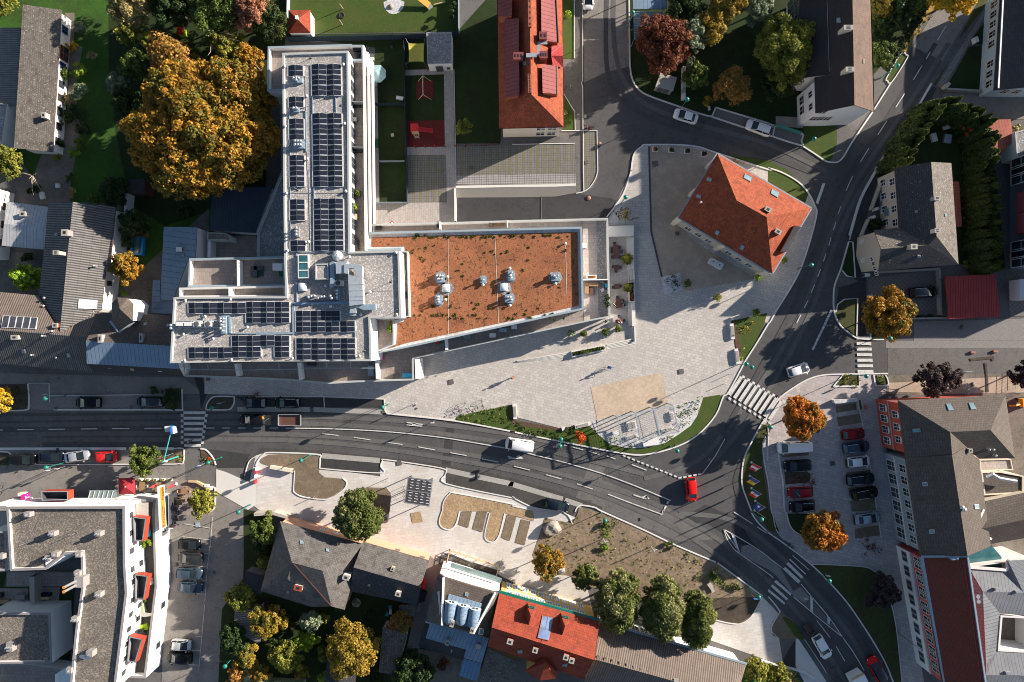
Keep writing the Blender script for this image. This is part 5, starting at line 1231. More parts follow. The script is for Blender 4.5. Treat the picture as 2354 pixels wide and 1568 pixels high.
flat(t,"32:1945,1092 2235,1085 2255,1185 2130,1190 1955,1200",4.2,4.,0,'cream','tpave_p','cream',.15,('wall','terrace_floor','parapet'))
c=P("32:2060,1235",5.2);b=MB();b.path([P(s,6.2)for s in("32:1995,1250","32:2055,1222","32:2120,1262","32:2280,1290")],.28,'steel',10);b.bd('flue',t)
h=Hs('pink_front_house','long house with a pink upper storey, white ground floor and dark red roof','house',"33:1402,416,7.8 1838,416,10.2 2010,1640,10.2 1612,1640,7.8",[((0,1,2,3),'clay_red')],'wall_pink',.55)
a,b_=h.wtop[3],h.wtop[0]
m=MB();d=(b_-a);nr=V3((d.y,-d.x,0)).normalized()
if nr.x>0:nr=-nr
m.rib([ZV(a,0)+nr*.05,ZV(b_,0)+nr*.05],.14,0,3.9,'wwhite');m.bd('ground_floor',h.root)
m=MB();m.rib([ZV(a,0)+nr*.12,ZV(b_,0)+nr*.12],.3,3.9,4.15,'lwhite');m.bd('cornice',h.root)
for f0 in(.045,.165,.285,.405,.525,.645,.765,.885):
 for df in(0,.038):
  p=ZV(b_,0).lerp(ZV(a,0),f0+df);pwin(h.root,(p.x+nr.x*.01,p.y,4.7),R(-90)-mat2(nr.y,-nr.x),.95,1.7,'lwhite');pwin(h.root,(p.x+nr.x*.13,p.y,1.5),R(-90)-mat2(nr.y,-nr.x),.85,1.4,'wall_grey','glass','plain')
p=pts("33:1415,416,7.9 1640,1640,7.9");b=MB();b.rib(p,.55,7.7,7.95,'ductb');b.bd('gutter',h.root)
p=pts("33:1838,416,10.3 2012,1640,10.3");b=MB();b.rib(p,.25,10.1,10.32,'ductb');b.bd('flashing',h.roof);b=MB();p=pts("33:1405,414,8.2 1838,412,10.35");b.beam(p[0],p[1],.3,.12,'ductb');b.bd('flashing',h.roof)
h.chim_(0,"33:1702,428",.3,1.1,.3,'ductb',R(90),0,'ductb')
t=thg('metal_roofed_hall',P("33:2150,900"),'hall complex with pale grey standing-seam roofs round a square light well','hall')
def facet(st,m):
 p=pts(st);p=p if area2(p)>0 else p[::-1];b=MB();b.poly(p,m);b.bd('roof',t);return p
facet("33:1850,522,7.0 2192,545,7.0 2350,748,7.9 1975,736,7.9",'seam_grey');facet("33:2205,452,7.4 2460,440,7.4 2460,760,8.3 2350,748,7.9 2192,545,7.0",'seam_grey');facet("33:1850,522,7.0 1975,736,7.9 2132,940,7.4 2108,1290,7.4 2005,1400,7.6 2000,1640,7.0 1990,1500,7.0",'seam_grey')
facet("33:1975,736,7.9 2350,748,7.9 2460,760,8.3 2460,960,7.2 2132,940,7.2",'seam_grey');facet("33:2108,1292,7.4 2460,1310,7.4 2460,1520,8.2 2005,1505,8.0 2005,1400,7.6",'seam_grey');facet("33:2005,1505,8.0 2280,1505,8.2 2460,1640,7.2 2000,1640,7.2",'seam_grey');facet("33:2280,1505,8.2 2460,1520,8.2 2460,1640,7.2",'seam_grey')
q=pts("33:2140,955,7.5 2460,972,7.5 2460,1305,7.5 2112,1286,7.5");q=q if area2(q)>0 else q[::-1]
b=MB();b.ring(q,inset(q,.3),'pale');b.ring(inset(q,.3),[ZV(a,3.5)for a in inset(q,.3)],'wwhite');b.bd('light_well',t)
b=MB();b.poly([ZV(a,3.5)for a in inset(q,.2)],'cearth');b.bd('courtyard_floor',t)
b=MB();q=pts("33:1846,515,7 2440,440,7 2440,1640,7 1995,1640,7");q=q if area2(q)>0 else q[::-1];b.ring([ZV(a,0)for a in q],[ZV(a,6.95)for a in q],'wwhite');b.bd('wall',t)
q=pts("33:1840,415,6 2050,330,6 2060,300,6 2195,440,6.5 2180,540,6.5 1855,520,6");q=q if area2(q)>0 else q[::-1]
b=MB();b.prism([ZV(a,5.4)for a in q],0,5.4,'atrium_glass','wwhite');b.bd('glass_roof',t)
b=MB()
for s_ in("33:1850,510,7 2180,535,7","33:2185,540,7 2200,450,7","33:2200,450,7 2440,440,7"):p=pts(s_);b.beam(p[0],p[1],.4,.3,'pale')
b.bd('parapet',t)
b=MB()
for s_ in("33:2085,712,8.1 2130,712,8.1","33:2270,735,8 2310,738,8","33:2180,1478,8.1 2225,1480,8.1"):p=pts(s_);b.beam(p[0]-V3((0,0,.3)),p[1]-V3((0,0,.3)),.25,.5,'steel')
b.bd('roof_vent',t)
b=MB()
for s_ in("33:1905,770","33:1910,815"):c=P(s_,7.3);b.tube(c,c+V3((0,0,.7)),.32,'steel',12)
b.bd('flue',t)
t=thg('white_apartments',P("03:700,700"),'modern white apartment block with brown gravel roofs and red balcony frames','apartment building');WA=t
flat(t,"02:57,1524 1147,1520 03:1152,500 1169,750 1060,1640 638,1640 690,1100 748,700 742,388 600,398 422,537 92,548",9.3,8.85,3.4,'wwhite','rg_brown','lilac',.38)
flat(t,"03:-120,182 55,182 66,548 -120,555",8.9,8.5,0,'wwhite','rg_brown','lilac',.3)
flat(t,"03:-120,933 460,933 477,1396 -120,1402",5.4,5.,0,'wwhite','rg_brown','lilac',.33)
flat(t,"02:1040,1450 1432,1460 03:1418,0 1442,690 1338,1535 1180,1530 1000,1500 900,900",4.7,3.6,0,'wwhite','asphalt_dusty','lilac',.36,('ground_floor_wall','terrace_floor','parapet'))
b=MB();q=pts("02:-120,1500 1100,1490 03:1000,1640 780,1640 720,430 -120,430",3.3);q=q if area2(q)>0 else q[::-1];q=inset(q,1.2);b.prism([ZV(a,3.38)for a in q],0,3.38,'concrete','dgrey');b.bd('shop_front',t)
flat(t,"02:-120,1520 58,1518 60,1560 -120,1565",9.3,8.9,3.4,'wwhite','rg_brown','lilac',.3)
flat(t,"03:240,1412 640,1470 640,1640 -120,1640 -120,1412",3.2,2.4,0,'wwhite','tpave','lilac',.25,('wall','terrace_floor','parapet'))
flat(t,"03:505,1500 640,1425 660,1640 505,1640",5.,4.6,0,'white','white','white',.2)
deck(t,"03:60,560 700,560 690,690 60,690",.5,'tpave','courtyard_floor',.5)
sheet('courtyard_lawn','grass_shade',6,"03:-60,560 700,560 640,1420 -60,1420")
sheet('artificial_turf','mat_green',8,"03:60,600 265,605 262,700 40,690")
sheet('courtyard_patio','tpave',8,"03:0,705 265,705 265,840 0,840");sheet('courtyard_patio','tpave',8,"03:335,695 555,695 545,830 335,830")
b=MB();b.rib(pts("03:292,600 295,840",2.2),.8,0,2.2,'concrete');b.bd('courtyard_wall',t)
b=MB();q=pts("03:415,452,9.0 598,398,9.0 605,410,9.0 425,535,9.0");b.prism(q if area2(q)>0 else q[::-1],3,None,'white','white');b.bd('stair_head',t)
pa,pb_=P("02:60,1524",9.3),P("02:1145,1520",9.3)
wwin(t,pb_,pa,6,7.,1.5,1.,.03,.97,'white','dome','plain');wwin(t,pb_,pa,6,4.4,1.6,1.1,.06,.95,'white','dome','plain')
pc,pd,pe=P("03:1152,500",9.3),P("03:1169,750",9.3),P("03:1060,1640",9.3)
for A_,B_,n in((pc,pb_,3),(pd,pc,2),(pe,pd,6)):
 wwin(t,A_,B_,n,6.9,.9,1.2,.04,.96,'white','thermal_glass','plain');wwin(t,A_,B_,n,4.4,.9,1.2,.1,.99,'white','thermal_glass','plain')
p3,p4,p5=P("03:1418,0",4.7),P("03:1442,690",4.7),P("03:1338,1535",4.7)
wwin(t,p4,p3,2,1.4,.8,1.2,.55,.95,'lilac','iron','plain',skip=());wwin(t,p5,p4,2,1.2,1.,1.2,.05,.95,'lilac','glass','plain')
for k,st in enumerate(("03:1222,48 1345,62 1315,276 1232,272","03:1240,576 1360,592 1325,814 1240,808","03:1188,1147 1313,1172 1246,1390 1168,1384")):
 q=pts(st,7.6);q=q if area2(q)>0 else q[::-1]
 b=MB();b.poly([ZV(a,6.5)for a in q],'dgrey' if k<2 else 'tpave');b.bd('balcony_floor',t)
 b=MB()
 for i in range(4):
  a,c=q[i],q[(i+1)%4]
  if max(a.x,c.x)>q[0].x-5 and(abs((a-c).x)<abs((a-c).y))and(a.x+c.x)/2<sum(v.x for v in q)/4:continue
  b.rib([a,c],.07,6.45,7.6,'red_panel')
 o=b.bd('balcony_screen',t)
 b=MB();qi=inset(q,.1);qb=[ZV(e,6.5)for e in inset(q,.06)];b.ring(inset(q,.06),qb,'mgrey')
 for i in range(4):b.beam(qi[i],qi[(i+1)%4],.14,.06,'mgrey')
 b.bd('balcony_rail',t)
q=pts("02:380,1384 622,1381 624,1462 384,1468",6.6);q=q if area2(q)>0 else q[::-1]
b=MB();b.poly([ZV(a,5.2)for a in q],'dgrey');b.ring([ZV(a,5.1)for a in q],q,'red_panel');b.ring(q,inset(q,.12),'galv');b.ring(inset(q,.12),[ZV(a,5.2)for a in inset(q,.12)],'dgrey');b.bd('bay_frame',t)
q=pts("02:818,1374 1066,1371 1068,1446 815,1446",3.3);b=MB();b.prism(q,3.22,None,'cglass','cglass');b.bd('glass_canopy',t)
b=MB()
for i in range(6):a=P("02:%d,1378"%(832+i*42),3.36);c=P("02:%d,1445"%(812+i*42),3.36);b.beam(a,c,.07,.06,'pale')
b.bd('canopy_bar',t)
q=pts("02:1250,1490 1360,1487 03:1360,68 1255,62",6.4);b=MB();b.prism(q,6.3,None,'awning','awning');b.bd('awning',t)
q=pts("03:1258,945 1300,928 1390,940 1385,962 1320,972",6.2);b=MB();b.prism(q,6.1,None,'awning','awning');b.bd('awning',t)
b=MB();q=pts("02:1480,1440,3.4 1548,1420,3.4 03:1552,128,3.4 1482,158,3.4");q=q if area2(q)>0 else q[::-1];b.prism(q,0,None,'thermal_glass','thermal_glass');b.bd('shop_glazing',t)
b=MB();qi=q
for i in range(4):b.beam(q[i],q[(i+1)%4],.12,.08,'ductb')
b.bd("glazing_frame",t)
s0,s1=P("02:1452,1342",5.6),P("03:1472,170",5.6);s0.z=s1.z=0
t2=thg('sign_board',(s0.x,s0.y,0),'long orange shop sign with black lettering on the white parapet','sign')
dv=(s1-s0).normalized();nr=V3((-dv.y,dv.x,0));nr=nr if nr.x>0 else-nr
bz0,bz1=3.9,5.55
b=MB();b.rib([s0,s1],.3,bz0,bz1,'white');b.bd('box',t2)
b=MB();f0,f1=s0+nr*.165+dv*.18,s1+nr*.165-dv*.18
b.poly([ZV(e,z)for e,z in((f1,bz0+.14),(f0,bz0+.14),(f0,bz1-.14),(f1,bz1-.14))],'orange_panel');b.bd('panel',t2)
def lettering(parent,txt,pos,ang_z,size,m,tilt=R(90),name='lettering',align='LEFT',ext=.01):
 cu=bpy.data.curves.new('text','FONT');cu.body=txt;cu.size=size;cu.extrude=ext;cu.align_x=align
 ob=BO('text',cu);LK(ob);bpy.context.view_layer.update()
 me=bpy.data.meshes.new_from_object(ob.evaluated_get(bpy.context.evaluated_depsgraph_get()));bpy.data.objects.remove(ob)
 me.materials.clear();me.materials.append(MATS[m])
 o=BO(name,me);LK(o);o.parent=parent
 o.location=V3(pos)-ORG[parent.name];o.rotation_euler=(tilt,0,ang_z)
 return o
up=-dv;az=mat2(up.y,up.x);Ls=(s1-s0).length
def along(k,z):p=s1+nr*.19+up*(Ls*k);return(p.x,p.y,z)
lettering(t2,'hager',along(.66,bz0+.42),az,1.05,'black')
lettering(t2,'willkommen',along(.13,bz0+.82),az,.55,'black');lettering(t2,'in der Region',along(.1,bz0+.3),az,.5,'black')
b=MB();hp=[V3(along(.05+.035*x,bz0+.8+.3*y))for x,y in((0,-1),(.9,.2),(.8,.8),(.35,.9),(0,.5),(-.35,.9),(-.8,.8),(-.9,.2))];b.poly(hp,'pl_red');b.bd('heart',t2)
def cube_sign(label,st,z,size,m,txt=None):
 c=P(st,z);t=thg('sign_cube',c,label,'sign');b=MB();b.box(c,size,m);b.bd('box',t)
 b=MB();b.beam(c+V3((-.1,-.3,.3)),c+V3((-.1,-1.,.3)),.08,.08,'mgrey');b.bd('bracket',t)
 b=MB();b.box((c.x+size[0]/2+.012,c.y-.12,c.z+.2),(.015,.14,.8),'flag_white');b.box((c.x+size[0]/2+.012,c.y-.12,c.z+.9),(.015,.6,.14),'flag_white')
 for dy in(.33,):b.box((c.x+size[0]/2+.012,c.y+dy,c.z+.5),(.015,.14,.14),'flag_white')
 b.bd('emblem',t)
cube_sign('bright magenta cube sign with a white letter on the shop front',"02:262,1425",4.,(.5,.95,1.3),'magenta')
c=P("02:228,1400",3.4);t=thg('sign_cube',c,'white and yellow lit box sign beside the magenta cube','sign');b=MB();b.box(c,(.9,.5,1.),'pale');b.bd('box',t);b=MB();b.box(c+V3((-.3,0,.1)),(.34,.54,.8),'plastic_yellow');b.bd('panel',t)
b=MB();b.rib(pts("02:88,1452 188,1440",3.6),.1,3.,3.6,'magenta');b.bd('sign_board',None,None,'flat magenta fascia sign above the shop entrance','sign')
def chim(label,st,z,sx,sy,hh,pots,group=None):
 c=P(st,z);t=thg('chimney',c,label,'chimney',group);b=MB();b.box(c,(sx,sy,hh),'lilac');b.bd('shaft',t)
 for k in range(pots):b=MB();q=c+V3(((k-(pots-1)/2)*.35,0,hh));b.tube(q,q+V3((0,0,.45)),.13,'steel',8);b.bd('flue',t)
for lb,st,n in(('pale chimney at the north edge of the brown gravel roof',"03:290,15",1),('small pale chimney with two flues left of the centre of the brown roof',"03:515,190",2),('pale chimney with two flues near the lightning rods of the brown roof',"03:935,190",2),('pale chimney standing alone above the middle of the east wing',"03:935,745",2),('chimney carrying pipes next to the stair opening',"03:480,410",3),('chimney block on the left lower roof',"03:45,398",1),('chimney at the notch left of the east wing',"03:540,380",1),('chimney at the notch corner of the east wing',"03:755,380",1),('chimney on the west parapet halfway along the east wing',"03:745,550",1),('chimney on the west parapet lower down the east wing',"03:720,970",2)):chim(lb,st,8.85,.9,.75,1.1,n)
chim('chimney with three flues on the lower white block',"03:125,1225",5.,1.,1.4,1.,3);chim('small chimney by the corner of the lower white block',"03:440,1350",5.,.6,.6,.6,1);chim('chimney at the parapet foot of the east wing',"03:665,1440",8.85,.8,.8,.9,1)
c=P("03:770,620",8.85);t=thg('flue_pair',c,'two long stainless flues leaning from a concrete block over the courtyard','flue');b=MB();b.box(c+V3((.2,0,0)),(1.4,1.6,1.6),'lilac');b.bd('block',t)
for dy in(.15,-.5):
 b=MB();a=c+V3((-.3,dy,1.2));b.tube(a,a+V3((.1,.1,3.2)),.2,'steel',10);b.bd('flue',t)
 b=MB();b.tube(a+V3((.1,.1,3.2)),a+V3((.1,.1,3.25)),.24,'plate_orange',10);b.bd('flue_cap',t)
c=P("03:862,1280",8.85);t=thg('satellite_dish',c,'white satellite dish on a chimney block of the brown roof','satellite dish');b=MB();b.box(c,(1.,.9,1.2),'lilac');b.bd('block',t)
b=MB();q=c+V3((0,0,2.2));n_=18;r_=.85
v=[q+V3((0,.15,-.15))]+[q+V3((mcos(6.283*i/n_)*r_,msin(6.283*i/n_)*r_*.7-0,msin(6.283*i/n_)*.5))for i in range(n_)]
b.mesh(v,[(0,1+i,1+(i+1)%n_)for i in range(n_)],'pale',True);b.bd('dish',t);b=MB();b.tube(c+V3((0,0,1.2)),q,.06,'mgrey');b.bd('arm',t)
mast("03:705,195 03:240,290",8.85,1.6,'thin white lightning rod on the brown gravel roof','lightning rods on the brown roof')
h=Hs('hipped_slate_house','grey slate house with a many-sided hipped roof and peach street wall','house',"13:222,92,4.4 978,298,4.4 815,905,4.4 692,873,6.2 512,880,4.4 40,732,4.4 330,470,8.8 612,545,8.8 335,662,7.0 290,622,7.6",[((0,1,7,6),'slate_grey'),((1,2,7),'slate_grey'),((6,7,2,3),'slate_grey'),((6,3,4,8,9),'slate_grey'),((9,8,4,5),'slate_grey'),((0,6,9,5),'slate_grey')],'wall_peach',.2)
h.chim_(3,"13:400,690",1.2,.75,.7,'white',R(-15),1,'clay_o');h.chim_(1,"13:850,575",1.,.7,1.6,'wall_grey',R(-15),1)
for f,st in((0,"13:405,268 440,272 435,305 400,302"),(0,"13:645,338 680,345 670,378 640,370"),(5,"13:222,340 242,346 234,370 218,362"),(5,"13:165,548 186,555 180,580 162,572"),(4,"13:285,728 308,732 306,752 283,748")):h.skyl(f,st)
h.win(0,1,3,1.5,1.,1.3,lo=.1,hi=.6,fm='pale')
b=MB();p=pts("13:345,480,8.8 690,868,6.4");b.beam(p[0],p[1],.14,.06,'wood_d');b.bd('ridge_cap',h.roof)
h=Hs('gabled_slate_house','lower grey slate house with a straight ridge and peach wall beside the alley','house',"13:985,280,4.0 1592,452,4.0 1512,692,6.8 897,515,6.8 1476,862,4.0 866,735,4.0",[((0,1,2,3),'slate_grey'),((3,2,4,5),'slate_l')],'wall_peach',.2)
h.chim_(1,"13:1318,735",.8,.6,1.2,'cream',R(-15),1);h.chim_(0,"13:1262,520",.5,.5,.5,'wood_p',R(-15),1);h.skyl(1,"13:1030,665 1052,668 1050,686 1028,683",'wood_p')
for st in("13:1280,340 1330,352 1322,368 1275,358","13:1505,405 1555,418 1548,434 1500,422"):
 q=pts(st,3.4);b=MB();b.prism(q,3.3,None,'wood_grey','wood_grey');b.bd('bracket_roof',h.root)
Hs('lean_to','small lean-to with rusty sheet roof behind the lower slate house','shed',"13:1318,862,2.6 1480,850,3.0 1448,968,3.0 1305,935,2.5",[((0,1,2,3),'slate_m')],'wood_d',.1)
h=Hs('white_front_house','house with white classical front and blue metal barrel dormers on slate','house',"13:1682,566,6.3 2245,735,6.3 2140,1168,6.3 1548,1006,6.3 1728,606,8.4 2196,750,8.4 1998,1116,9.2 1714,1036,9.2",[((0,1,5,4),'slate_grey'),((1,2,6,5),'slate_grey'),((3,0,4,7),'slate_grey'),((4,5,6,7),'slate_b'),((2,3,7,6),'slate_grey')],'white',.15)
a,b_=h.wtop[1],h.wtop[0]
h.win(0,1,6,3.9,1.,1.5,fm='white',style='sill');h.win(0,1,3,1.,1.6,1.8,fm='white',style='sill',lo=.2,hi=.95)
q=h.hit(3,"13:1772,758 2076,845 2032,1072 1722,1012");q=[a+V3((0,0,.2))for a in q];b=MB();b.prism(q if area2(q)>0 else q[::-1],8,None,'seam_blue','seam_blue');b.bd('metal_dormer_roof',h.roof)
for s_ in("13:1800,820 1765,1030","13:1910,850 1878,1040","13:2015,880 1985,1070"):
 p=h.hit(3,s_);A_,B_=p[0]+V3((0,0,.15)),p[1]+V3((0,0,.15));d=(B_-A_).normalized();sd_=V3((-d.y,d.x,0)).normalized();b=MB();n_=10
 rings=[]
 for k,(c,r_)in enumerate(((A_,1.),(A_.lerp(B_,.5),.95),(A_.lerp(B_,.85),.8),(B_,.35))):
  rings.append([c+sd_*(mcos(math.pi*i/n_)*r_)+V3((0,0,msin(math.pi*i/n_)*r_*1.1))for i in range(n_+1)])
 v=[x for r in rings for x in r];m_=n_+1
 b.mesh(v,[(r*m_+i,r*m_+i+1,(r+1)*m_+i+1,(r+1)*m_+i)for r in range(3)for i in range(n_)],'seam_blue',True);b.poly(rings[0][::-1],'white');o=b.bd('barrel_dormer',h.roof)
 pwin(h.root,A_-d*.04+V3((0,0,.1)),mat2(-sd_.y,-sd_.x)+math.pi,.9,.8,'white','glass','cross')
b=MB()
for s_ in("13:1725,606,8.6 1712,1036,9.4","13:2198,745,8.6 2000,1112,9.4","13:1680,735,7.6 1708,1025,8.0"):p=pts(s_);b.beam(p[0],p[1],.3,.5,'wwhite')
b.bd('fire_wall',h.roof)
h.chim_(3,"13:1808,1010",.9,.5,.9,'cream',R(75),2);h.chim_(3,"13:1990,1072",.8,.5,.9,'cream',R(75),2);h.skyl(3,"13:1925,742 1956,750 1948,782 1918,775",'concrete');h.skyl(1,"13:2052,1070 2092,1080 2080,1135 2042,1128",'pale')
b=MB();
for s_ in("13:1790,492,4.6 2255,640,4.6",):p=pts(s_);b.rib(p,.8,4.5,4.6,'cglass')
b.bd('glass_canopy',h.root)
h=Hs('metal_roofed_annex','L-shaped rear annex with blue standing-seam roof behind the white front','annex',"13:1602,1012,6.2 2142,1165,6.2 2076,1392,5.4 1908,1350,5.2 1930,1272,5.5 1560,1166,5.2",[((0,1,2,3,4,5),'seam_blue')],'wwhite',.1)
h.chim_(0,"13:1765,1180",.7,.5,1.1,'concrete',R(75),3);h.chim_(0,"13:2045,1225",.7,.6,.6,'galv',R(-15),0)
Hs('metal_roofed_annex','small lower annex with a bright blue metal roof at the bottom edge','annex',"13:1906,1354,4.2 2074,1396,4.2 2030,1562,3.8 1866,1512,3.8",[((0,1,2,3),'seam_blue_deep')],'wwhite',.1)
h=Hs('rear_shed','dark-roofed rear shed with a roof hatch and ladder by the alley','shed',"13:1548,1025,4.6 1602,1040,5.0 1562,1168,5.0 1930,1275,5.0 1905,1368,3.6 1494,1246,3.6",[((0,1,2,3,4,5),'slate_dark')],'wwhite',.1);h.skyl(0,"13:1780,1260 1808,1268 1802,1292 1775,1285",'galv')
h=Hs('yellow_house','yellow-fronted house under a bright orange-red metal-tile roof with two pyramid dormers','house',"13:2238,748,7.0 23:806,1006,7.0 755,1366,10.6 13:2166,1066,10.6 23:662,1548,7.0 13:2130,1238,7.0",[((0,1,2,3),'clay_b'),((3,2,4,5),'clay_b')],'wall_yellow',.45)
h.win(0,1,11,3.9,.8,1.3,fm='white',pm='skylight_glass',lo=0,hi=.96,style='sill',skip=(0,));h.win(0,1,11,.9,.8,1.4,fm='white',pm='skylight_glass',lo=0,hi=.96,style='sill',skip=(0,))
p=pts("13:2230,738,7.05 23:800,1002,7.05");b=MB();b.rib(p,.45,6.85,7.06,'lamp_green');b.bd('gutter',h.root)
for st in("23:115,975,8.5 148,890,9.3 212,905,9.3 215,940,8.9 150,1058,9.2","23:425,1072,8.5 460,980,9.3 522,995,9.3 525,1030,8.9 458,1150,9.2"):
 q=pts(st);b=MB();ap=(q[1]+q[2])/2+V3((0,0,1.));ap=ap.lerp(q[4],.25);ap.z=10.4
 qq=q if area2(q)>0 else q[::-1]
 for i in range(5):b.poly([qq[i],qq[(i+1)%5],ap],'clay_b')
 b.ring([ZV(a,7.2)for a in qq],qq,'clay_b');b.bd('dormer',h.roof)
 pwin(h.root,(q[1]+q[2])/2-V3((0,0,.75))+V3((.05,.1,0)),math.pi+R(-14),.8,.6,'lamp_green')
h.skyl(0,"23:278,958 380,980 336,1192 230,1166",'brickred','blue_glass',.2,'solar_heater')
p=h.hit(0,"23:328,968 284,1180 254,1062 358,1088");b=MB();b.beam(p[0]+V3((0,0,.2)),p[1]+V3((0,0,.2)),.08,.05,'iron');b.beam(p[2]+V3((0,0,.2)),p[3]+V3((0,0,.2)),.08,.05,'iron');b.bd('panel_bar',h.roof)
for st in("23:212,1255","23:492,1320","23:545,1350"):h.chim_(1,st,.7,.7,.8,'brickred',R(-15),1,'concrete')
h.chim_(1,"13:2335,1175",.8,.7,.9,'brickred',R(-15),1,'concrete');h.skyl(1,"23:50,1275 95,1268 98,1298 55,1305",'wood_grey');h.skyl(1,"23:468,1400 512,1395 505,1425 460,1422",'cop_b')
m=MB();hv=pts("23:110,1468,7.0 300,1338,8.2 420,1478,7.0 406,1536,7.0 258,1556,7.0 305,1390,9.6");
for f in((0,1,5),(1,2,5),(2,3,5),(3,4,5),(4,0,5)):
 p=[hv[i]for i in f];m.poly(p if area2(p)>0 else p[::-1],'clay_b')
m.bd('bay_roof',h.roof);m=MB();q=inset(hv[:5]if area2(hv[:5])>0 else hv[:5][::-1],.25);m.ring([ZV(a,0)for a in q],[a-V3((0,0,.05))for a in q],'wall_yellow');m.bd('bay_wall',h.root)
Hs('rear_lean_to','brown shingled lean-to below the orange roof','shed',"13:2130,1250,4.4 2354,1360 23:60,1375,4.4 -40,1568,3.2 13:2040,1568,3.2".replace("2354,1360 ","2300,1335,4.4 "),[((0,1,2,3,4),'slate_m')],'wall_beige',.1)
h=Hs('brown_roofed_house','long house under a brown corrugated roof beside the three big trees','house',"23:808,1018,4.8 2152,1409,4.8 2080,1660,5.6 1960,1690,7.8 762,1360,7.8 1960,1800,4.8 655,1580,4.8",[((0,1,2,3,4),'corr_brown_and_lit'),((4,3,5,6),'corr_brown_and_lit')],'white',.4)
h.win(0,1,8,1.,1.2,1.8,fm='white',lo=.45,hi=.97);p=pts("23:800,1012,4.9 2160,1405,4.9");b=MB();b.rib(p,.3,4.7,4.9,'cop_b');b.bd('gutter',h.root)
b=MB()
for i in range(11):
 p=h.hit(0,"23:%d,%d"%(795+i*64,1330+i*19))[0];b.mesh([p+V3((-.18,.18,.02)),p+V3((.18,.18,.02)),p+V3((0,-.25,.3)),p+V3((0,.1,.25))],[(0,1,3),(1,2,3),(2,0,3)],'corr_brown_and_lit')
o=b.bd('ridge_vent_tiles',h.roof);h.chim_(0,"23:1500,1548",.5,.7,.4,'concrete',0,0);h.skyl(1,"23:972,1545 1015,1548 1005,1568 965,1566",'pale')
Hs('garden_shed','old slate-roofed shed with mossy patches in the southern garden','shed',"13:1165,1062,3.0 1388,1128,3.4 1318,1432,3.4 1240,1500,3.0 1128,1480,2.8",[((0,1,2,3,4),'slate_m')],'wwhite',.1)
Hs('garden_shed','dark tiled shed half hidden under the golden birch','shed',"13:650,1370,2.8 925,1430,2.8 905,1600,3.4 630,1600,3.4",[((0,1,2,3),'slate_l')],'wood_d',.1)
Hs('corrugated_shelter','corrugated grey shelter between the trees by the side street','shelter',"03:2160,880,2.5 2354,905,2.7 13:75,830,2.8 40,1200,2.7 03:2354,1205,2.7 2145,1090,2.4",[((0,1,2,3,4,5),'corr_old')],'wood_d',.1)
Hs('garage','dark garage with grey roof west of the hipped slate house','garage',"03:2255,545,2.8 2354,575,2.8 13:60,590,2.8 40,770,2.8 03:2240,660,2.8",[((0,1,2,3,4),'slate_dark')],'wood_grey',.1)
t=thg('mint_house',P("13:200,1540"),'pale mint green house wall with small windows at the bottom edge','house');b=MB();q=pts("13:-40,1500 120,1492 150,1525 460,1535 470,1700 -60,1700",0);b.prism(q if area2(q)>0 else q[::-1],0,4.2,'clay_old','wall_mint');b.bd('wall',t)
pwin(t,P("13:225,1528")+V3((0,.02,1.5)),math.pi,.9,1.1,'white');pwin(t,P("13:350,1532")+V3((0,.02,1.5)),math.pi,.9,1.1,'white')
t=thg('garden_hut',P("03:2230,1540"),'small greenish hut roof at the bottom by the side street','hut');flat(t,"03:2230,1460 2354,1470 2354,1620 2160,1620",2.4,2.3,0,'wall_mint','wall_mint','wall_mint',.1)
Hs('garden_shed','old dark-tiled shed under the chestnut with a white dormer','shed',"01:1140,95,3.2 1325,70,3.2 1335,215,3.0 1150,210,3.0",[((0,1,2,3),'clay_black_and_shade')],'wood_d',.1)
c=P("01:1360,160",0);t=thg('garden_cabin',c,'tiny pale cabin peeping out below the chestnut tree','cabin');b=MB();b.box(c,(1.3,1.9,2.2),'cream',R(-5),True,'dgrey');b.bd('wall',t);b=MB();b.box(c+V3((0,.2,2.21)),(.5,.8,.04),'black',R(-5));b.bd('hatch',t)
rng=np.random.default_rng(11)
def leaf_mesh(name,cen,nrm,size,tint,m,aspect=1.5):
 n=len(cen)
 ref=rng.normal(size=(n,3));t1=np.cross(nrm,ref);t1/=np.linalg.norm(t1,axis=1,keepdims=True)+1e-9
 t2=np.cross(nrm,t1)
 a=t1*(size*aspect*.5)[:,None];b=t2*(size*.5)[:,None]
 bend=nrm*(size*.18)[:,None]
 V=np.stack((cen-a*.95,cen-b*.9+bend,cen+a,cen+b*.9+bend),1).reshape(-1,3)
 me=bpy.data.meshes.new(name)
 me.vertices.add(4*n);me.vertices.foreach_set('co',V.astype(np.float32).ravel())
 me.loops.add(4*n);me.loops.foreach_set('vertex_index',np.arange(4*n,dtype=np.int32))
 me.polygons.add(n);me.polygons.foreach_set('loop_start',np.arange(0,4*n,4,dtype=np.int32));me.polygons.foreach_set('loop_total',np.full(n,4,dtype=np.int32))
 at=me.attributes.new('tint','FLOAT_VECTOR','FACE');at.data.foreach_set('vector',tint.astype(np.float32).ravel())
 me.materials.append(MATS[m]);me.update();me.validate()
 return me
def unit(n):
 v=rng.normal(size=(n,3));return v/np.linalg.norm(v,axis=1,keepdims=True)
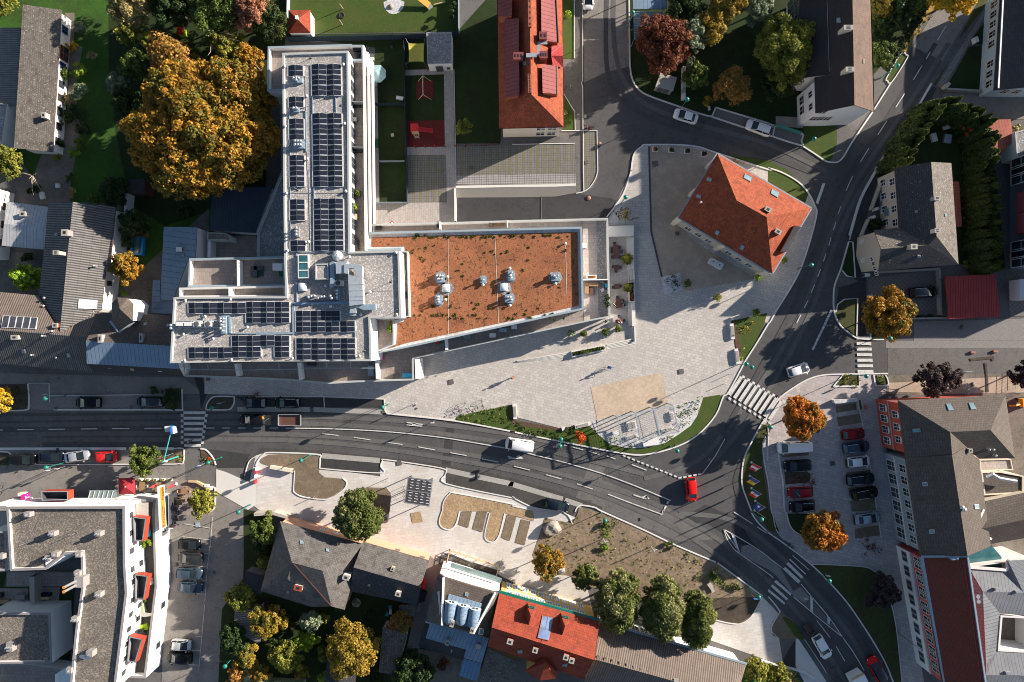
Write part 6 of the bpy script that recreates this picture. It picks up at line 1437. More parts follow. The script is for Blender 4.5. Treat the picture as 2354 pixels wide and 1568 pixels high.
def crown_points(rx,ry,rz,n,clumps,cr,lobe=1.):
 """clump centres in an irregular ellipsoid, leaves over each clump"""
 d=unit(clumps);d[:,2]=np.where(d[:,2]<-.45,-d[:,2],d[:,2])
 lob=1+lobe*.09*np.sin(3*np.arctan2(d[:,1],d[:,0])+rng.uniform(0,6))+lobe*.07*np.sin(5*np.arctan2(d[:,1],d[:,0])+rng.uniform(0,6))
 rad=(rng.uniform(0,1,clumps)**(.42 if lobe>.5 else .3))*lob*.93
 C=d*rad[:,None]*np.array((rx,ry,rz))
 crr=cr*rng.uniform(.55,1.25,clumps)
 k=rng.choice(clumps,n,p=crr**2/(crr**2).sum())
 u=unit(n);u[:,2]=np.abs(u[:,2])*.9-.25*(rng.random(n)<.35)
 u/=np.linalg.norm(u,axis=1,keepdims=True)
 P_=C[k]+u*(crr[k]*rng.uniform(.55,1.08,n))[:,None]*np.array((1,1,.75))
 q_=C/np.array((rx,ry,rz));ct=np.clip(.5+.32*np.sin(q_[:,0]*3.1+rng.uniform(0,6))*np.sin(q_[:,1]*2.7+rng.uniform(0,6))+rng.normal(0,.2,clumps),0,1);cy=np.clip(.45+.3*np.sin(q_[:,0]*2.3+rng.uniform(0,6))+rng.normal(0,.2,clumps),0,1)
 tint=np.stack((np.clip(ct[k]*.65+rng.normal(.2,.2,n),0,1),np.clip(cy[k]*.75+rng.random(n)*.35,0,1),rng.random(n)**2),1)
 nr=u+rng.normal(size=(n,3))*.75+np.array((0,0,.35));nr/=np.linalg.norm(nr,axis=1,keepdims=True)
 return C,P_,nr,tint
def limb(b,p,q,r0,r1,m,seg=4):
 p=V3(p);q=V3(q);pts_=[]
 for i in range(seg+1):
  t=i/seg;c=p.lerp(q,t);w_=(q-p).length*.07*msin(math.pi*t)
  pts_.append(c+V3((RU(-w_,w_),RU(-w_,w_),w_*.8)))
 for i in range(seg):b.tube(pts_[i],pts_[i+1],r0+(r1-r0)*i/seg,m,6,r0+(r1-r0)*(i+1)/seg,False)
def tree(label,st,R_,ht,m,n=None,ry=None,ls=.34,clumps=None,cr=None,bark='bark',trunk=None,group=None,name='tree',rz=None,off=None,sub=None):
 """st: crown centre on the survey, R_: crown radius in survey pixels"""
 zc=ht*.58;c=P(st,zc);R_*=1.13;ry=ry and ry*1.13;rx=R_*KO*(H-zc)/H;ry=rx if ry is None else ry*KO*(H-zc)/H
 rz=ht*.42 if rz is None else rz
 base=ZV(c,0)if off is None else V3((c.x+off[0],c.y+off[1],0))
 root=thg(name,base,label,'tree',group)
 clumps=clumps or int(34+rx*ry*9);cr=cr or max(.35,.26*min(rx,ry)**.7)
 n=int((n or min(60000,420*(rx*ry+rx*rz)*(.34/ls)**2*.5))*2.6);ls=ls*.68
 parts=sub or[((0,0,0),1.)]
 cs=[];ps=[];ns=[];ts=[]
 for(dx,dy,dz),k in parts:
  C,P_,nr,tint=crown_points(rx*k,ry*k,rz*(k**.6),int(n*k*k),max(6,int(clumps*k*k)),cr,.15 if 'linden' in m else 1)
  o=np.array((dx,dy,dz))*np.array((rx,ry,rz))
  cs.append(C+o);ps.append(P_+o);ns.append(nr);ts.append(tint)
 C=np.concatenate(cs);P_=np.concatenate(ps);nr=np.concatenate(ns);tint=np.concatenate(ts)
 sh=np.array((c.x-base.x,c.y-base.y,zc))
 P_=P_+sh;P_[:,2]=np.maximum(P_[:,2],.3)
 me=leaf_mesh('crown',P_,nr,ls*rng.uniform(.55,1.25,len(P_)),tint,m)
 o=BO('crown',me);LK(o);o.parent=root;ORG[o.name]=ORG[root.name]
 b=MB();tr=trunk or max(.08,ht*.02);top=ZV(base,0)+V3((sh[0]*.4,sh[1]*.4,zc*.7))
 b.tube(base,base.lerp(top,.4),tr*1.25,bark,8,tr,False);b.tube(base.lerp(top,.4),top,tr,bark,8,tr*.7,False)
 idx=rng.choice(len(C),min(len(C),int(8+rx*2)),replace=False)
 for i in idx:limb(b,top if random.random()<.6 else base.lerp(top,.75),V3(C[i]+sh)+base,tr*.5,tr*.08,bark)
 b.bd('trunk',root)
 return root
def shrub(label,st,R_,ht,m,ls=.24,group=None,ry=None,name='shrub',n=None,cat='shrub',z0=0.):
 zc=ht*.5+z0;c=P(st,zc);rx=R_*KO*(H-zc)/H;ry_=rx if ry is None else ry*KO*(H-zc)/H
 n=n or int(min(9000,max(90,300*rx*ry_*(.3/ls)**2)))
 C,P_,nr,tint=crown_points(rx,ry_,ht*.5,n,int(8+rx*ry_*6),max(.14,.36*min(rx,ry_)))
 P_[:,2]=np.maximum(P_[:,2]+ht*.5,.03)
 me=leaf_mesh(name,P_,nr,ls*rng.uniform(.6,1.2,n),tint,m)
 o=BO(name,me);LK(o);o.location=(c.x,c.y,z0)
 ORG[o.name]=ZV(c,z0)
 return tag(o,label,cat,group)
def cov(name,st,m,h_,dens,label=None,ls=.2,it=0):
 """leafy ground cover over an outlined bed"""
 p=pts(st,0);xs=[a.x for a in p];ys=[a.y for a in p]
 A=abs(area2(p))/2;n=int(A*dens);out=[]
 def inside(x,y):
  r=False;j=len(p)-1
  for i in range(len(p)):
   if(p[i].y>y)!=(p[j].y>y)and x<(p[j].x-p[i].x)*(y-p[i].y)/(p[j].y-p[i].y)+p[i].x:r=not r
   j=i
  return r
 nc=max(3,int(A*1.3));cc=[]
 for _ in range(nc*8):
  x,y=RU(min(xs),max(xs)),RU(min(ys),max(ys))
  if inside(x,y):cc.append((x,y,random.random(),RU(.2,.55)))
  if len(cc)>=nc:break
 if not cc:return
 ca=np.array(cc);k=rng.integers(0,len(ca),n)
 off=rng.normal(size=(n,2))*ca[k,3:4]*.7
 hh=np.maximum(.02,h_*(.4+.6*ca[k,2])*(1-np.minimum(1,(off**2).sum(1)/.5))*rng.uniform(.4,1.1,n))
 P_=np.stack((ca[k,0]+off[:,0],ca[k,1]+off[:,1],hh+.1),1)
 nr=unit(n);nr[:,2]=np.abs(nr[:,2])+.5;nr/=np.linalg.norm(nr,axis=1,keepdims=True)
 tint=np.stack((np.clip(ca[k,2]*.6+rng.random(n)*.4,0,1),rng.random(n),rng.random(n)**2),1)
 c0=P_.mean(0);c0[2]=0
 me=leaf_mesh(name,P_-c0,nr,ls*rng.uniform(.6,1.3,n),tint,m)
 o=BO(name,me);LK(o);o.location=c0
 return tag(o,label,None,None,'stuff')
tree('huge golden-brown chestnut towering over the shaded garden beside the solar block',"462,300",158,14.5,'leaf_ch',n=46000,ry=146,ls=.46,clumps=1900,cr=.78,trunk=.45,rz=5.5,sub=[((0,-.05,.1),.84),((-.22,.5,0),.5),((.42,.48,0),.5),((.45,-.05,.05),.55),((-.5,-.1,0),.5),((-.1,-.5,0),.5),((.3,-.4,0),.5)])
shrub('russet top of the chestnut clump behind the dead branches',"00:1600,560",48,9.5,'leaf_cb',.36,n=5000,name='tree',cat='tree')
for lb,st,r,h_,m in(('pale tan tree at the top edge of the left garden',"00:1205,20",52,8,'leaf_tan'),('dark leafy tree at the top edge between the tan tree and the bright green one',"00:1600,60",48,8,'leaf_d'),('bright green maple at the top edge',"00:2000,90",62,8.5,'leaf_g'),('reddish-brown tree at the top beside the playground fence',"00:2330,120",42,9,'leaf_russet'),('yellow-green young tree standing near the little red playhouse',"00:1395,385",26,5,'leaf_yg'),('narrow light green conifer on the lawn edge',"00:1195,320",26,6,'leaf_yg'),('dark green tree against the left flank of the chestnut',"00:1280,620",34,7,'leaf_g'),('grey-green tree on the lawn edge left of the chestnut',"00:1110,790",26,6,'leaf_gg'),('dark tree in the shade below the grey-green one',"00:1180,930",34,6,'leaf_d'),('olive tree half under the dead branches',"00:2090,420",34,6.5,'leaf_yg'),('green tree in the shade between chestnut and solar block',"00:2290,1020",30,8,'leaf_g'),('tree top right of the chestnut near the solar block wall',"00:2310,560",30,8,'leaf_ch'),('dark green tree between the pavilion and the russet tree',"10:130,210",40,7,'leaf_d'),('shaded green tree low against the solar block',"00:2300,1330",32,7.5,'leaf_g')):
 tree(lb,st,r,h_,m)
t=thg('dead_tree',P("00:2060,400"),'bare dead tree with pale twisted branches above the chestnut','tree');b=MB();c=P("00:2060,400")
for k in range(13):limb(b,c+V3((0,0,3)),P("00:%d,%d"%(random.choice((1910,1950,2010,2090,2150,2200)),random.choice((280,330,430,380,280,510))),7.5),.1,.02,'bark_pale')
b.tube(c,c+V3((0,0,3.2)),.18,'bark_pale',8,.12);b.bd('trunk',t)
for i,(st,r,h_,m,lb)in enumerate((("00:60,40",28,3,'leaf_yg','sunny yellow-green shrub in the top left corner'),("00:735,265",13,1.8,'leaf_gg','grey-green shrub beside the farmhouse path near the top'),("00:850,525",11,1.6,'leaf_tan','round tan-tipped shrub alone on the lawn edge'),("00:650,430",11,1.5,'leaf_gold','golden yellow shrub in front of the red garden door'),("00:735,660",18,2.2,'leaf_b','glossy bright green shrub by the white flowers'),("00:600,690",19,2.2,'leaf_g','green climber bush against the farmhouse wall'),("00:745,850",19,2.2,'leaf_gg','broad grey-green bush halfway along the path'),("00:625,920",13,1.6,'leaf_tan','pale flowering bush by the farmhouse wall'),("00:565,975",8,1.2,'leaf_b','small bright bush touching the white farmhouse wall'),("00:665,1060",20,1.8,'leaf_d','dark low bush in the middle of the garden path'),("00:760,1180",16,1.8,'leaf_d','dark bush on the lawn side of the path'),("00:735,1330",15,2,'leaf_g','dark green bush just above the clipped ball'),("00:685,1410",12,1.9,'leaf_b','clipped ball-shaped shrub at the end of the garden path'),("00:560,1140",9,1.4,'leaf_g','small bush beside a farmhouse window'),("00:575,1330",10,1.6,'leaf_d','dark bush at the lower end of the farmhouse wall'),("00:545,1450",10,1.2,'leaf_yg','low yellowish bush at the farmhouse corner'),("00:1150,640",8,1.2,'leaf_tan','little pale shrub at the dark edge of the lawn'))):
 shrub(lb,st,r,h_,m)
tree('yellow-green tree at the left edge above the metal-roofed workshop',"00:55,1500",36,6,'leaf_yg');tree('feathery bright green sumac in the yard left of the barn',"01:255,980",30,5,'leaf_b',ls=.5,n=1500)
tree('orange-brown tree beside the blue trampoline pool',"01:1180,895",33,6,'leaf_ch');tree('dark green tree above the blue pool',"01:1240,505",33,5.5,'leaf_d');tree('dark tree next to the navy garage yard',"01:1060,190",32,5,'leaf_d')
t=thg('dead_tree',P("01:200,60"),'leaning bare tree with long pale branches near the left courtyard','tree');b=MB();c=P("01:160,40")
limb(b,c+V3((0,0,2)),P("01:300,50",4.2),.16,.07,'bark_pale');b.tube(c,c+V3((0,0,2.1)),.2,'bark_pale',8,.15)
for q in("01:330,130","01:375,185","01:300,160","01:345,20","01:265,80","01:310,225"):limb(b,P("01:300,50",4.2),P(q,4.6),.07,.02,'bark_pale')
b.bd('trunk',t)
for st,r,h_,m,lb in(("01:310,180",14,1.6,'leaf_d','dark bush under the bare leaning tree'),("01:660,70",12,1.5,'leaf_g','bush at the top of the gravel courtyard'),("01:670,200",12,1.4,'leaf_tan','brownish bush beside the gravel courtyard'),("01:850,270",16,.8,'leaf_g','row of low plants on the strip above the barn'),("01:1150,660",14,2.4,'leaf_g','green bush at the barn wall left of the pool'),("01:1150,1130",8,1.2,'leaf_b','small bright bush at the foot of the barn wall'),("01:260,790",14,1.6,'leaf_d','dark bush in the yard below the workshop roof'),("01:1020,245",9,1.2,'leaf_gold','yellow bush in the dark hedge above the barn'),("01:1700,400",18,.8,'leaf_d','dark creeping plants between stepping stones')):shrub(lb,st,r,h_,m)
tree('young light green tree alone on the shaded lawn below the tiled house',"10:1920,1180",17,3.6,'leaf_yg',n=900,ls=.3)
shrub('dark hedge clump at the top of the playground lawn',"10:1800,90",9,2.2,'leaf_d',ry=22)
tree('deep copper-red tree beside the glass porch',"20:1395,395",60,7.5,'leaf_copper',n=13000)
tree('pale grey-green tree just right of the copper tree',"20:1670,340",28,6.5,'leaf_gg',ry=42);tree('thin yellow tree with bare twigs in the top right garden',"20:1820,250",38,6.5,'leaf_y',n=2200);tree('yellow-leaved tree at the top edge right of the copper tree',"20:1970,60",38,7,'leaf_y');tree('dark bushy tree at the top behind the carport',"20:1600,70",44,6,'leaf_d')
tree('dark glossy round tree beside the row of pale bins',"20:1690,705",26,5,'leaf_g');tree('sparse brown tree in the shade of the top right garden',"20:2020,800",40,6,'leaf_cb',n=2400);tree('large yellow-green willow-like tree beside the gabled house',"30:165,470",62,9,'leaf_yg',ry=76,n=16000,ls=.3)
tree('grey-green tree at the top edge near the gabled house',"20:2250,60",34,6,'leaf_gg');tree('dark green tree in the shade under the willow-like one',"30:100,760",36,5,'leaf_d')
shrub('small yellow shrub near the parked white saloon',"20:1785,940",13,1.8,'leaf_y');shrub('dark creeper bush at the foot of the copper tree',"20:1640,580",12,2.5,'leaf_gg')
for st,r,h_,m,lb in(("30:1030,70",26,5,'leaf_y','yellow-tipped tree at the top right of the gabled house'),("30:1190,130",34,5,'leaf_d','dark evergreen between the gabled house and the main road'),("30:1290,40",30,5,'leaf_g','green tree at the top beside the hedge along the road'),("30:1030,500",28,4.5,'leaf_g','green bushy tree against the gabled house wall'),("30:1010,260",20,4,'leaf_d','dark bush hugging the gabled house wall')):tree(lb,st,r,h_,m)
for k in range(13):
 a,c=P("30:1420,60"),P("30:1060,640");p=a.lerp(c,k/12)
 if k==0:hd=shrub('dark green clipped hedge plant along the pavement by the gabled house',"30:1420,60",13,2.4,'leaf_d',group='hedge along the pavement')
 else:o=hd.copy();LK(o);o.location=(p.x,p.y,0);o.rotation_euler=(0,0,k*1.3)
tree('brilliant golden tree at the top edge above the main road',"30:1690,-20",44,8,'leaf_gold',n=7000)
n_=1500;hT=5.6
tz=rng.random(n_)**.8;ta=rng.uniform(0,6.283,n_);tr_=(1-tz)**.6*.85*(1+.18*np.sin(ta*5+tz*9))*rng.uniform(.75,1.05,n_)
cen=np.stack((np.cos(ta)*tr_,np.sin(ta)*tr_,.25+tz*hT),1);nn=np.stack((np.cos(ta),np.sin(ta),np.full(n_,.5)),1)+rng.normal(size=(n_,3))*.35;nn/=np.linalg.norm(nn,axis=1,keepdims=True)
tme=leaf_mesh('thuja',cen,nn,rng.uniform(.2,.42,n_),np.stack((np.clip(tz*.7+rng.random(n_)*.3,0,1),rng.random(n_)*.8,rng.random(n_)**2),1),'leaf_thuja',1.8)
line_=spline(pts("30:1180,1520 1330,1260 1470,1040 1590,990 1760,1010 1900,1090 1960,1200 1985,1330 2000,1480 31:1985,60 1985,250 1990,450 2000,650 2020,800 2040,920",3.4),12)
acc=1.;k=0
for i in range(len(line_)-1):
 acc+=(line_[i+1]-line_[i]).length
 if acc>.8:
  acc=0
  for row in(0,1):
   d=(line_[i+1]-line_[i]).normalized();p=line_[i]+V3((-d.y,d.x,0))*((row-.5)*1.3)+V3((RU(-.2,.2),RU(-.2,.2),0))
   p.z=0;o=BO('thuja',tme);LK(o);o.location=p;s_=RU(.85,1.4);o.scale=(s_,s_*RU(.8,1.2),RU(.72,1.12));o.rotation_euler=(RU(-.05,.05),RU(-.05,.05),RU(0,6))
   tag(o,'pointed dark green thuja in the dense hedge round the villa garden','hedge tree','thuja hedge round the villa garden');k+=1
tree('small rust-orange tree inside the thuja hedge',"30:1900,1190",22,4,'leaf_rust',n=900,ls=.3)
for st,r,h_,m,lb in(("31:1920,290",9,1.4,'leaf_g','green bush in front of the hedge beside the red awning'),("31:1960,690",9,1.4,'leaf_g','bush in front of the lower hedge'),("31:1910,830",12,1.4,'leaf_b','bright green bush at the lower end of the villa garden'),("31:1810,875",9,.9,'leaf_yg','low yellowish plants at the edge of the driveway'),("31:1000,500",18,1.6,'leaf_d','dark bush in the villa forecourt'),("31:1440,1340",22,.9,'leaf_d','dark low hedge below the villa driveway'),("30:2290,1180",12,1.5,'leaf_tan','pale grassy clump beside the rust-red carport')):shrub(lb,st,r,h_,m,ry=6 if '1440' in st else None)
tree('round-headed tree turning from green to orange at the junction island',"31:1105,1320",52,6.5,'leaf_ch',n=9000,ls=.34)
tree('orange maple at the top of the shaded car park',"32:305,715",45,6.5,'leaf_orange',n=6500,ls=.36);tree('orange maple at the lower end of the shaded car park',"33:500,190",46,6.5,'leaf_orange',n=6500,ls=.36)
tree('dark purple plum tree on the pavement above the red corner house',"32:1555,340",49,5.5,'leaf_purple',n=7500,ls=.3,ry=34);tree('dark purple plum tree cut by the right picture edge',"32:2370,310",30,5.5,'leaf_purple',ls=.3,n=4000);tree('small dark purple tree on the leaf-strewn lawn by the pink front',"33:1040,740",36,4.5,'leaf_purple',n=4000)
tree('dense linden west of the three at the brown roof',"23:972,800",44,9.5,'leaf_linden',n=15000,clumps=200,cr=.85,ry=65,ls=.36);tree('dense linden in the middle of the three at the brown roof',"23:1385,890",44,9.5,'leaf_linden',n=15000,clumps=200,cr=.85,ry=64,ls=.36);tree('dense linden at the east end of the three',"23:1690,968",34,9,'leaf_linden',n=12000,clumps=150,cr=.85,ry=59,ls=.36)
tree('brownish small tree beside the pale boulder',"23:320,455",33,5.5,'leaf_ch',ry=38);tree('small green tree left of the three lindens',"23:672,600",28,5,'leaf_linden')
tree('broad linden between the slate roof and the new pavement',"12:945,1596",49,7.5,'leaf_linden',n=12000,clumps=190,cr=.8,ry=52,ls=.36)
tree('bushy green tree beside the teal sign gantry',"02:1330,1095",31,5.5,'leaf_g',ry=33);tree('green-brown tree in the kerbed bed by the cafe',"02:1865,1485",28,4.5,'leaf_yg',ry=30);tree('yellow tree cut by the left edge beside the main street',"02:10,530",26,5,'leaf_gold',ry=30)
shrub('dark clipped hedge block between lay-by and crossing',"02:1590,535",20,1.6,'leaf_d',ry=25);shrub('dark hedge behind the parked black car',"02:1440,455",18,1.5,'leaf_d',ry=9)
shrub('small fiery red shrub on the lawn near the pergola',"22:628,885",14,2.6,'leaf_rust',n=700)
for lb,st,r,h_,m,rr in(('yellow-green tree beside the corrugated shelter at the side street',"03:2215,785",29,4.5,'leaf_yg',None),('dark green conifer-like tree below the corrugated shelter',"03:2150,1150",30,5,'leaf_d',None),('yellow-leaved tree over the corrugated shelter',"13:105,1000",38,5.5,'leaf_y',36),('silvery grey-green olive-like tree in the southern garden',"13:505,1005",23,4,'leaf_gg',None),('dark glossy shrub tree under the silvery one',"13:470,1190",25,3.5,'leaf_b',20),('tall golden birch in the southern garden',"13:885,1260",56,8,'leaf_y',62),('brown-green round tree behind the small slate shed',"13:1325,1005",29,4,'leaf_cb',24),('dark leafy tree at the bottom beside the alley',"13:1440,1440",48,5.5,'leaf_d',40),('green tree at the west corner of the hipped slate house',"13:90,170",30,5,'leaf_g',38),('golden bushy tree at the bottom left of the southern garden',"03:2270,1330",26,4,'leaf_y',None),('mixed green tree at the bottom of the southern garden',"13:300,1330",38,5,'leaf_yg',34),('orange-tinged tree at the bottom edge by the mint wall',"13:40,1480",24,4,'leaf_ch',20),('green tree west of the slate house in shade',"13:60,330",22,4,'leaf_d',None),('dark bush tree left of the slate house halfway down',"13:80,450",14,3.5,'leaf_yg',None),('bushy tree at the bottom edge beside the side street',"03:2170,1500",22,3.5,'leaf_cb',None)):tree(lb,st,r,h_,m,ry=rr)
for st,r,h_,m,lb in(("13:640,970",13,1.2,'leaf_yg','ornamental grass clump in the southern garden'),("13:920,840",10,.8,'leaf_gg','pale low shrub behind the gabled slate house'),("13:240,1220",12,2,'leaf_b','bright green shrub among the southern garden trees'),("13:1000,1040",14,1.,'leaf_d','low dark planting near the golden birch'),("13:690,1130",14,1.4,'leaf_d','dark bush between the silvery tree and the birch'),("13:1100,1530",25,2.5,'leaf_d','dark shrub mass at the bottom edge under the slate shed'),("13:620,1520",14,1.8,'leaf_b','light green shrub at the bottom edge left of the dark shed'),("13:1720,1400",16,1.4,'leaf_copper','dark red shrub in the rear courtyard'),("13:1540,1475",5,1.6,'leaf_gold','small yellow bush near the bottom of the alley')):shrub(lb,st,r,h_,m)
tree('bushy yellow-green tree at the end of the brown roof',"23:2230,1445",27,4.5,'leaf_yg');tree('autumn-tinted tree at the bottom edge beside the curved path',"33:70,1490",26,4,'leaf_yg');shrub('brownish hedge at the bottom edge by the curved path',"33:220,1540",20,1.5,'leaf_tan')
cov('bed_planting',"22:0,745 60,760 430,825 570,800 560,850 440,905 250,870 0,825",'leaf_d',.5,26,'dense dark planting strip along the plaza edge')
cov('bed_planting',"12:1850,695 1980,650 2320,600 2354,760 2200,750 2000,735",'leaf_g',.35,9,'loose low planting by the bicycle stands')
cov('bed_planting',"22:1480,590 1750,530 1690,690 1640,780 1560,830",'leaf_g',.7,12,'leafy shrubs in the white gravel east of the pergola')
cov('bed_planting',"22:790,850 980,850 1010,960 900,950",'leaf_g',.6,8,'shrubs in the gravel west of the pergola');cov('bed_planting',"22:1080,930 1210,920 1220,985 1090,985",'leaf_d',.6,14,'dark clump in the gravel below the pergola');cov('bed_planting',"22:1330,890 1510,850 1420,935 1340,945",'leaf_g',.5,12,'green plants in the gravel at the pergola corner')
cov('bed_planting',"32:630,405 700,322 822,322 825,402",'leaf_yg',.35,22,'yellow-green planting in the kerbed bed by the zebra crossing');cov('bed_planting',"32:990,325 1065,322 1085,400 1005,400",'leaf_g',.2,12,'green ground cover in the small kerbed bed')
cov('flower_bed',"02:1850,1000 1900,1020 1950,1080 1970,1125 1950,1125 1900,1080 1860,1040",'flower_red',.25,40,'red and orange flower bed at the corner of the side street',.14);cov('bed_planting',"02:1850,1030 1890,1070 1940,1120 1890,1110 1850,1060",'leaf_g',.3,30,'green plants behind the red flowers')
cov('bed_planting',"02:1600,1000 1690,1000 1680,1110 1470,1115 1450,1030",'leaf_yg',.3,10,'sparse plants in the bed around the teal gantry');cov('bed_planting',"02:-40,405 250,405 255,600 60,620 -40,620",'leaf_d',.3,8,'dark planting in the bed at the left edge');cov('bed_planting',"02:-40,1060 100,1080 95,1140 -40,1140",'leaf_g',.25,18,'green ground cover in the rounded bed at the left edge')
cov('bed_planting',"33:820,265 1040,250 1045,370 850,380",'leaf_copper',.3,16,'reddish shrubs in the oval bed of the car park');cov('bed_planting',"32:165,1210 390,1205 430,1250 420,1310 160,1315",'leaf_copper',.3,14,'reddish-green shrubs in the bed between parked cars');cov('bed_planting',"33:0,190 60,140 130,250 240,340 200,330",'leaf_d',.3,10,'dark plants along the kerb of the curving road')
cov('bed_planting',"22:2335,780 2354,760 2354,900 2310,960",'leaf_yg',.3,16,'leafy strip at the top of the flag lawn');cov('leaf_litter',"22:2335,800 32:15,800 -15,900 22:2320,1000 2310,900",'leaf_orange',.08,6,'fallen orange leaves beside the flag lawn',.16);cov('leaf_litter',"32:620,1480 1000,1450 1000,1568 33:1040,420 800,400 300,400",'leaf_orange',.05,1.2,'scattered fallen leaves on the car park paving',.14)
cov('bed_planting',"21:2090,1430 2270,1380 2230,1460 2160,1500 2110,1480",'leaf_y',.5,14,'yellow shrub in the lawn by the stone benches');cov('bed_planting',"22:2070,70 2125,65 2115,160 2080,150",'leaf_b',.5,18,'bright grasses behind the stone bench')
cov('bed_planting',"20:2040,1465 2160,1500 2180,1550 2080,1540",'leaf_cb',.3,12,'autumn shrubs in the lawn strip behind the orange house');cov('leaf_litter',"30:1220,520 1300,380 1450,190 1560,60 1590,60 1400,300 1260,500",'leaf_gold',.05,14,'golden fallen leaves along the kerb of the main road',.16)
cov('weeds',"23:780,60 900,60 980,120 900,200 830,430 790,400 850,220",'leaf_b',.25,9,'weeds sprouting on the bare earth');cov('weeds',"23:1600,620 1850,520 2150,720 2100,770 1750,650",'leaf_b',.25,5,'patchy weeds at the eastern end of the bare earth')
cov('weeds',"23:300,90 600,100 760,60 1150,180 1500,330 1850,480 2090,660 1900,760 1500,640 1150,520 800,470 560,540 280,520 250,300",'leaf_yg',.2,1.2,'dry weeds scattered over the bare earth',.22)
for st,r,h_,m,lb in(("23:860,130",9,.9,'leaf_g','leafy weed clump by the lamp on the bare earth'),("23:850,330",9,.7,'leaf_b','weed clump in the middle of the green strip'),("23:1440,310",9,.6,'leaf_g','weed clump behind the white cross post'),("23:1860,600",11,.7,'leaf_g','weed clump beside the broken slabs'),("23:2060,690",9,.6,'leaf_d','weed clump near the eastern end of the bare earth')):shrub(lb,st,r,h_,m,ls=.18)
for st,r,h_,m,lb in(("13:300,1010",16,2,'leaf_d','dark shrub right of the yellow tree over the shelter'),("13:620,1300",18,2.5,'leaf_yg','yellow-green shrub left of the golden birch'),("13:150,1180",16,2.2,'leaf_d','dark shrub below the corrugated shelter'),("13:760,880",10,1,'leaf_g','low green shrub behind the hipped slate house'),("13:430,1480",18,2,'leaf_y','yellowish shrub above the mint wall'),("13:1050,930",14,.7,'leaf_d','dark patch of low plants on the garden lawn'),("13:540,1310",14,1.8,'leaf_d','dark shrub below the glossy shrub tree')):shrub(lb,st,r,h_,m)
for s,l in(("23:780,40 850,60 960,90 980,130 900,160 870,260 840,440 800,420 850,300 790,200","around the lamp of the bare earth"),("23:1620,610 1850,540 1990,600 2150,720 2100,760 1900,690 1750,640","along the lower eastern earth"),("23:1050,180 1090,200 1080,300 1040,280","in the middle of the earth strip"),("23:1570,370 1640,400 1760,480 1740,520 1600,430","along the kerb of the bare earth"),("23:1830,480 1880,500 1880,540 1830,520","near the kerb at the east")):cov("weeds",s,'leaf_g',.3,12,"patch of green weeds "+l,.2)
KINDS=dict(hatch=dict(W=1.76,Hh=1.5,wb=.34,wt=.06,rt=-.36,rb=-.475,deck=.98),saloon=dict(W=1.8,Hh=1.45,wb=.30,wt=.07,rt=-.24,rb=-.38,deck=.98),estate=dict(W=1.82,Hh=1.5,wb=.29,wt=.08,rt=-.40,rb=-.485,deck=1.),suv=dict(W=1.85,Hh=1.65,wb=.30,wt=.10,rt=-.40,rb=-.48,deck=1.08),van=dict(W=1.95,Hh=1.95,wb=.39,wt=.26,rt=-.475,rb=-.495,deck=1.15),mini=dict(W=1.72,Hh=1.62,wb=.36,wt=.15,rt=-.40,rb=-.485,deck=1.02))
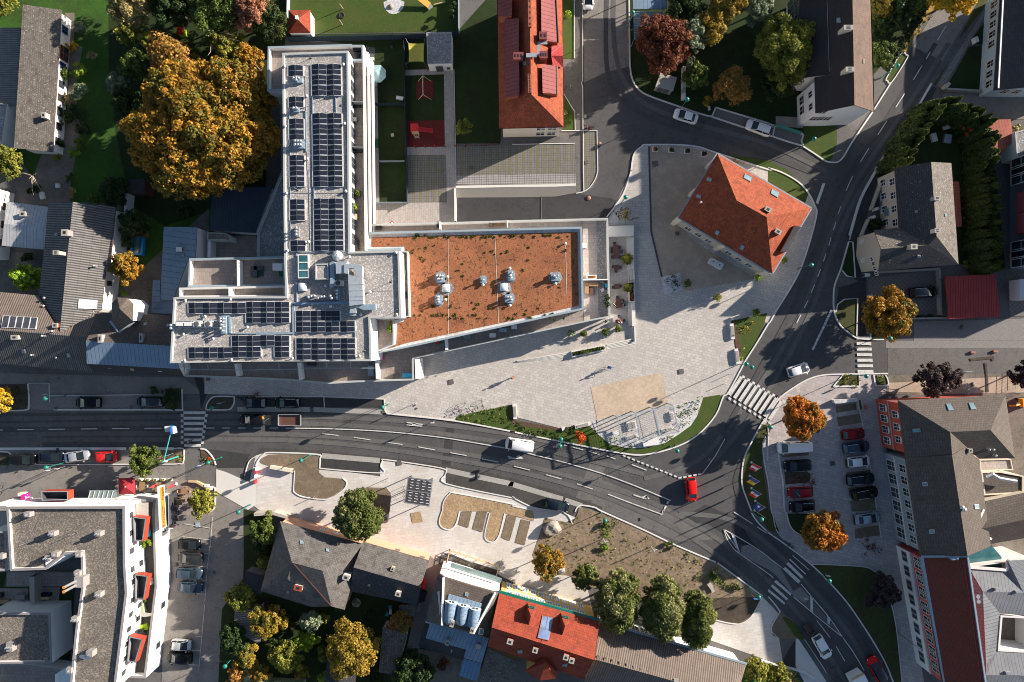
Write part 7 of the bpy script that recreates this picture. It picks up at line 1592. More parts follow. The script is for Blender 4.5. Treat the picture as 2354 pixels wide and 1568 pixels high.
def car(kind,paint,st,head,Lpx,label,cat='car',group=None,roof=None,rails=False,glassroof=False,z0=.05):
 k=KINDS[kind];L_=Lpx*.01827;W2=k['W']/2
 c=P(st,.75);c.z=z0
 root=thg({'van':'van'}.get(kind,'parked_car' if 'parked' in label else 'car'),c,label,cat,group)
 ca,sa=mcos(R(head)),msin(R(head))
 T=lambda x,y,z:V3((c.x+x*ca-y*sa,c.y+x*sa+y*ca,z0+z))
 rf=roof or paint
 b=MB();hood0,hood1=.74,k['deck']-.04
 st_=[(-.5,.56,.62,k['deck']-.26),(-.488,.74,.42,k['deck']-.12),(-.462,.88,.30,k['deck']-.05),(-.42,.97,.26,k['deck']-.01),(-.34,1.,.24,k['deck']),(0,1.,.24,k['deck']),(k['wb'],1.,.24,hood1),(.40 if k['wb']<.38 else .43,.97,.26,hood1-.05),(.455,.87,.30,hood0+.04),(.485,.72,.38,hood0-.06),(.5,.52,.48,hood0-.2)]
 rows=[]
 for x,f,zb,zt in st_:
  w_=W2*f;X=x*L_
  rows.append([T(X,s*yy,zz)for s,yy,zz in((-1,w_*.93,zb),(-1,w_,zb+.22),(-1,w_*.985,zt-.1),(-1,w_*.9,zt-.01),(-1,w_*.45,zt+.03),(1,w_*.45,zt+.03),(1,w_*.9,zt-.01),(1,w_*.985,zt-.1),(1,w_,zb+.22),(1,w_*.93,zb))])
 n=10;v=[p for r in rows for p in r]
 b.mesh(v,[(r*n+i,r*n+i+1,(r+1)*n+i+1,(r+1)*n+i)for r in range(len(rows)-1)for i in range(n-1)],paint,True)
 b.poly(rows[0],paint);b.poly(rows[-1][::-1],paint);b.poly([T(x*L_,s*W2*.9,.3)for x,s in((-.48,-1),(.48,-1),(.48,1),(-.48,1))][::-1],'black')
 zr=k['Hh'];rw=W2*.74;gw=W2*.9;mid=(k['wt']+k['rt'])/2
 rr=[(k['wt'],rw*.97,zr-.06),(k['wt']-.05,rw,zr-.01),(mid,rw*1.02,zr+.02),(k['rt']+.04,rw*.97,zr-.03),(k['rt'],rw*.92,zr-.08)]
 rv=[[T(x*L_,s*y,z)for s,y,z in((-1,w_,z0_-.04),(-1,w_*.9,z0_),(-1,0,z0_+.03),(1,w_*.9,z0_),(1,w_,z0_-.04))]for x,w_,z0_ in rr]
 vv=[p for r in rv for p in r]
 b.mesh(vv,[(r*5+i,r*5+i+1,(r+1)*5+i+1,(r+1)*5+i)for r in range(4)for i in range(4)],'car_glass' if glassroof else rf,True)
 zb=k['deck']-.02
 wbL,wbR=T(k['wb']*L_,gw*.93,zb),T(k['wb']*L_,-gw*.93,zb);rbL,rbR=T(k['rb']*L_,gw*.86,zb),T(k['rb']*L_,-gw*.86,zb)
 for s in(1,-1):
  for(xa,ya),(xb,yb,zz)in(((k['wb'],gw*.93),(k['wt'],rw*.97,zr-.08)),((k['rb'],gw*.86),(k['rt'],rw*.92,zr-.1)),((mid,gw),(mid,rw,zr-.05))):
   b.tube(T(xa*L_,s*ya,zb),T(xb*L_,s*yb,zz),.045,rf,5,.04,False)
  if kind=='van':b.poly([T(x*L_,s*y,z)for x,y,z in((k['rb'],gw*.87,zb),(.18,gw*1.,zb),(.18,rw*1.02,zr-.06),(k['rt'],rw*.93,zr-.1))],paint)
 body=b.bd('body',root)
 g_=MB()
 g_.poly([wbL,wbR,rv[0][0],rv[0][1],rv[0][2],rv[0][3],rv[0][4]],'car_glass');g_.poly([rbR,rbL,rv[-1][4],rv[-1][3],rv[-1][2],rv[-1][1],rv[-1][0]],'car_glass' if kind!='van' else paint)
 for s in(1,-1):g_.poly([T(x*L_,s*y,z)for x,y,z in((k['rb'],gw*.85,zb),(mid,gw*.98,zb),(k['wb'],gw*.92,zb),(k['wt'],rw*.96,zr-.1),(mid,rw*.99,zr-.04),(k['rt'],rw*.91,zr-.12))],'car_glass')
 g_.bd('window_glass',root)
 for x in(.30,-.30):
  for s in(1,-1):w_=MB();w_.tube(T(x*L_,s*(W2-.22),.31),T(x*L_,s*(W2-.01),.31),.31,'rubber',12);w_.tube(T(x*L_,s*(W2-.01),.31),T(x*L_,s*(W2+.005),.31),.2,'steel',10);w_.bd('wheel',root)
 for s in(1,-1):
  w_=MB();q=[T(.462*L_,s*W2*.62,hood0+.055),T(.448*L_,s*W2*.84,hood0+.05),T(.472*L_,s*W2*.76,hood0-.03),T(.486*L_,s*W2*.62,hood0-.05)];w_.poly([a+V3((0,0,.012))for a in(q if s<0 else q[::-1])],'headlight');w_.bd('headlight',root)
  w_=MB();q=[T(-.46*L_,s*W2*.62,k['deck']-.01),T(-.448*L_,s*W2*.86,k['deck']-.03),T(-.474*L_,s*W2*.79,k['deck']-.1),T(-.486*L_,s*W2*.62,k['deck']-.12)];w_.poly([a+V3((0,0,.015))for a in(q if s>0 else q[::-1])],'taillight');w_.bd('taillight',root)
  w_=MB();a=T((k['wb']-.035)*L_,s*(W2+.1),zb+.02);w_.box((a.x,a.y,a.z-.06),(.16,.2,.16),paint,R(head));w_.bd('mirror',root)
 if rails:
  for s in(1,-1):w_=MB();w_.tube(T((k['wt']-.05)*L_,s*rw*.95,zr+.04),T((k['rt']+.03)*L_,s*rw*.9,zr+0),.035,'steel',6);w_.bd('roof_rail',root)
 return root
D='cars parked by the white apartment block'
car('hatch','p_white',"20:700,-25",-90,230,'white hatchback half out of frame at the top of the side street')
car('saloon','p_white',"20:1597,1070",163,225,'white saloon at the kerb below the copper-tree garden')
car('estate','p_white',"20:2268,1176",160,240,'white estate car with grey roof bars parked in the narrow bay',rails=True)
car('estate','p_black',"31:1425,1120",3,248,'black estate car with bright roof rails on the villa driveway',rails=True,glassroof=True)
car('hatch','p_white',"32:277,267",17,205,'white hatchback driving through the eastern junction')
car('van','p_white',"32:238,975",183,305,'white panel van parked at the top left of the car park','van')
car('suv','p_black',"32:272,1145",184,248,'black car parked directly below the white panel van');car('hatch','paint_darkred',"32:297,1392",183,228,'dark red hatchback parked below the shrub bed of the car park');car('estate','p_black',"32:313,1522",184,230,'black estate parked at the lower end of the left row',rails=True)
car('hatch','paint_darkred',"32:787,857",5,203,'dark red hatchback at the top of the right row');car('estate','paint_blue',"32:808,978",7,242,'dark blue estate with roof rails below the red hatchback',rails=True,roof='paint_steel');car('hatch','p_white',"32:835,1108",6,208,'white hatchback parked in the right row of the car park')
car('estate','paint_navy',"32:850,1272",6,255,'navy estate with silver roof rails in the right row',rails=True);car('suv','p_black',"32:890,1400",10,240,'black car parked askew near the lower end of the right row',rails=True);car('saloon','paint_silverblue',"33:915,65",8,235,'pale silver-blue saloon in the last bay of the right row')
car('mini','paint_red',"22:1648,1365",-86,222,'bright red compact van turning at the southern junction','car')
car('van','p_white',"12:2422,955",172,262,'white panel van with ribbed roof on the main road','van')
car('hatch','paint_navy',"22:410,1510",-13,225,'dark blue hatchback standing in the dusty lay-by')
car('estate','p_white',"33:497,1243",-60,238,'white estate car towing a small dark trailer',rails=False)
car('suv','paint_red',"33:1000,1450",118,248,'red car with black roof at the bottom of the curving road',roof='p_black',glassroof=True)
car('estate','p_black',"02:215,1090",0,240,'black estate parked farthest left on the main street');car('hatch','paint_navy',"02:482,1066",0,218,'dark blue car parked left of the silver saloon');car('saloon','paint_silver',"02:709,1061",9,232,'silver saloon parked at a slight angle');car('hatch','pl_red',"02:977,1066",2,204,'bright red hatchback parked on the main street')
car('estate','p_black',"02:815,568",180,228,'black car in the cobbled lay-by by the left lamp');car('estate','paint_navy',"02:1380,562",180,244,'dark car parked beside the hedge in the cobbled lay-by',glassroof=True);car('hatch','paint_navy',"02:2342,568",180,205,'dark hatchback first in the asphalt lay-by');car('estate','p_black',"12:288,568",180,226,'black estate with bright roof rails second in the asphalt lay-by',rails=True)
car('hatch','p_black',"03:1740,302",-3,200,'black hatchback highest in the row by the white block');car('suv','paint_grey',"03:1753,428",177,225,'dark grey car with red tail lights second in the row by the white block');car('estate','paint_steel',"03:1743,572",-4,240,'steel-blue estate third in the row by the white block');car('saloon','paint_steel',"03:1750,697",-4,225,'steel-blue saloon fourth in the row by the white block')
car('hatch','paint_silver',"03:1665,1226",-5,186,'silver hatchback beside the rusty-leaved shrub');car('suv','p_black',"03:1655,1345",176,228,'black car lowest in the row by the white block')
def pickup():
 o=car('estate','p_black',"02:2330,722",180,250,'black pickup carrying orange tools ahead of the flat trailer','pickup');c=P("12:90,725",.7)
 b=MB();b.box((c.x,c.y,.75),(1.9,1.7,.45),'p_black',0,True,'black');b.bd('cargo_bed',o)
 b=MB();b.box((c.x-.5,c.y+.35,1.22),(.8,.5,.3),'plate_orange',.3);b.beam((c.x,c.y-.2,1.22),(c.x+.7,c.y+.3,1.3),.08,.08,'steel');b.bd('tools',o)
pickup()
def trailer(st,sx,sy,head,label,floor,frame='steel'):
 c=P(st,.6);c.z=0;t=thg('trailer',c,label,'trailer');a=R(head);d=V3((mcos(a),msin(a),0));s_=V3((-d.y,d.x,0))
 b=MB();b.box((c.x,c.y,.5),(sx,sy,.08),floor,a);b.bd('floor',t)
 b=MB()
 for p,q in(((-1,-1),(1,-1)),((1,-1),(1,1)),((1,1),(-1,1)),((-1,1),(-1,-1))):b.beam(c+d*p[0]*sx/2+s_*p[1]*sy/2+V3((0,0,.5)),c+d*q[0]*sx/2+s_*q[1]*sy/2+V3((0,0,.5)),.1,.4,frame)
 b.bd('side_panel',t)
 b=MB();e=c+d*(sx/2+1.)+V3((0,0,.45));b.tube(c+d*sx/2+s_*.3+V3((0,0,.45)),e,.04,'mgrey');b.tube(c+d*sx/2-s_*.3+V3((0,0,.45)),e,.04,'mgrey');b.bd('drawbar',t)
 for k in(1,-1):b=MB();p=c+s_*k*(sy/2+.12)+V3((0,0,.3));b.tube(p-s_*.09,p+s_*.09,.3,'rubber',12);b.bd('wheel',t)
trailer("12:310,727",3.7,1.85,180,'long flat trailer with brown floor and silver side rails','wood_d');trailer("33:377,1075",1.75,1.15,-58,'small dark box trailer hitched behind the white estate','wood_d','dgrey')
c=P("33:890,1650",2.9);c.z=0;t=thg('box_truck',c,'white box truck entering at the bottom edge of the curving road','truck');a=R(118)
d=V3((mcos(a),msin(a),0));b=MB();b.box((c.x,c.y,.9),(5.4,2.3,2.3),'p_white',a);b.bd('box',t);b=MB();e=c+d*2.75;b.box((e.x,e.y,3.),(.25,2.2,.28),'wood_p',a);b.bd('header_board',t)
b=MB();e=c-d*3.6;b.box((e.x,e.y,.5),(1.7,2.1,1.9),'p_white',a);b.bd('cab',t)
for x in(-3.4,1.4):
 for s in(1,-1):b=MB();s_=V3((-d.y,d.x,0));p=c+d*x+s_*s*1.+V3((0,0,.45));b.tube(p-s_*.12,p+s_*.12,.45,'rubber',12);b.bd('wheel',t)
def scooter(st,head,paint,label):
 c=P(st,.4);c.z=.1;t=thg('motor_scooter',c,label,'scooter');a=R(head);d=V3((mcos(a),msin(a),0));U=V3((0,0,1));s_=V3((-d.y,d.x,0))
 b=MB();b.box(c-d*.35+U*.35,(.85,.32,.32),paint,a);b.beam(c-d*.1+U*.25,c+d*.45+U*.25,.3,.1,paint);b.beam(c+d*.5+U*.25,c+d*.42+U*.85,.34,.1,paint);b.bd('body',t)
 b=MB();b.box(c-d*.35+U*.68,(.75,.28,.1),'black',a);b.bd('seat',t);b=MB();b.tube(c+d*.42+U*.95-s_*.35,c+d*.42+U*.95+s_*.35,.025,'black');b.bd('handlebar',t)
 for x in(-.6,.65):b=MB();p=c+d*x+U*.2;b.tube(p-s_*.06,p+s_*.06,.24,'rubber',12);b.bd('wheel',t)
 return t
scooter("20:712,1178",185,'paint_darkred','dark red motor scooter parked by the kerb of the side street')
def bicycle(label,st,head,m='black',lean=0.,group=None,first=None,z0=.05):
 c=P(st,.4);c.z=z0
 if first is not None:
  o=copy_tree(first);o.location=c;o.rotation_euler=(0,0,R(head)-first['a']if 'a' in first else R(head));return tag(o,label,'bicycle',group)
 t=thg('bicycle',c,label,'bicycle',group);a=R(head);d=V3((mcos(a),msin(a),0));U=V3((0,0,1));s_=V3((-d.y,d.x,0))
 Q=lambda x,z:c+d*x+U*z+s_*lean*z
 for x in(-.52,.53):
  b=MB();ring_=[Q(x+mcos(6.283*i/16)*.33,.34+msin(6.283*i/16)*.33)for i in range(17)];b.path(ring_,.022,'rubber',5)
  for i in range(0,16,4):b.tube(Q(x,.34),ring_[i],.006,'steel',4,None,False)
  b.bd('wheel',t)
 b=MB()
 for p,q in((Q(-.52,.34),Q(-.05,.32)),(Q(-.05,.32),Q(-.2,.85)),(Q(-.2,.85),Q(-.52,.34)),(Q(-.16,.75),Q(.38,.82)),(Q(-.05,.32),Q(.4,.72)),(Q(.36,.95),Q(.53,.34))):b.tube(p,q,.02,m,6)
 b.bd('frame',t);b=MB();b.box(Q(-.21,.88),(.26,.15,.06),'black',a);b.bd('saddle',t)
 b=MB();b.tube(Q(.36,.98)-s_*.29,Q(.36,.98)+s_*.29,.018,'steel',6);b.tube(Q(.36,.95),Q(.38,.8),.02,'steel',6);b.bd('handlebar',t)
 return t
for lb,st,hd_,m in(('dark bicycle leaning in the westernmost rack loop on the plaza',"12:1868,628",112,'black'),('white-framed bicycle in the middle rack loop on the plaza',"12:1935,605",108,'steel'),('dark bicycle in the eastern rack loop on the plaza',"12:2085,580",105,'black'),('dark bicycle lying by the hoops beside the gravel forecourt',"21:1125,447",15,'black'),('grey bicycle leaning on the path of the tiled house',"20:512,815",-5,'mgrey'),('bicycle locked by the rack at the left picture edge',"02:12,1370",80,'mgrey')):bicycle(lb,st,hd_,m,.15)
def skin_mesh(name,root,V,E,rad,m,sub=1):
 me=bpy.data.meshes.new(name);me.from_pydata([tuple(v)for v in V],E,[])
 ob=BO('skin_tmp',me);LK(ob)
 ob.modifiers.new('s','SKIN');sm=ob.modifiers.new('d','SUBSURF');sm.levels=sub;sm.render_levels=sub
 for i,r in enumerate(rad):me.skin_vertices[0].data[i].radius=(r,r)
 me.skin_vertices[0].data[0].use_root=True
 bpy.context.view_layer.update()
 em=bpy.data.meshes.new_from_object(ob.evaluated_get(bpy.context.evaluated_depsgraph_get()))
 bpy.data.objects.remove(ob);em.name=name
 em.materials.clear();em.materials.append(MATS[m]);em.polygons.foreach_set('use_smooth',[True]*len(em.polygons))
 o=BO(name,em);LK(o);o.parent=root
 return o
def person(label,st,head,top,legs,pose='walk',hair='hair',z0=.05,sc_=1.,group=None):
 c=P(st,z0+.8);c.z=z0
 t=thg('person',c,label,'person',group);a=R(head);t.rotation_euler=(0,0,a);t.scale=(sc_,)*3
 hip=.92;lean=.04
 if pose=='walk':LK,LF,RK,RF=(.16,.52),(.30,.08),(-.04,.5),(-.32,.12)
 if pose=='stand':LK,LF,RK,RF=(.03,.5),(0,.08),(.02,.5),(.02,.08)
 if pose=='sit':hip=.5;LK,LF,RK,RF=(.42,.52),(.42,.08),(.42,.52),(.46,.08)
 if pose=='ride':hip=.95;LK,LF,RK,RF=(.32,.78),(.12,.35),(.28,.6),(.08,.2);lean=.28
 sh=hip+.50;sx=lean
 J=[(0,0,hip),(sx*.5,0,hip+.25),(sx,0,sh-.02),(sx+.02,0,sh+.1),(sx+.03,0,sh+.2),(sx+.03,0,sh+.32)]
 r=[.14,.13,.14,.055,.095,.085];E=[(0,1),(1,2),(2,3),(3,4),(4,5)]
 def leg(s,K,F):
  n=len(J);J.extend([(0,s*.1,hip-.06),(K[0],s*.1,K[1]),(F[0],s*.1,F[1]),(F[0]+.17,s*.1,max(.04,F[1]-.03))]);r.extend([.09,.06,.042,.035]);E.extend([(0,n),(n,n+1),(n+1,n+2),(n+2,n+3)])
 leg(1,LK,LF);leg(-1,RK,RF);arms=[]
 for s in(1,-1):
  n=len(J)
  el,wr={'walk':((-.1*s,-.28),(.08*s+.05,-.5)),'stand':((-.02,-.28),(.06,-.52)),'sit':((.08,-.26),(.30,-.30)),'ride':((.22,-.2),(.40,-.32))}[pose]
  A=[(sx,s*.19,sh-.03),(sx+el[0],s*.26,sh+el[1]),(sx+wr[0],s*.25,sh+wr[1])]
  hx,hz=sx+wr[0],sh+wr[1];dx,dz=(.03,-.07)if pose in('walk','stand')else(.07,-.03)
  A.append((hx+dx,s*.25,hz+dz));J.extend(A);r.extend([.06,.042,.032,.03]);E.extend([(2,n),(n,n+1),(n+1,n+2),(n+2,n+3)])
  for k in range(5):
   q=len(J);sp=(k-1.5)*.018
   if k<4:J.append((hx+dx*(2.+.1*(k%2)),s*.25+sp*.8,hz+dz*(2.-.12*abs(k-1.5))));E.append((n+3,q))
   else:J.append((hx+dx*.7+.035,s*.215,hz+dz*1.1-.01));E.append((n+3,q))
   r.append(.009)
  arms.append(n)
 body=skin_mesh('body',t,J,E,r,'skin')
 JJ=[J[0],J[1],J[2]];rr=[.165,.16,.17];EE=[(0,1),(1,2)]
 for n in arms:q=len(JJ);JJ.extend([J[n],J[n+1],J[n+2]]);rr.extend([.08,.06,.048]);EE.extend([(2,q),(q,q+1),(q+1,q+2)])
 skin_mesh('jacket',t,JJ,EE,rr,top)
 JJ=[J[0]];rr=[.16];EE=[]
 for n in(6,10):q=len(JJ);JJ.extend([J[n],J[n+1],J[n+2]]);rr.extend([.105,.075,.058]);EE.extend([(0,q),(q,q+1),(q+1,q+2)])
 skin_mesh('trousers',t,JJ,EE,rr,legs)
 hc=V3(J[5]);b=MB();b.lathe(hc+V3((-.015,0,-.07)),[(.112,0),(.118,.05),(.105,.11),(.06,.155),(.005,.168)],hair,10);o=b.bd('hair',None,(0,0,0));o.parent=t;o.location=(0,0,0)
 b=MB();
 for s in(1,-1):b.box(hc+V3((.088,s*.035,-.06)),(.012,.022,.012),'black')
 b.box(hc+V3((.10,0,-.11)),(.03,.022,.045),'skin');b.box(hc+V3((.09,0,-.15)),(.012,.045,.01),'cloth_red');o=b.bd('face',None,(0,0,0));o.parent=t;o.location=(0,0,0)
 return t
person('person in a red top walking across the middle of the plaza',"12:2358,338",170,'cloth_red','cl_dark','walk')
person('cyclist in a bright blue jacket riding over the plaza',"22:888,243",-5,'cloth_blue','cl_dark','ride');bicycle('bicycle ridden by the person in bright blue',"22:890,243",-5,'black')
person('cyclist with green helmet crossing at the western zebra crossing',"02:1755,918",-150,'cl_dark','cloth_jeans','ride','cloth_green');bicycle('dark bicycle ridden over the western zebra crossing',"02:1752,918",-150,'black')
person('dark-clad person walking by the shop window of the white block',"03:1608,98",20,'cl_dark','cl_dark','walk','hair')
person('person in a blue jacket bending by the plum tree building site',"32:1922,1447",10,'cloth_blue','cl_dark','stand');person('person in dark clothes on the pavement beside the lay-by',"12:8,490",40,'cl_dark','cl_dark','walk')
person('person in a white shirt seated at the long brown cafe table',"21:938,1222",0,'cloth_white','cl_dark','sit');person('person in dark green seated at the left of the cafe table',"21:945,1252",0,'cloth_green','cl_dark','sit');person('person in black seated across from the white shirt',"21:1012,1205",180,'cl_dark','cl_dark','sit');person('person in black with a light bag seated on the right',"21:1020,1240",180,'cl_dark','cloth_jeans','sit')
person('person in an orange top at the lowest cafe table',"21:980,1372",-90,'cloth_orange','cl_dark','sit');person('person in pale clothes at the lowest cafe table',"21:995,1405",90,'cloth_white','cl_dark','sit');person('person in a teal jacket beside the terrace wall corner',"21:862,1388",-20,'cloth_teal','cl_dark','stand')
person('person in a red shirt on the white block terrace',"03:1375,48",160,'cloth_red','cloth_jeans','stand',z0=3.65)
UP=V3((0,0,1))
def lamp_proto(z):
 t=thg('street_lamp',(0,0,0),None,None)
 b=MB();b.lathe((0,0,0),[(.13,0),(.1,.5),(.06,.6),(.055,z-.3)],'lamp_green',8);b.bd('pole',t)
 b=MB();b.lathe((0,0,z-.32),[(.08,0),(.26,.08),(.27,.2),(.2,.3)],'dome',12);b.bd('lamp_globe',t)
 b=MB();b.lathe((0,0,z-.06),[(.36,0),(.37,.06),(.33,.2),(.2,.33),(.02,.38)],'lamp_green',14);b.bd('lamp_shade',t)
 return t
LP=lamp_proto(5.2);lp0=True
for st,lb in(("20:1110,115",'green globe street lamp beside the glass porch'),("20:1610,915",'green globe street lamp at the end of the pale bin row'),("30:1190,605",'green globe street lamp on the grass island by the gabled house'),("30:425,1275",'green globe street lamp on the sunny lawn below the gabled house'),("21:1045,247",'green globe street lamp at the head of the bicycle hoops'),("31:400,870",'green globe street lamp leaning over the main road by the orange house'),("31:1125,1545",'green globe street lamp beside the round tree'),("22:1520,1013",'green globe street lamp at the tip of the pergola lawn'),("32:25,795",'green globe street lamp left of the upper orange maple'),("32:905,325",'green globe street lamp between the two kerbed beds'),("23:855,85",'green globe street lamp on the bare earth beside the weeds'),("23:2295,75",'green globe street lamp at the lower end of the flag lawn'),("23:2270,790",'green globe street lamp at the eastern corner of the bare earth'),("33:565,640",'green globe street lamp on the leaf-strewn lawn by the bend'),("12:1162,612",'green globe street lamp at the plaza corner by the lay-by'),("12:412,1100",'green globe street lamp in the brown bed of the new pavement'),("02:415,530",'green globe street lamp by the cobbled lay-by'),("02:1943,618",'green globe street lamp in the dark bed at the western crossing'),("02:422,1165",'green globe street lamp on the pavement behind the parked cars'),("02:1912,1120",'green globe street lamp in the flower bed corner'),("03:2068,1425",'green globe street lamp at the lower side street'),("03:2190,8",'green globe street lamp at the mouth of the side street')):
 o=LP if lp0 else copy_tree(LP);lp0=False
 p=P(st,5.2);o.location=(p.x,p.y,0);tag(o,lb,'street lamp','green globe street lamps')
def lamp2(st1,st2,base,label):
 c=P(base);t=thg('twin_street_lamp',c,label,'street lamp');b=MB();b.tube(c,c+UP*5.,.07,'lamp_green',8,.05);b.bd('pole',t)
 p,q=P(st1,5.2),P(st2,5.2);b=MB();b.tube(p-UP*.1,q-UP*.1,.04,'lamp_green',6);b.bd('arm',t)
 for e in(p,q):
  b=MB();b.lathe(e+UP*-.3,[(.08,0),(.26,.08),(.27,.2),(.2,.3)],'dome',12);b.bd('lamp_globe',t)
  b=MB();b.lathe(e+UP*-.04,[(.36,0),(.37,.06),(.33,.2),(.2,.33),(.02,.38)],'lamp_green',14);b.bd('lamp_shade',t)
lamp2("22:2155,212","22:2205,242","22:2085,215",'twin green globe lamp at the eastern zebra crossing');lamp2("22:450,905","22:440,966","22:430,900",'twin green globe lamp beside the main road at the planting strip')
for st,lb in(("33:1030,988",'slim white lamp post on the dark lawn by the pink front'),("30:2335,10",'slim lamp at the top right path')):
 e=P(st,6.5);c=P("33:1195,1115")if '33' in st else V3((e.x-.5,e.y-.3,0));t=thg('lamp_post',c,lb,'street lamp');b=MB();b.tube(c,(c.x,c.y,6.4),.06,'steel',8,.04);b.bd('pole',t);b=MB();b.lathe((c.x,c.y,6.4),[(.1,0),(.3,.05),(.28,.14),(.02,.2)],'dome',12);b.bd('lamp_head',t)
def sgn(st,label,h=2.9,m='flag_white',shape=(.6,.6),rot=0,second=None,pole='steel'):
 c=P(st);t=thg('traffic_sign',c,label,'sign');b=MB();b.tube(c,c+UP*h,.045,pole,6);b.bd('pole',t)
 b=MB();b.box(c+UP*(h-shape[1]),(shape[0],.04,shape[1]),m,rot);b.bd('sign_plate',t)
 if second:b=MB();b.box(c+UP*(h-shape[1]-.45),(.5,.04,.38),second,rot);b.bd('extra_plate',t)
for st,lb,k in(("12:1480,567",'white traffic sign standing on the plaza by the lay-by corner',dict(rot=.6)),("12:1222,562",'sign pole with white plate beside the plaza corner lamp',dict(m='lwhite',rot=.4)),("02:2075,560",'white sign with box in the dark bed at the western crossing',dict(m='pale',second='blue_sign')),("02:510,480",'brown and white sign beside the cobbled lay-by lamp',dict(m='pale',second='brickred')),("02:1882,1128",'blue and white sign at the corner flower bed',dict(m='blue_sign',second='flag_white')),("02:1605,1030",'blue sign in the bed by the teal gantry',dict(m='blue_sign')),("02:530,1165",'white sign among the parked cars on the left pavement',dict()),("02:615,1150",'second white sign on the left pavement',dict(m='pale')),("03:1640,118",'red and white sign pole by the shop glazing',dict(m='flag_white',second='flag_red')),("23:2175,372",'blue keep-right sign on the cobbled traffic island',dict(m='blue_sign',h=1.6)),("33:320,775",'white and blue sign on the lower traffic island',dict(m='pale',h=1.6)),("12:1222,1258",'slim blue-grey post on the new pavement',dict(m='galv',shape=(.3,.5))),("32:820,345",'blue sign in the kerbed bed by the zebra crossing',dict(m='blue_sign',h=2.2)),("21:2090,1490",'small red hydrant-like post in the bark bed',dict(m='pl_red',h=1.,shape=(.3,.4))),("23:2195,757",'blue sign beside the lamp at the end of the bare earth',dict(m='blue_sign',h=2.6)),("33:525,572",'white plate sign near the lamp on the leaf-strewn lawn',dict(h=1.4)),("22:1998,305",'thin grey bollard post nearest the eastern crossing',dict(h=1.2,shape=(.08,.1),m='steel')),("22:1945,395",'thin grey bollard post next to the eastern crossing kerb',dict(h=1.2,shape=(.08,.1),m='steel')),("12:540,1430",'pinkish marker post at the edge of the brown bed',dict(h=1.3,m='flag_red',shape=(.2,.4))),("12:1640,735",'small sign on a tall pole by the bus-stop letter',dict(h=3.2)),("31:400,105",'short dark sign post on the road by the orange house',dict(h=1.6,m='dgrey'))):sgn(st,lb,**k)
c=P("02:1640,1062");t=thg('sign_gantry',c,'teal sign gantry whose arm reaches over the main street','sign gantry');b=MB();b.tube(c,c+UP*5.3,.13,'pole_teal',10,.1);b.bd('mast',t)
e0=ZV(c,4.9);e1=P("02:1568,850",4.9);b=MB();b.tube(e0,e1,.09,'pole_teal',8);b.bd('arm',t)
b=MB();b.box(e1+V3((.35,.6,-.5)),(.25,1.3,1.1),'blue_sign',.1);b.bd('sign_plate',t);b=MB();b.box(e1+V3((-.5,.7,-.5)),(.9,.9,.5),'pale',.1);b.bd('signal_box',t);b=MB();b.box(e1+V3((.62,.55,-.7)),(.12,1.1,1.2),'dome',.1);b.bd('light_panel',t)
b=MB();b.box(c+V3((.1,0,4.2)),(.5,.3,.5),'pale');b.bd('control_box',t)
az_=mat2(-.6,-.8)
def flag(base,cols,label,emblem=None,across=True):
 c=P(base);t=thg('flagpole',c,label,'flag');b=MB();b.tube(c,c+UP*4.75,.05,'steel',8,.035);b.lathe(c,[(.2,0),(.2,.08),(.06,.1)],'pale',12);b.bd('pole',t)
 d=V3((-.86,-.5,0));b=MB();b.tube(c+UP*4.6,c+UP*4.6+d*1.25,.025,'steel',6);b.bd('cross_arm',t)
 W_,Ht,nx,nz=1.2,3.1,12,10;b=MB()
 def f(u,v):return c+d*(.06+u*W_)+UP*(4.56-v*Ht)+V3((-d.y,d.x,0))*(.10*msin(u*5+v*4)*v)
 for i in range(nx):
  for j in range(nz):b.poly([f(i/nx,j/nz),f((i+1)/nx,j/nz),f((i+1)/nx,(j+1)/nz),f(i/nx,(j+1)/nz)],cols[min(len(cols)-1,int(i/nx*len(cols)))],True)
 fo=b.bd('banner',t)
 if emblem:
  for sgn in(1,-1):
   b=MB();nrm=V3((-d.y,d.x,0))*.07*sgn
   for m,sh in emblem:b.poly([f(u,v)+nrm for u,v in sh],m)
   b.bd('emblem',fo)
ell=lambda u0,v0,a,b_:[(u0+a*mcos(6.283*i/12),v0+b_*msin(6.283*i/12))for i in range(12)]
flag("22:2200,1117",['flag_red','flag_white','flag_red'],'flagpole with red-white-red banner, first of the flag row')
flag("22:2184,1240",['flag_blue','flag_yellow'],'flagpole with blue and yellow banner bearing a small crest',[('mgrey',ell(.5,.42,.2,.1)),('wood_p',ell(.52,.44,.09,.06))])
flag("22:2200,1353",['flag_blue','flag_white','flag_red'],'flagpole with blue-white-red banner bearing a crest',[('skin',ell(.5,.38,.12,.1)),('brickred',ell(.5,.46,.14,.06))])
flag("22:2234,1470",['flag_blue'],'flagpole with plain blue banner and white mark, last of the row',[('flag_white',[(.25,.35),(.75,.28),(.72,.34),(.5,.42),(.7,.52),(.45,.5),(.3,.44)]),('flag_white',[(.22,.52),(.5,.56),(.48,.6),(.2,.56)])])
b=MB();c=P("22:2228,1558");b.tube(c,c+UP*4.7,.05,'steel',8,.035);b.lathe(c,[(.2,0),(.2,.08),(.06,.1)],'pale',12);b.bd('bare_flagpole',None,c,'bare flagpole without banner below the flag row','flagpole')
zp=3.9;q=pts("22:968,705 1478,592 1535,835 1005,945",zp);t=thg('pergola',V3((q[0].x,q[0].y,0)),'galvanised steel pergola with wire mesh over the seating corner','pergola')
b=MB()
for i in range(4):b.beam(q[i],q[(i+1)%4],.14,.16,'galv')
b.bd('frame',t)
for f_ in(1/3,2/3):b=MB();b.beam(q[0].lerp(q[1],f_),q[3].lerp(q[2],f_),.2,.18,'galv');b.bd('cross_beam',t)
b=MB()
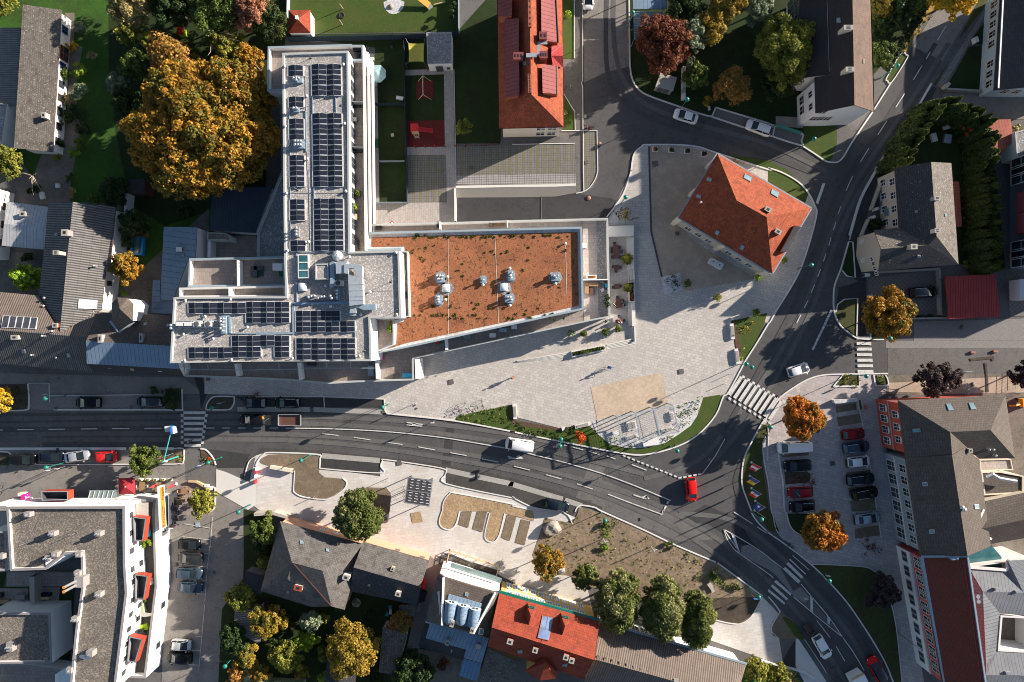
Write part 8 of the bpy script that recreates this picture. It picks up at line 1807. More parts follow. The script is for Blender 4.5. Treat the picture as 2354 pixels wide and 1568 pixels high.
for i in range(1,22):b.beam(q[0].lerp(q[1],i/22)+UP*.06,q[3].lerp(q[2],i/22)+UP*.06,.022,.02,'steel')
for i in range(1,9):b.beam(q[0].lerp(q[3],i/9)+UP*.09,q[1].lerp(q[2],i/9)+UP*.09,.022,.02,'steel')
b.bd('wire_mesh',t)
for f_ in(0,1/3,2/3,1):
 for a,c_ in((q[0],q[1]),(q[3],q[2])):b=MB();p=a.lerp(c_,f_);b.box((p.x,p.y,0),(.14,.14,zp),'galv',R(13));b.bd('post',t)
b=MB();n_=14
for i in range(n_+1):p=q[1].lerp(q[2],i/n_);b.tube((p.x,p.y,.3),p,.02,'steel',4)
for z in(1.,1.9,2.8):b.tube((q[1].x,q[1].y,z),(q[2].x,q[2].y,z),.02,'steel',4)
b.bd('trellis',t)
def bench(label,st,sx,sy,rot,wood=True,h=.45):
 c=P(st);t=thg('bench',c,label,'bench');b=MB();b.box(c,(sx,sy,h),'pale',rot);b.bd('base',t)
 if wood:b=MB();b.box(c+UP*(h+.004),(sx*.8,sy*.7,.06),'wood_grey',rot);b.bd('seat',t)
bench('stone bench with slatted seat on the western plaza edge',"22:25,648",.6,2.5,R(4));bench('stone bench with slatted seat on the southern plaza edge',"22:645,773",2.5,.6,R(13));bench('stone bench with slatted seat beside the bark bed',"21:2018,1480",.6,2.6,R(5));bench('stone bench with slatted seat near the twin lamp',"22:2063,140",.6,2.5,R(8))
bench('small white stone block next to the southern bench',"22:472,808",.55,.5,R(13),False);bench('white stone block inside the western pergola gravel',"22:940,842",.8,.45,R(13),False);bench('long white stone slab in the gravel below the pergola',"22:1266,937",2.4,.8,R(8),False,.55);bench('dark wooden seat block at the foot of the pergola',"22:1095,880",2.,.55,R(13));bench('stone seat at the east side of the pergola',"22:1465,690",.6,1.6,R(13));bench('low stone seat at the pergola corner',"22:1420,812",2.,.5,R(13));bench('wooden picnic table top under the pergola',"22:1095,775",1.5,1.5,R(13));bench('small stone seats on the plaza corner by the bark bed',"21:2045,1352",1.5,.5,R(20))
def lowwall(label,st,h,m='conc_p',cat='wall',name='low_wall'):
 p=pts(st,h);b=MB();b.prism(p,0,h,m,m);c=sum(p,V3())/len(p);return b.bd(name,None,(c.x,c.y,0),label,cat)
lowwall('broad pale concrete wall at the north end of the cafe terrace',"21:890,512 1122,506 1118,604 888,610",1.1);lowwall('pale double concrete seat wall along the upper cafe terrace',"21:1088,615 1120,615 1124,910 1090,910",.75);lowwall('lower step of the upper cafe seat wall',"21:1054,615 1086,615 1089,910 1060,910",.4)
lowwall('pale concrete seat wall along the lower cafe terrace',"21:1100,1212 1132,1212 1136,1432 1105,1432",.75);lowwall('lower step of the lower cafe seat wall',"21:1068,1212 1099,1212 1104,1432 1072,1432",.4)
def steps(label,st0,n,rise=.15):
 a,b_,c_,d_=pts(st0);t=thg('steps',a,label,'steps')
 for i in range(n):
  p=[a.lerp(d_,i/n),b_.lerp(c_,i/n),b_.lerp(c_,(i+.86)/n),a.lerp(d_,(i+.86)/n)];b=MB();b.prism(p,0,rise*(i+1),'conc_p','concrete');b.bd('tread',t)
steps('short flight of grey steps between cafe terrace and plaza',"21:1060,912 1065,1015 1124,1015 1120,912",4);steps('grey steps at the south end of the cafe terrace',"21:1072,1440 1080,1568 1136,1568 1130,1440",4);steps('long shallow plaza steps west of the stone planter',"22:45,200 545,150 540,95 45,182",4,.08);steps('long plaza steps east of the stone planter',"22:868,78 1140,28 1125,-30 865,30",4,.1)
def planter(label,outer,h,leafm,t=.18,m='pale',nl=260,cat='planter',ls=.2,hh=.5):
 p=pts(outer,h);p=p if area2(p)>0 else p[::-1];c=sum(p,V3())/len(p);c.z=0;tt=thg('planter',c,label,cat)
 q=inset(p,t);b=MB();b.ring([ZV(a,0)for a in p],p,m);b.ring(p,q,m);b.ring(q,[ZV(a,h-.1)for a in q],m);b.bd('box',tt);b=MB();b.poly([ZV(a,h-.08)for a in q],'soil_d');b.bd('soil',tt)
 if leafm:
  u=rng.random((nl,2));a4=np.array([[v.x,v.y]for v in(q[0],q[1],q[2],q[3])]);xy=(a4[0]*(1-u[:,:1])+a4[1]*u[:,:1])*(1-u[:,1:])+(a4[3]*(1-u[:,:1])+a4[2]*u[:,:1])*u[:,1:]
  cl=.5+.5*np.sin(xy[:,0]*2.1+1)*np.sin(xy[:,1]*2.3);P_=np.column_stack((xy,h-.05+rng.random(nl)*hh*(.3+.7*cl)))-np.array(c);nr=unit(nl);nr[:,2]=abs(nr[:,2])
  me=leaf_mesh('plants',P_,nr,ls*rng.uniform(.6,1.3,nl),np.column_stack((cl,rng.random(nl),rng.random(nl)**2)),leafm);o=BO('plants',me);LK(o);o.parent=tt
 return tt
planter('long stone planter set into the plaza steps',"22:545,95 858,35 862,84 548,152",.55,'leaf_g',nl=420);planter('stone planter between the two cafe seat walls',"21:1070,1022 1124,1020 1132,1208 1074,1212",.7,'leaf_copper',nl=260);planter('white rounded tub of flowers on the roof terrace',"21:688,962 778,960 778,998 690,998",5.,'flower_mix',nl=90,ls=.14)
for st,lm,lb in(("20:1320,1372",'leaf_orange','white planter with orange shrub, westernmost on the forecourt'),("20:1468,1380",'leaf_d','white planter with dark bush, second on the forecourt'),("20:1612,1390",'leaf_d','white planter with clipped box, third on the forecourt'),("20:1765,1416",'leaf_purple','white planter with dark red bush nearest the orange house')):
 x,y=map(float,st.split(':')[1].split(','));planter(lb,"20:%f,%f %f,%f %f,%f %f,%f"%(x-24,y-22,x+24,y-20,x+22,y+22,x-26,y+20),.5,lm,.1,nl=110,hh=.9)
def pott(label,st,r,h_,m,pot='pale',ps=.5,spiky=False,z0=.05):
 c=P(st,z0);t=thg('potted_plant',c,label,'potted plant');b=MB();b.box(c,(ps,ps,.5),pot,.4);b.bd('pot',t)
 n=170;u=unit(n);u[:,2]=abs(u[:,2]);rr=rng.uniform(.35,1,n)[:,None];R_=r*KO;P_=u*rr*np.array((R_,R_,h_))+np.array((0,0,.5));me=leaf_mesh('foliage',P_,unit(n)if not spiky else np.column_stack((-u[:,1],u[:,0],u[:,2]+.6)),rng.uniform(.14,.3,n)*(1.3 if spiky else 1),np.column_stack((rng.random(n),rng.random(n),rng.random(n)**2)),m,2.2 if spiky else 1.5);o=BO('foliage',me);LK(o);o.parent=t
for lb,st,r,h_,m in(('palm-like potted plant beside the long cafe table',"21:1050,822",13,1.4,'leaf_yg'),('palm-like potted plant at the cafe planter',"21:1055,1080",10,1.2,'leaf_yg'),('yellow-green potted shrub alone on the plaza',"21:1878,1170",10,1.2,'leaf_yg'),('potted shrub at the corner of the sunny lawn',"21:2230,1308",10,1.2,'leaf_g'),('potted shrub at the corner of the orange house',"21:2245,985",10,1.2,'leaf_b'),('spiky plant right of the white gravel bed',"21:1605,1042",10,1.,'leaf_g'),('tall shrub in the leftmost planter below the terrace wall',"21:540,1498",10,1.6,'leaf_gg'),('green shrub in the second planter below the terrace wall',"21:655,1500",9,1.1,'leaf_g'),('green shrub in the third planter below the terrace wall',"21:855,1485",9,1.1,'leaf_g'),('green shrub in the last planter below the terrace wall',"21:970,1458",9,1.1,'leaf_g'),('yellow-green bush in the white gravel triangle by the hoops',"21:1025,415",17,2.,'leaf_y'),('small yellow climber at the orange house corner',"31:130,830",8,1.2,'leaf_b'),('small planted tub on the strip of lawn beside the tiled house',"20:515,155",9,1.2,'leaf_b'),('small shrub tub at the lower lawn of the tiled house',"20:492,1040",4,.6,'leaf_yg')):pott(lb,st,r,h_,m,spiky='palm' in lb)
sheet('planting_bed','grav_w',7,"21:1368,982 1545,940 1575,1105 1395,1142");cov('bed_planting',"21:1375,1010 1440,990 1520,960 1545,1080 1480,1070 1400,1095",'leaf_d',.7,22,'dark shrubs in the white gravel bed of the forecourt');sheet('planting_bed','grav_w',7,"21:890,440 1035,260 1035,500 895,505")
cov('bed_planting',"21:900,440 1030,290 1035,400 960,440",'leaf_d',.3,8,'low dark tufts in the white gravel by the hoops')
for i,y in enumerate((275,325,375,425,478)):
 p,q_=P("21:1072,%d"%y),P("21:1118,%d"%(y-5));b=MB();b.path([p,p+UP*.8,q_+UP*.8,q_],.03,'steel',6);o=b.bd('bicycle_hoop',None,p,'steel bicycle hoop in the row beside the white gravel triangle','bicycle stand','bicycle hoops by the forecourt')
def chair(c,rot,m='dgrey',first=[None],lb='',grp=''):
 a=V3((mcos(rot),msin(rot),0));key=m
 t=thg('chair',c,lb,'chair',grp);b=MB();b.box(c+UP*.42,(.48,.48,.06),m,rot);b.bd('seat',t);b=MB();b.box(c-a*.24+UP*.46,(.06,.48,.42),m,rot);b.bd('backrest',t)
 for sx in(-1,1):
  for sy in(-1,1):b=MB();p=c+a*sx*.2+V3((-a.y,a.x,0))*sy*.2;b.tube(p,p+UP*.42,.02,m,4);b.bd('leg',t)
def table(label,st,sx,sy,rot,m,chairs,chm,clabel,grp,h=.74):
 c=P(st,.05);t=thg('table',c,label,'table');b=MB();b.box(c+UP*(h-.05),(sx,sy,.05),m,rot);b.bd('tabletop',t)
 for dx in(-1,1):
  for dy in(-1,1):b=MB();p=c+Matrix.Rotation(rot,3,'Z')@V3((dx*(sx/2-.1),dy*(sy/2-.1),0));b.tube(p,p+UP*(h-.05),.03,m,5);b.bd('leg',t)
 for x,y,r_ in chairs:
  p=P("%s:%f,%f"%(st[:2],x,y),.05);d=c-p;chair(p,mat2(d.y,d.x)if r_ is None else R(r_),chm,lb=clabel,grp=grp)
cg='black chairs on the cafe terrace'
table('long dark red-brown table with seven black chairs',"21:952,752",.85,2.3,R(3),'wood_d',[(937,678,-90),(915,718,0),(915,750,0),(920,797,0),(982,710,180),(998,748,180),(990,800,180)],'dgrey','black chair at the long dark table',cg)
table('small dark table with three black chairs',"21:957,895",.85,.85,R(2),'wood_d',[(928,888,0),(988,893,180),(952,928,90)],'dgrey','black chair at the small table below the long one',cg)
table('small dark table with two black chairs',"21:960,1070",.85,.85,R(8),'wood_d',[(928,1078,0),(990,1065,180)],'dgrey','black chair at the two-seat cafe table',cg)
table('dark table occupied by four guests',"21:975,1222",.85,1.6,R(8),'wood_d',[(966,1170,-90),(1010,1200,180),(1020,1238,180)],'dgrey','black chair at the occupied cafe table',cg)
table('lowest cafe table with two guests',"21:988,1388",.9,.9,R(8),'wood_d',[(960,1390,0),(1022,1378,180),(980,1345,-90)],'dgrey','black chair at the lowest cafe table',cg)
rg='wicker chairs of the street cafe'
table('left brown wicker table beside the red parasol',"02:1328,1332",.95,1.6,0,'rattan',[(1288,1332,0),(1362,1330,180)],'wood_grey','grey-brown chair at the left wicker table',rg);table('right brown wicker table behind the orange sign',"02:1475,1335",.95,1.6,0,'rattan',[(1440,1335,0),(1512,1332,180)],'wood_grey','grey-brown chair at the right wicker table',rg)
table('square wicker table with four tub chairs',"02:1705,1377",.9,.9,0,'rattan',[(1662,1378,0),(1750,1375,180),(1715,1345,-90),(1702,1408,90)],'rattan','brown wicker tub chair at the four-seat table',rg);table('square wicker table with three tub chairs',"02:1665,1475",.9,.9,0,'rattan',[(1622,1478,0),(1668,1442,-90),(1700,1460,180)],'rattan','brown wicker tub chair at the table by the tree bed',rg)
q=pts("02:1087,1262 1238,1259 1243,1409 1092,1407",2.5);ap=P("02:1150,1342",3.2);t=thg('parasol',ZV(ap,0),'square dark red parasol open over the street cafe','parasol')
b=MB()
for i in range(4):f_=[q[i],q[(i+1)%4],ap];b.poly(f_ if area2(f_)>0 else f_[::-1],'parasol_red')
b.bd('canopy',t);b=MB();b.tube((ap.x,ap.y,0),ap,.04,'pale',8);b.lathe(ap,[(.08,0),(.07,.1),(.01,.14)],'pale',8);b.bd('pole',t)
for st0,st1,lb in(("02:1355,1368","02:1405,1335",'closed bright red parasol between the wicker tables'),("02:1515,1366","02:1570,1335",'closed bright red parasol right of the orange sign'),("02:1690,1488","02:1750,1460",'closed dark red parasol beside the tree bed')):
 a,c_=P(st0,2.4),P(st1,2.4);c=V3(((a.x*.3+c_.x*.7),(a.y*.3+c_.y*.7),0));t=thg('closed_parasol',c,lb,'parasol');d=(c_-a);b=MB();top=ZV(c,2.9);b.lathe(c,[(.06,1.),(.26,1.2),(.2,2.),(.05,2.85),(.01,2.95)],'parasol_bright' if 'dark' not in lb else 'parasol_red',10);b.bd('canopy',t);b=MB();b.tube(c,top,.03,'pale',6);b.lathe(c,[(.3,0),(.3,.08),(.05,.1)],'pale',10);b.bd('pole',t)
ap=P("10:1108,668",3.);t=thg('parasol',ZV(ap,0),'eight-sided grey-green parasol beside the solar block balconies','parasol');b=MB();n_=8;rim=[ap+V3((mcos(6.283*(i+.5)/n_)*1.55,msin(6.283*(i+.5)/n_)*1.55,-.5))for i in range(n_)]
for i in range(n_):b.poly([rim[i],rim[(i+1)%n_],ap],'parasol_teal')
b.bd('canopy',t);b=MB();b.tube((ap.x,ap.y,0),ap,.04,'mgrey',6);b.bd('pole',t)
for i,x in enumerate((1285,1352,1420,1490,1555)):planter('white cafe planter box in the row along the pavement' if i else 'first white cafe planter box beside the red parasol',"02:%d,1268 %d,1268 %d,1290 %d,1290"%(x-18,x+18,x+18,x-18),.7,'leaf_yg',.06,nl=60,ls=.16)['group']='planters of the street cafe'
lowwall('curved white seat with planters at the corner of the street cafe',"02:1725,1288 1800,1290 1850,1312 1888,1338 1870,1350 1840,1328 1795,1304 1730,1300",.6,'wood_p','seat','curved_seat');lowwall('pale cushion block at the end of the curved seat',"02:1878,1322 1912,1325 1908,1348 1872,1345",.7,'pale','seat','seat_block');lowwall('pale stone bench in the tree bed of the street cafe',"02:1895,1358 1945,1352 1942,1372 1890,1378",.5,'pale','bench','stone_bench')
a,c_=P("10:1533,697",2.4),P("10:1535,870",2.4);t=thg('swing',ZV(a,0),'wooden swing frame on the red rubber square','swing');b=MB();b.tube(a,c_,.07,'wood_p',8);b.bd('beam',t)
for e in(a,c_):
 for s in(-1,1):b=MB();b.tube(e,(e.x+s*1.1,e.y,0),.06,'wood_p',6);b.bd('leg',t)
for f_ in(.3,.68):b=MB();p=a.lerp(c_,f_);[b.tube(p+V3((0,s*.2,0)),p+V3((0,s*.2,-1.8)),.012,'iron',4)for s in(-1,1)];b.box(p+V3((0,0,-1.85)),(.2,.5,.05),'black');b.bd('swing_seat',t)
c=P("10:1455,1180");t=thg('play_tower',c,'red-roofed play tower with bright red slide and wooden ladder','play tower');q=pts("10:1419,1138 1486,1135 1488,1205 1421,1208",2.6);b=MB();r0,r1=(q[0]+q[1])/2+UP*0,(q[3]+q[2])/2
b.prism(q,2.45,None,'pl_red','pl_red');b.bd('roof',t)
for e in inset(q if area2(q)>0 else q[::-1],.1):b=MB();b.tube((e.x,e.y,0),(e.x,e.y,2.45),.06,'wood_p',6);b.bd('post',t)
b=MB();b.prism([ZV(e,1.3)for e in q],1.2,1.3,'wood_p','wood_p');b.bd('platform',t)
s0_,s1_=P("10:1488,1190",1.3),P("10:1628,1205",.35);b=MB();b.beam(s0_,s1_,.55,.06,'pl_red');d=V3((0,.3,.05));b.beam(s0_+d,s1_+d,.06,.2,'pl_red');b.beam(s0_-V3((0,.3,-.05)),s1_-V3((0,.3,-.05)),.06,.2,'pl_red');b.bd('slide',t)
l0,l1=P("10:1468,1208",1.3),P("10:1482,1275",.05);b=MB()
for s in(-.35,.35):b.beam(l0+V3((s,0,0)),l1+V3((s,0,0)),.07,.07,'wood_p')
for i in range(5):p=l0.lerp(l1,(i+.5)/5);b.beam(p+V3((-.35,0,.05)),p+V3((.35,0,.05)),.1,.05,'wood_p')
b.bd('ladder',t)
cn=pts("10:1400,398 1546,398 1542,570 1404,570",2.5);t=thg('shade_sail',V3((cn[0].x,cn[0].y,0)),'yellow shade sail stretched over posts beside the flat hut','shade sail');b=MB();n_=8
def sv(u,v):p=cn[0].lerp(cn[1],u).lerp(cn[3].lerp(cn[2],u),v);k=.12*(msin(math.pi*u)if v in(0,1)else 0);ctr=sum(cn,V3())/4;e=max(abs(u-.5),abs(v-.5))*2;sh=.05*(1-(2*min(abs(u-.5),abs(v-.5)))**2)*e**3;return p.lerp(ctr,sh)-UP*.25*msin(math.pi*u)*msin(math.pi*v)
for i in range(n_):
 for j in range(n_):b.poly([sv(i/n_,j/n_),sv((i+1)/n_,j/n_),sv((i+1)/n_,(j+1)/n_),sv(i/n_,(j+1)/n_)][::-1],'sail_yellow',True)
b.bd('sail',t)
for st,e in zip(("10:1378,355","10:1548,350","10:1556,590","10:1375,590"),cn):b=MB();p=P(st,2.8);b.tube((p.x,p.y,0),p,.06,'wood_d',6);b.tube(p,e,.01,'steel',4);b.bd('post',t)
for i,x in enumerate((1465,1555,1647,1737,1830,1922,2015,2103,2195)):
 c=P("10:%d,%d"%(x,1357-i*2.6));b=MB();b.lathe(c,[(.1,0),(.1,.75),(.11,.76),(.11,.9),(.03,.97)],'pl_red',8);b.lathe(c,[(.115,0),(.115,.6)],'black',8);b.bd('bollard',None,c,'black bollard with red cap along the playground parking edge','bollard','red-capped bollards')
def lbox(label,st,sx,sy,h,m,rot=0,name='box',cat='box',z0=.05,group=None):
 c=P(st,z0);b=MB();b.box(c,(sx,sy,h),m,rot);return b.bd(name,None,c,label,cat,group)
c=P("00:1692,315");t=thg('playhouse',c,'little red children playhouse on the dark lawn','playhouse');b=MB();b.box(c,(1.,1.1,1.),'lime',.15);b.bd('wall',t);b=MB();b.box(c+V3((-.1,.05,1.)),(.95,1.15,.35),'pl_red',.15);b.bd('roof',t)
c=P("01:1262,688");t=thg('paddling_pool',c,'blue framed pool with leaves floating in it','pool');q=pts("01:1208,590 1325,603 1306,782 1195,770",.8);q=q if area2(q)>0 else q[::-1];b=MB();b.ring([ZV(e,0)for e in q],q,'pool_blue');b.ring(q,inset(q,.35),'pool_blue');b.bd('frame',t);b=MB();b.poly([e-UP*.12 for e in inset(q,.33)],'atrium_glass');b.bd('water',t)
cov('floating_leaves',"01:1240,620 1300,630 1290,760 1225,740",'leaf_ch',.05,5,'leaves floating on the blue pool',.14)
c=P("10:1240,65");t=thg('sand_play_stone',c,'pale stone mound in the gravel play circle','play stone');b=MB();b.lathe(c,[(.5,0),(.42,.2),(.15,.35),(.02,.38)],'boulder',9);b.bd('mound',t)
c=P("10:1555,35");t=thg('play_ramp',c,'yellow wooden play ramp at the top of the playground','play equipment');b=MB();b.beam(P("10:1490,-30",1.2),P("10:1590,50",.4),1.,.08,'plate_orange');b.bd('ramp',t);b=MB();b.beam(P("10:1580,40",.35),P("10:1610,80",.3),.9,.08,'wood_grey');b.bd('step',t);b=MB();b.tube(P("10:1635,45",.3),P("10:1740,18",.3),.12,'wood_p',8);b.bd('log',t)
for st0,st1,lb in(("10:770,38","10:800,82",'upper leaning white post on the playground lawn'),("10:765,182","10:795,228",'lower leaning white post on the playground lawn')):b=MB();b.tube(P(st1,.1),P(st0,1.6),.07,'bark_pale',6);b.bd('log_post',None,None,lb,'post')
b=MB();b.lathe(P("10:787,145"),[(.5,0),(.55,.12),(.45,.2),(.3,.1)],'rubber',12);b.bd('tyre',None,None,'black tyre lying between the two leaning posts','tyre')
def fence(label,st,h,m='lamp_green',th=.05,step=2.5,pm='dgrey'):
 p=pts(st,h);t=thg('mesh_fence',V3((p[0].x,p[0].y,0)),label,'fence');b=MB();b.rib(p,th,.05,h,m);b.bd('panel',t);b=MB()
 for i in range(len(p)-1):
  n=max(1,int((p[i+1]-p[i]).length/step))
  for k in range(n+1):e=p[i].lerp(p[i+1],k/n);b.tube((e.x,e.y,0),(e.x,e.y,h+.05),.035,pm,5)
 b.bd('post',t)
fence('dark mesh fence between the playground lawn and the solar block garden',"10:275,342 1352,318 1860,292",1.9,'seam_navy',.05);fence('dark mesh fence down the left side of the playground',"10:1355,320 1360,640 1375,1380 11:1385,0 1386,292",1.3,'seam_navy');fence('pale mesh fence on the right of the upper playground lawn',"10:1860,-90 1862,290",1.4,'cop_b');fence('low fence across the solar block gardens at the grey parasol',"10:1090,950 1358,945",1.4,'seam_navy');fence('low fence across the lower solar block garden',"10:1130,1478 1362,1476",1.,'cop_b');fence('fence at the foot of the lowest garden',"11:1100,292 1385,290",1.,'cop_b');fence('pale fence left of the red pavilion',"10:285,-90 280,150",1.6,'cop_b')
fence('green mesh fence behind the gravel bay near the gabled house',"30:80,1135 322,1215",1.4,'tarpaulin')
def batter(label,top,bot,h,m):
 p,q=pts(top,h),pts(bot,.05);b=MB()
 for i in range(len(p)-1):b.poly([q[i],q[i+1],p[i+1],p[i]],m);
 b.rib([e+V3((0,.18,0))for e in p],.4,0,h,'conc_p');return b.bd('retaining_wall',None,None,label,'retaining wall')
batter('long pale retaining wall on the north side of the garage ramp',"11:1838,162 2354,152 21:400,148 588,140","11:1848,250 2354,248 21:400,240 590,205",1.,'concrete');b=MB();b.rib(pts("11:1828,160 1832,465",1.),.3,0,1.,'conc_p');b.bd('retaining_wall',None,None,'short pale wall at the head of the garage ramp','retaining wall')
b=MB();c=P("21:270,350");b.box((c.x,c.y,.09),(.15,5.,.02),'iron');b.bd('drain_channel',None,None,'rusty drain channel across the garage ramp','drain')
q=pts("12:1395,1252 1625,1282 1592,1525 1360,1490",2.9);t=thg('louvre_shelter',V3((q[0].x,q[0].y,0)),'dark steel shelter roof with rows of light slots on the new pavement','shelter');q=q if area2(q)>0 else q[::-1]
b=MB();b.ring([e-UP*.2 for e in q],q,'dgrey');b.ring(q,inset(q,.16),'mgrey');m0,m1=q[0].lerp(q[3],.5),q[1].lerp(q[2],.5)
b.bd('frame',t);b=MB();b.poly([e-UP*.04 for e in inset(q,.14)],'dgrey');b.bd('roof_panel',t)
A_,B_,C_,D_=pts("12:1395,1252 1625,1282 1592,1525 1360,1490",2.9);b=MB();b.beam(A_.lerp(D_,.5),B_.lerp(C_,.5),.14,.04,'mgrey');b.bd('middle_beam',t)
b=MB()
for half in(0,1):
 for r_ in range(4):
  for k in range(4):
   u=.14+k*.235;v=half*.5+.07+r_*.105;L0,R0=A_.lerp(D_,v),B_.lerp(C_,v);p=L0.lerp(R0,u);e=L0.lerp(R0,u+.12*(.8+.4*random.random()));b.beam(p+UP*0,e+UP*0,.085,.03,'pale')
b.bd('light_slots',t)
for e in inset(q,.3):b=MB();b.box((e.x,e.y,0),(.12,.12,2.7),'dgrey');b.bd('post',t)
for st,n in(("12:1375,1400",5),):b=MB();[b.box(P("12:1372,%d"%(1330+k*30)),(.05,.05,2.6),'dgrey')for k in range(n)];b.bd('side_rail',t)
for x0,y0,x1,y1,lb in((145,1152,248,1170,'left white concrete barrier beside the brown bed'),(252,1172,352,1188,'right white concrete barrier beside the brown bed')):
 p=pts("12:%d,%d %d,%d"%(x0,y0,x1,y1));b=MB();b.rib(p,.5,0,.95,'cream');b.bd('concrete_barrier',None,None,lb,'barrier')
for i,y in enumerate((1170,1200,1235,1290)):lbox('red and white barrier board at the western edge of the new pavement' if i!=3 else 'yellow-footed barrier board at the western corner of the new pavement',"12:%d,%d"%(18-i*4,y),.25,.5,1.,'flag_red' if i%2 else 'flag_white',.1,'barrier_board','barrier',group='barrier boards')
bm=bmesh.new();bmesh.ops.create_icosphere(bm,subdivisions=3,radius=1.);c=P("23:370,163",.8)
for v in bm.verts:f_=1+.14*msin(v.co.x*4+1)*msin(v.co.y*3.4)+.10*msin(v.co.z*6+v.co.x*3)+RU(-.03,.03);v.co=V3((v.co.x*1.5*f_,v.co.y*1.25*f_,max(-.2,v.co.z*1.15*f_)))
me=bpy.data.meshes.new('boulder');bm.to_mesh(me);bm.free();me.materials.append(MATS['boulder']);o=BO('boulder',me);o.location=(c.x,c.y,.15);LK(o);tag(o,'large pale boulder at the western end of the bare earth','boulder')
lbox('white concrete ring piece beside the brownish small tree',"23:455,540",1.1,.7,.6,'pale',.1,'concrete_block','block');lbox('broken pale slab lying in the weeds of the bare earth',"23:1815,672",.7,.9,.5,'stone',.6,'stone_slab','slab');lbox('second broken slab in the weeds',"23:1838,715",.5,.9,.35,'stone',.4,'stone_slab','slab')
for st0,st1,lb in(("23:858,130","23:838,250",'leaning sign post by the green lamp on the bare earth'),("23:1310,250","23:1280,325",'white cross-shaped post on the bare earth')):
 a,e=P(st0,2.6),P(st1,.1);b=MB();b.tube(e,ZV(e,2.6),.06,'pale',6);b.box((e.x,e.y,2.),(1.2,.06,.18),'pale',.3);b.box((e.x,e.y,1.5),(.9,.06,.15),'galv',.3);b.bd('sign_post',None,None,lb,'sign')
for st,lb in(("21:1833,845",'left white tank cube on the gravel forecourt'),("21:1890,877",'right white tank cube on the gravel forecourt')):
 c=P(st,.1);t=thg('water_tank',c,lb,'tank');b=MB();b.box(c+UP*.12,(1.15,1.,1.),'dome',R(-28));b.bd('tank',t);b=MB();b.lathe(c+UP*1.12,[(.13,0),(.13,.05),(.02,.06)],'brickred',10);b.bd('lid',t);b=MB();b.box(c,(1.2,1.05,.12),'galv',R(-28));b.bd('pallet',t)
for i in range(6):lbox('pale stone-filled box in the upright row behind the copper tree',"20:%d,%d"%(1568-(i>1)*2,660+i*49),.5,.85,1.3,'pale' if i%2 else 'stone',0,'gabion','gabion',group='row of pale gabions')
t=thg('transformer_hut',P("20:1415,760"),'low grey concrete transformer hut under the copper tree','hut');q=pts("20:1365,670 1517,713 1482,838 1318,796",2.2);b=MB();b.prism(q,2.1,2.2,'concrete','concrete');b.bd('roof',t);q2=inset(q if area2(q)>0 else q[::-1],.15);b=MB();b.ring([ZV(e,0)for e in q2],[ZV(e,2.1)for e in q2],'concrete');b.bd('wall',t)
for k in range(2):pwin(t,(P("20:%d,%d"%(1365+k*58,812+k*16),2.1).x,P("20:%d,%d"%(1365+k*58,812+k*16),2.1).y-0,.6),R(-15),.8,1.1,'mgrey','iron','plain','grille')
def sofa(label,parts,m,z,extra=None):
 c=P(parts[0][0],z);t=thg('sofa',c,label,'sofa')
 for st,sx,sy,h,nm in parts:b=MB();b.box(P(st,z),(sx,sy,h),m);b.bd(nm,t)
 return t
sofa('brown wicker corner sofa on the east roof terrace',[("21:728,1052",2.1,.55,.65,'seat'),("21:685,1098",.6,1.3,.65,'side_seat')],'rattan',4.3);lbox('dark low table beside the wicker corner sofa',"21:727,1112",.65,1.3,.4,'wood_d',0,'coffee_table','table',4.3)
lbox('black lounge chair with bright blue cushion on the east roof terrace',"21:868,1052",.6,1.1,.45,'black',0,'lounge_chair','chair',4.3);lbox('bright blue cushion on the black lounge chair',"21:868,1058",.42,.7,.12,'cyan',0,'cushion','cushion',4.78);lbox('white folding chair on the gravel strip of the east terrace',"21:830,1100",.5,.5,.45,'pale',.6,'folding_chair','chair',4.3)
for st,lb in(("21:872,1175",'upper potted bush by the east terrace parapet'),("21:875,1235",'lower potted bush by the east terrace parapet')):pott(lb,st,8,.9,'leaf_d','black',.4,z0=4.3)
lbox('white sun-bleached garden table on the east terrace',"21:668,692",.7,.8,.4,'pale',0,'garden_table','table',4.3);lbox('black garden sofa at the top corner of the north wing balcony',"10:935,455",1.3,.85,.6,'black',0,'garden_sofa','sofa',9.8);lbox('black armchair below the black garden sofa',"10:932,522",.75,.75,.6,'black',.3,'armchair','armchair',9.8)
for st,sx,sy,h,m,lb in(("10:945,975",1.5,.5,.6,'black','dark storage bench below the upper balcony screen'),("10:940,1392",1.4,.5,.6,'black','dark storage bench below the lower balcony screen'),("10:912,1110",.6,.6,.7,'mgrey','small grey chair on the long balcony'),("11:915,432",.7,.9,.6,'wood_p','orange wooden chair on the balcony by the plants'),("11:925,690",.8,1.6,.5,'black','dark garden set at the south end of the balcony')):lbox(lb,st,sx,sy,h,m,0,'balcony_furniture','furniture',9.75)
pott('leafy plant on the balcony above the wooden chair',"11:908,345",8,.9,'leaf_b','terracotta',.4,z0=9.75);pott('plants in the balcony trough by the white screen',"11:945,222",8,.6,'leaf_g','mgrey',.5,z0=9.75)
b=MB();c=P("11:943,585",10.);b.path([c+V3((mcos(6.283*i/16)*.5,msin(6.283*i/16)*.5,.1))for i in range(17)],.03,'iron',5);b.bd('hanging_chair_ring',None,None,'dark ring frame of a hanging chair on the balcony','hanging chair')
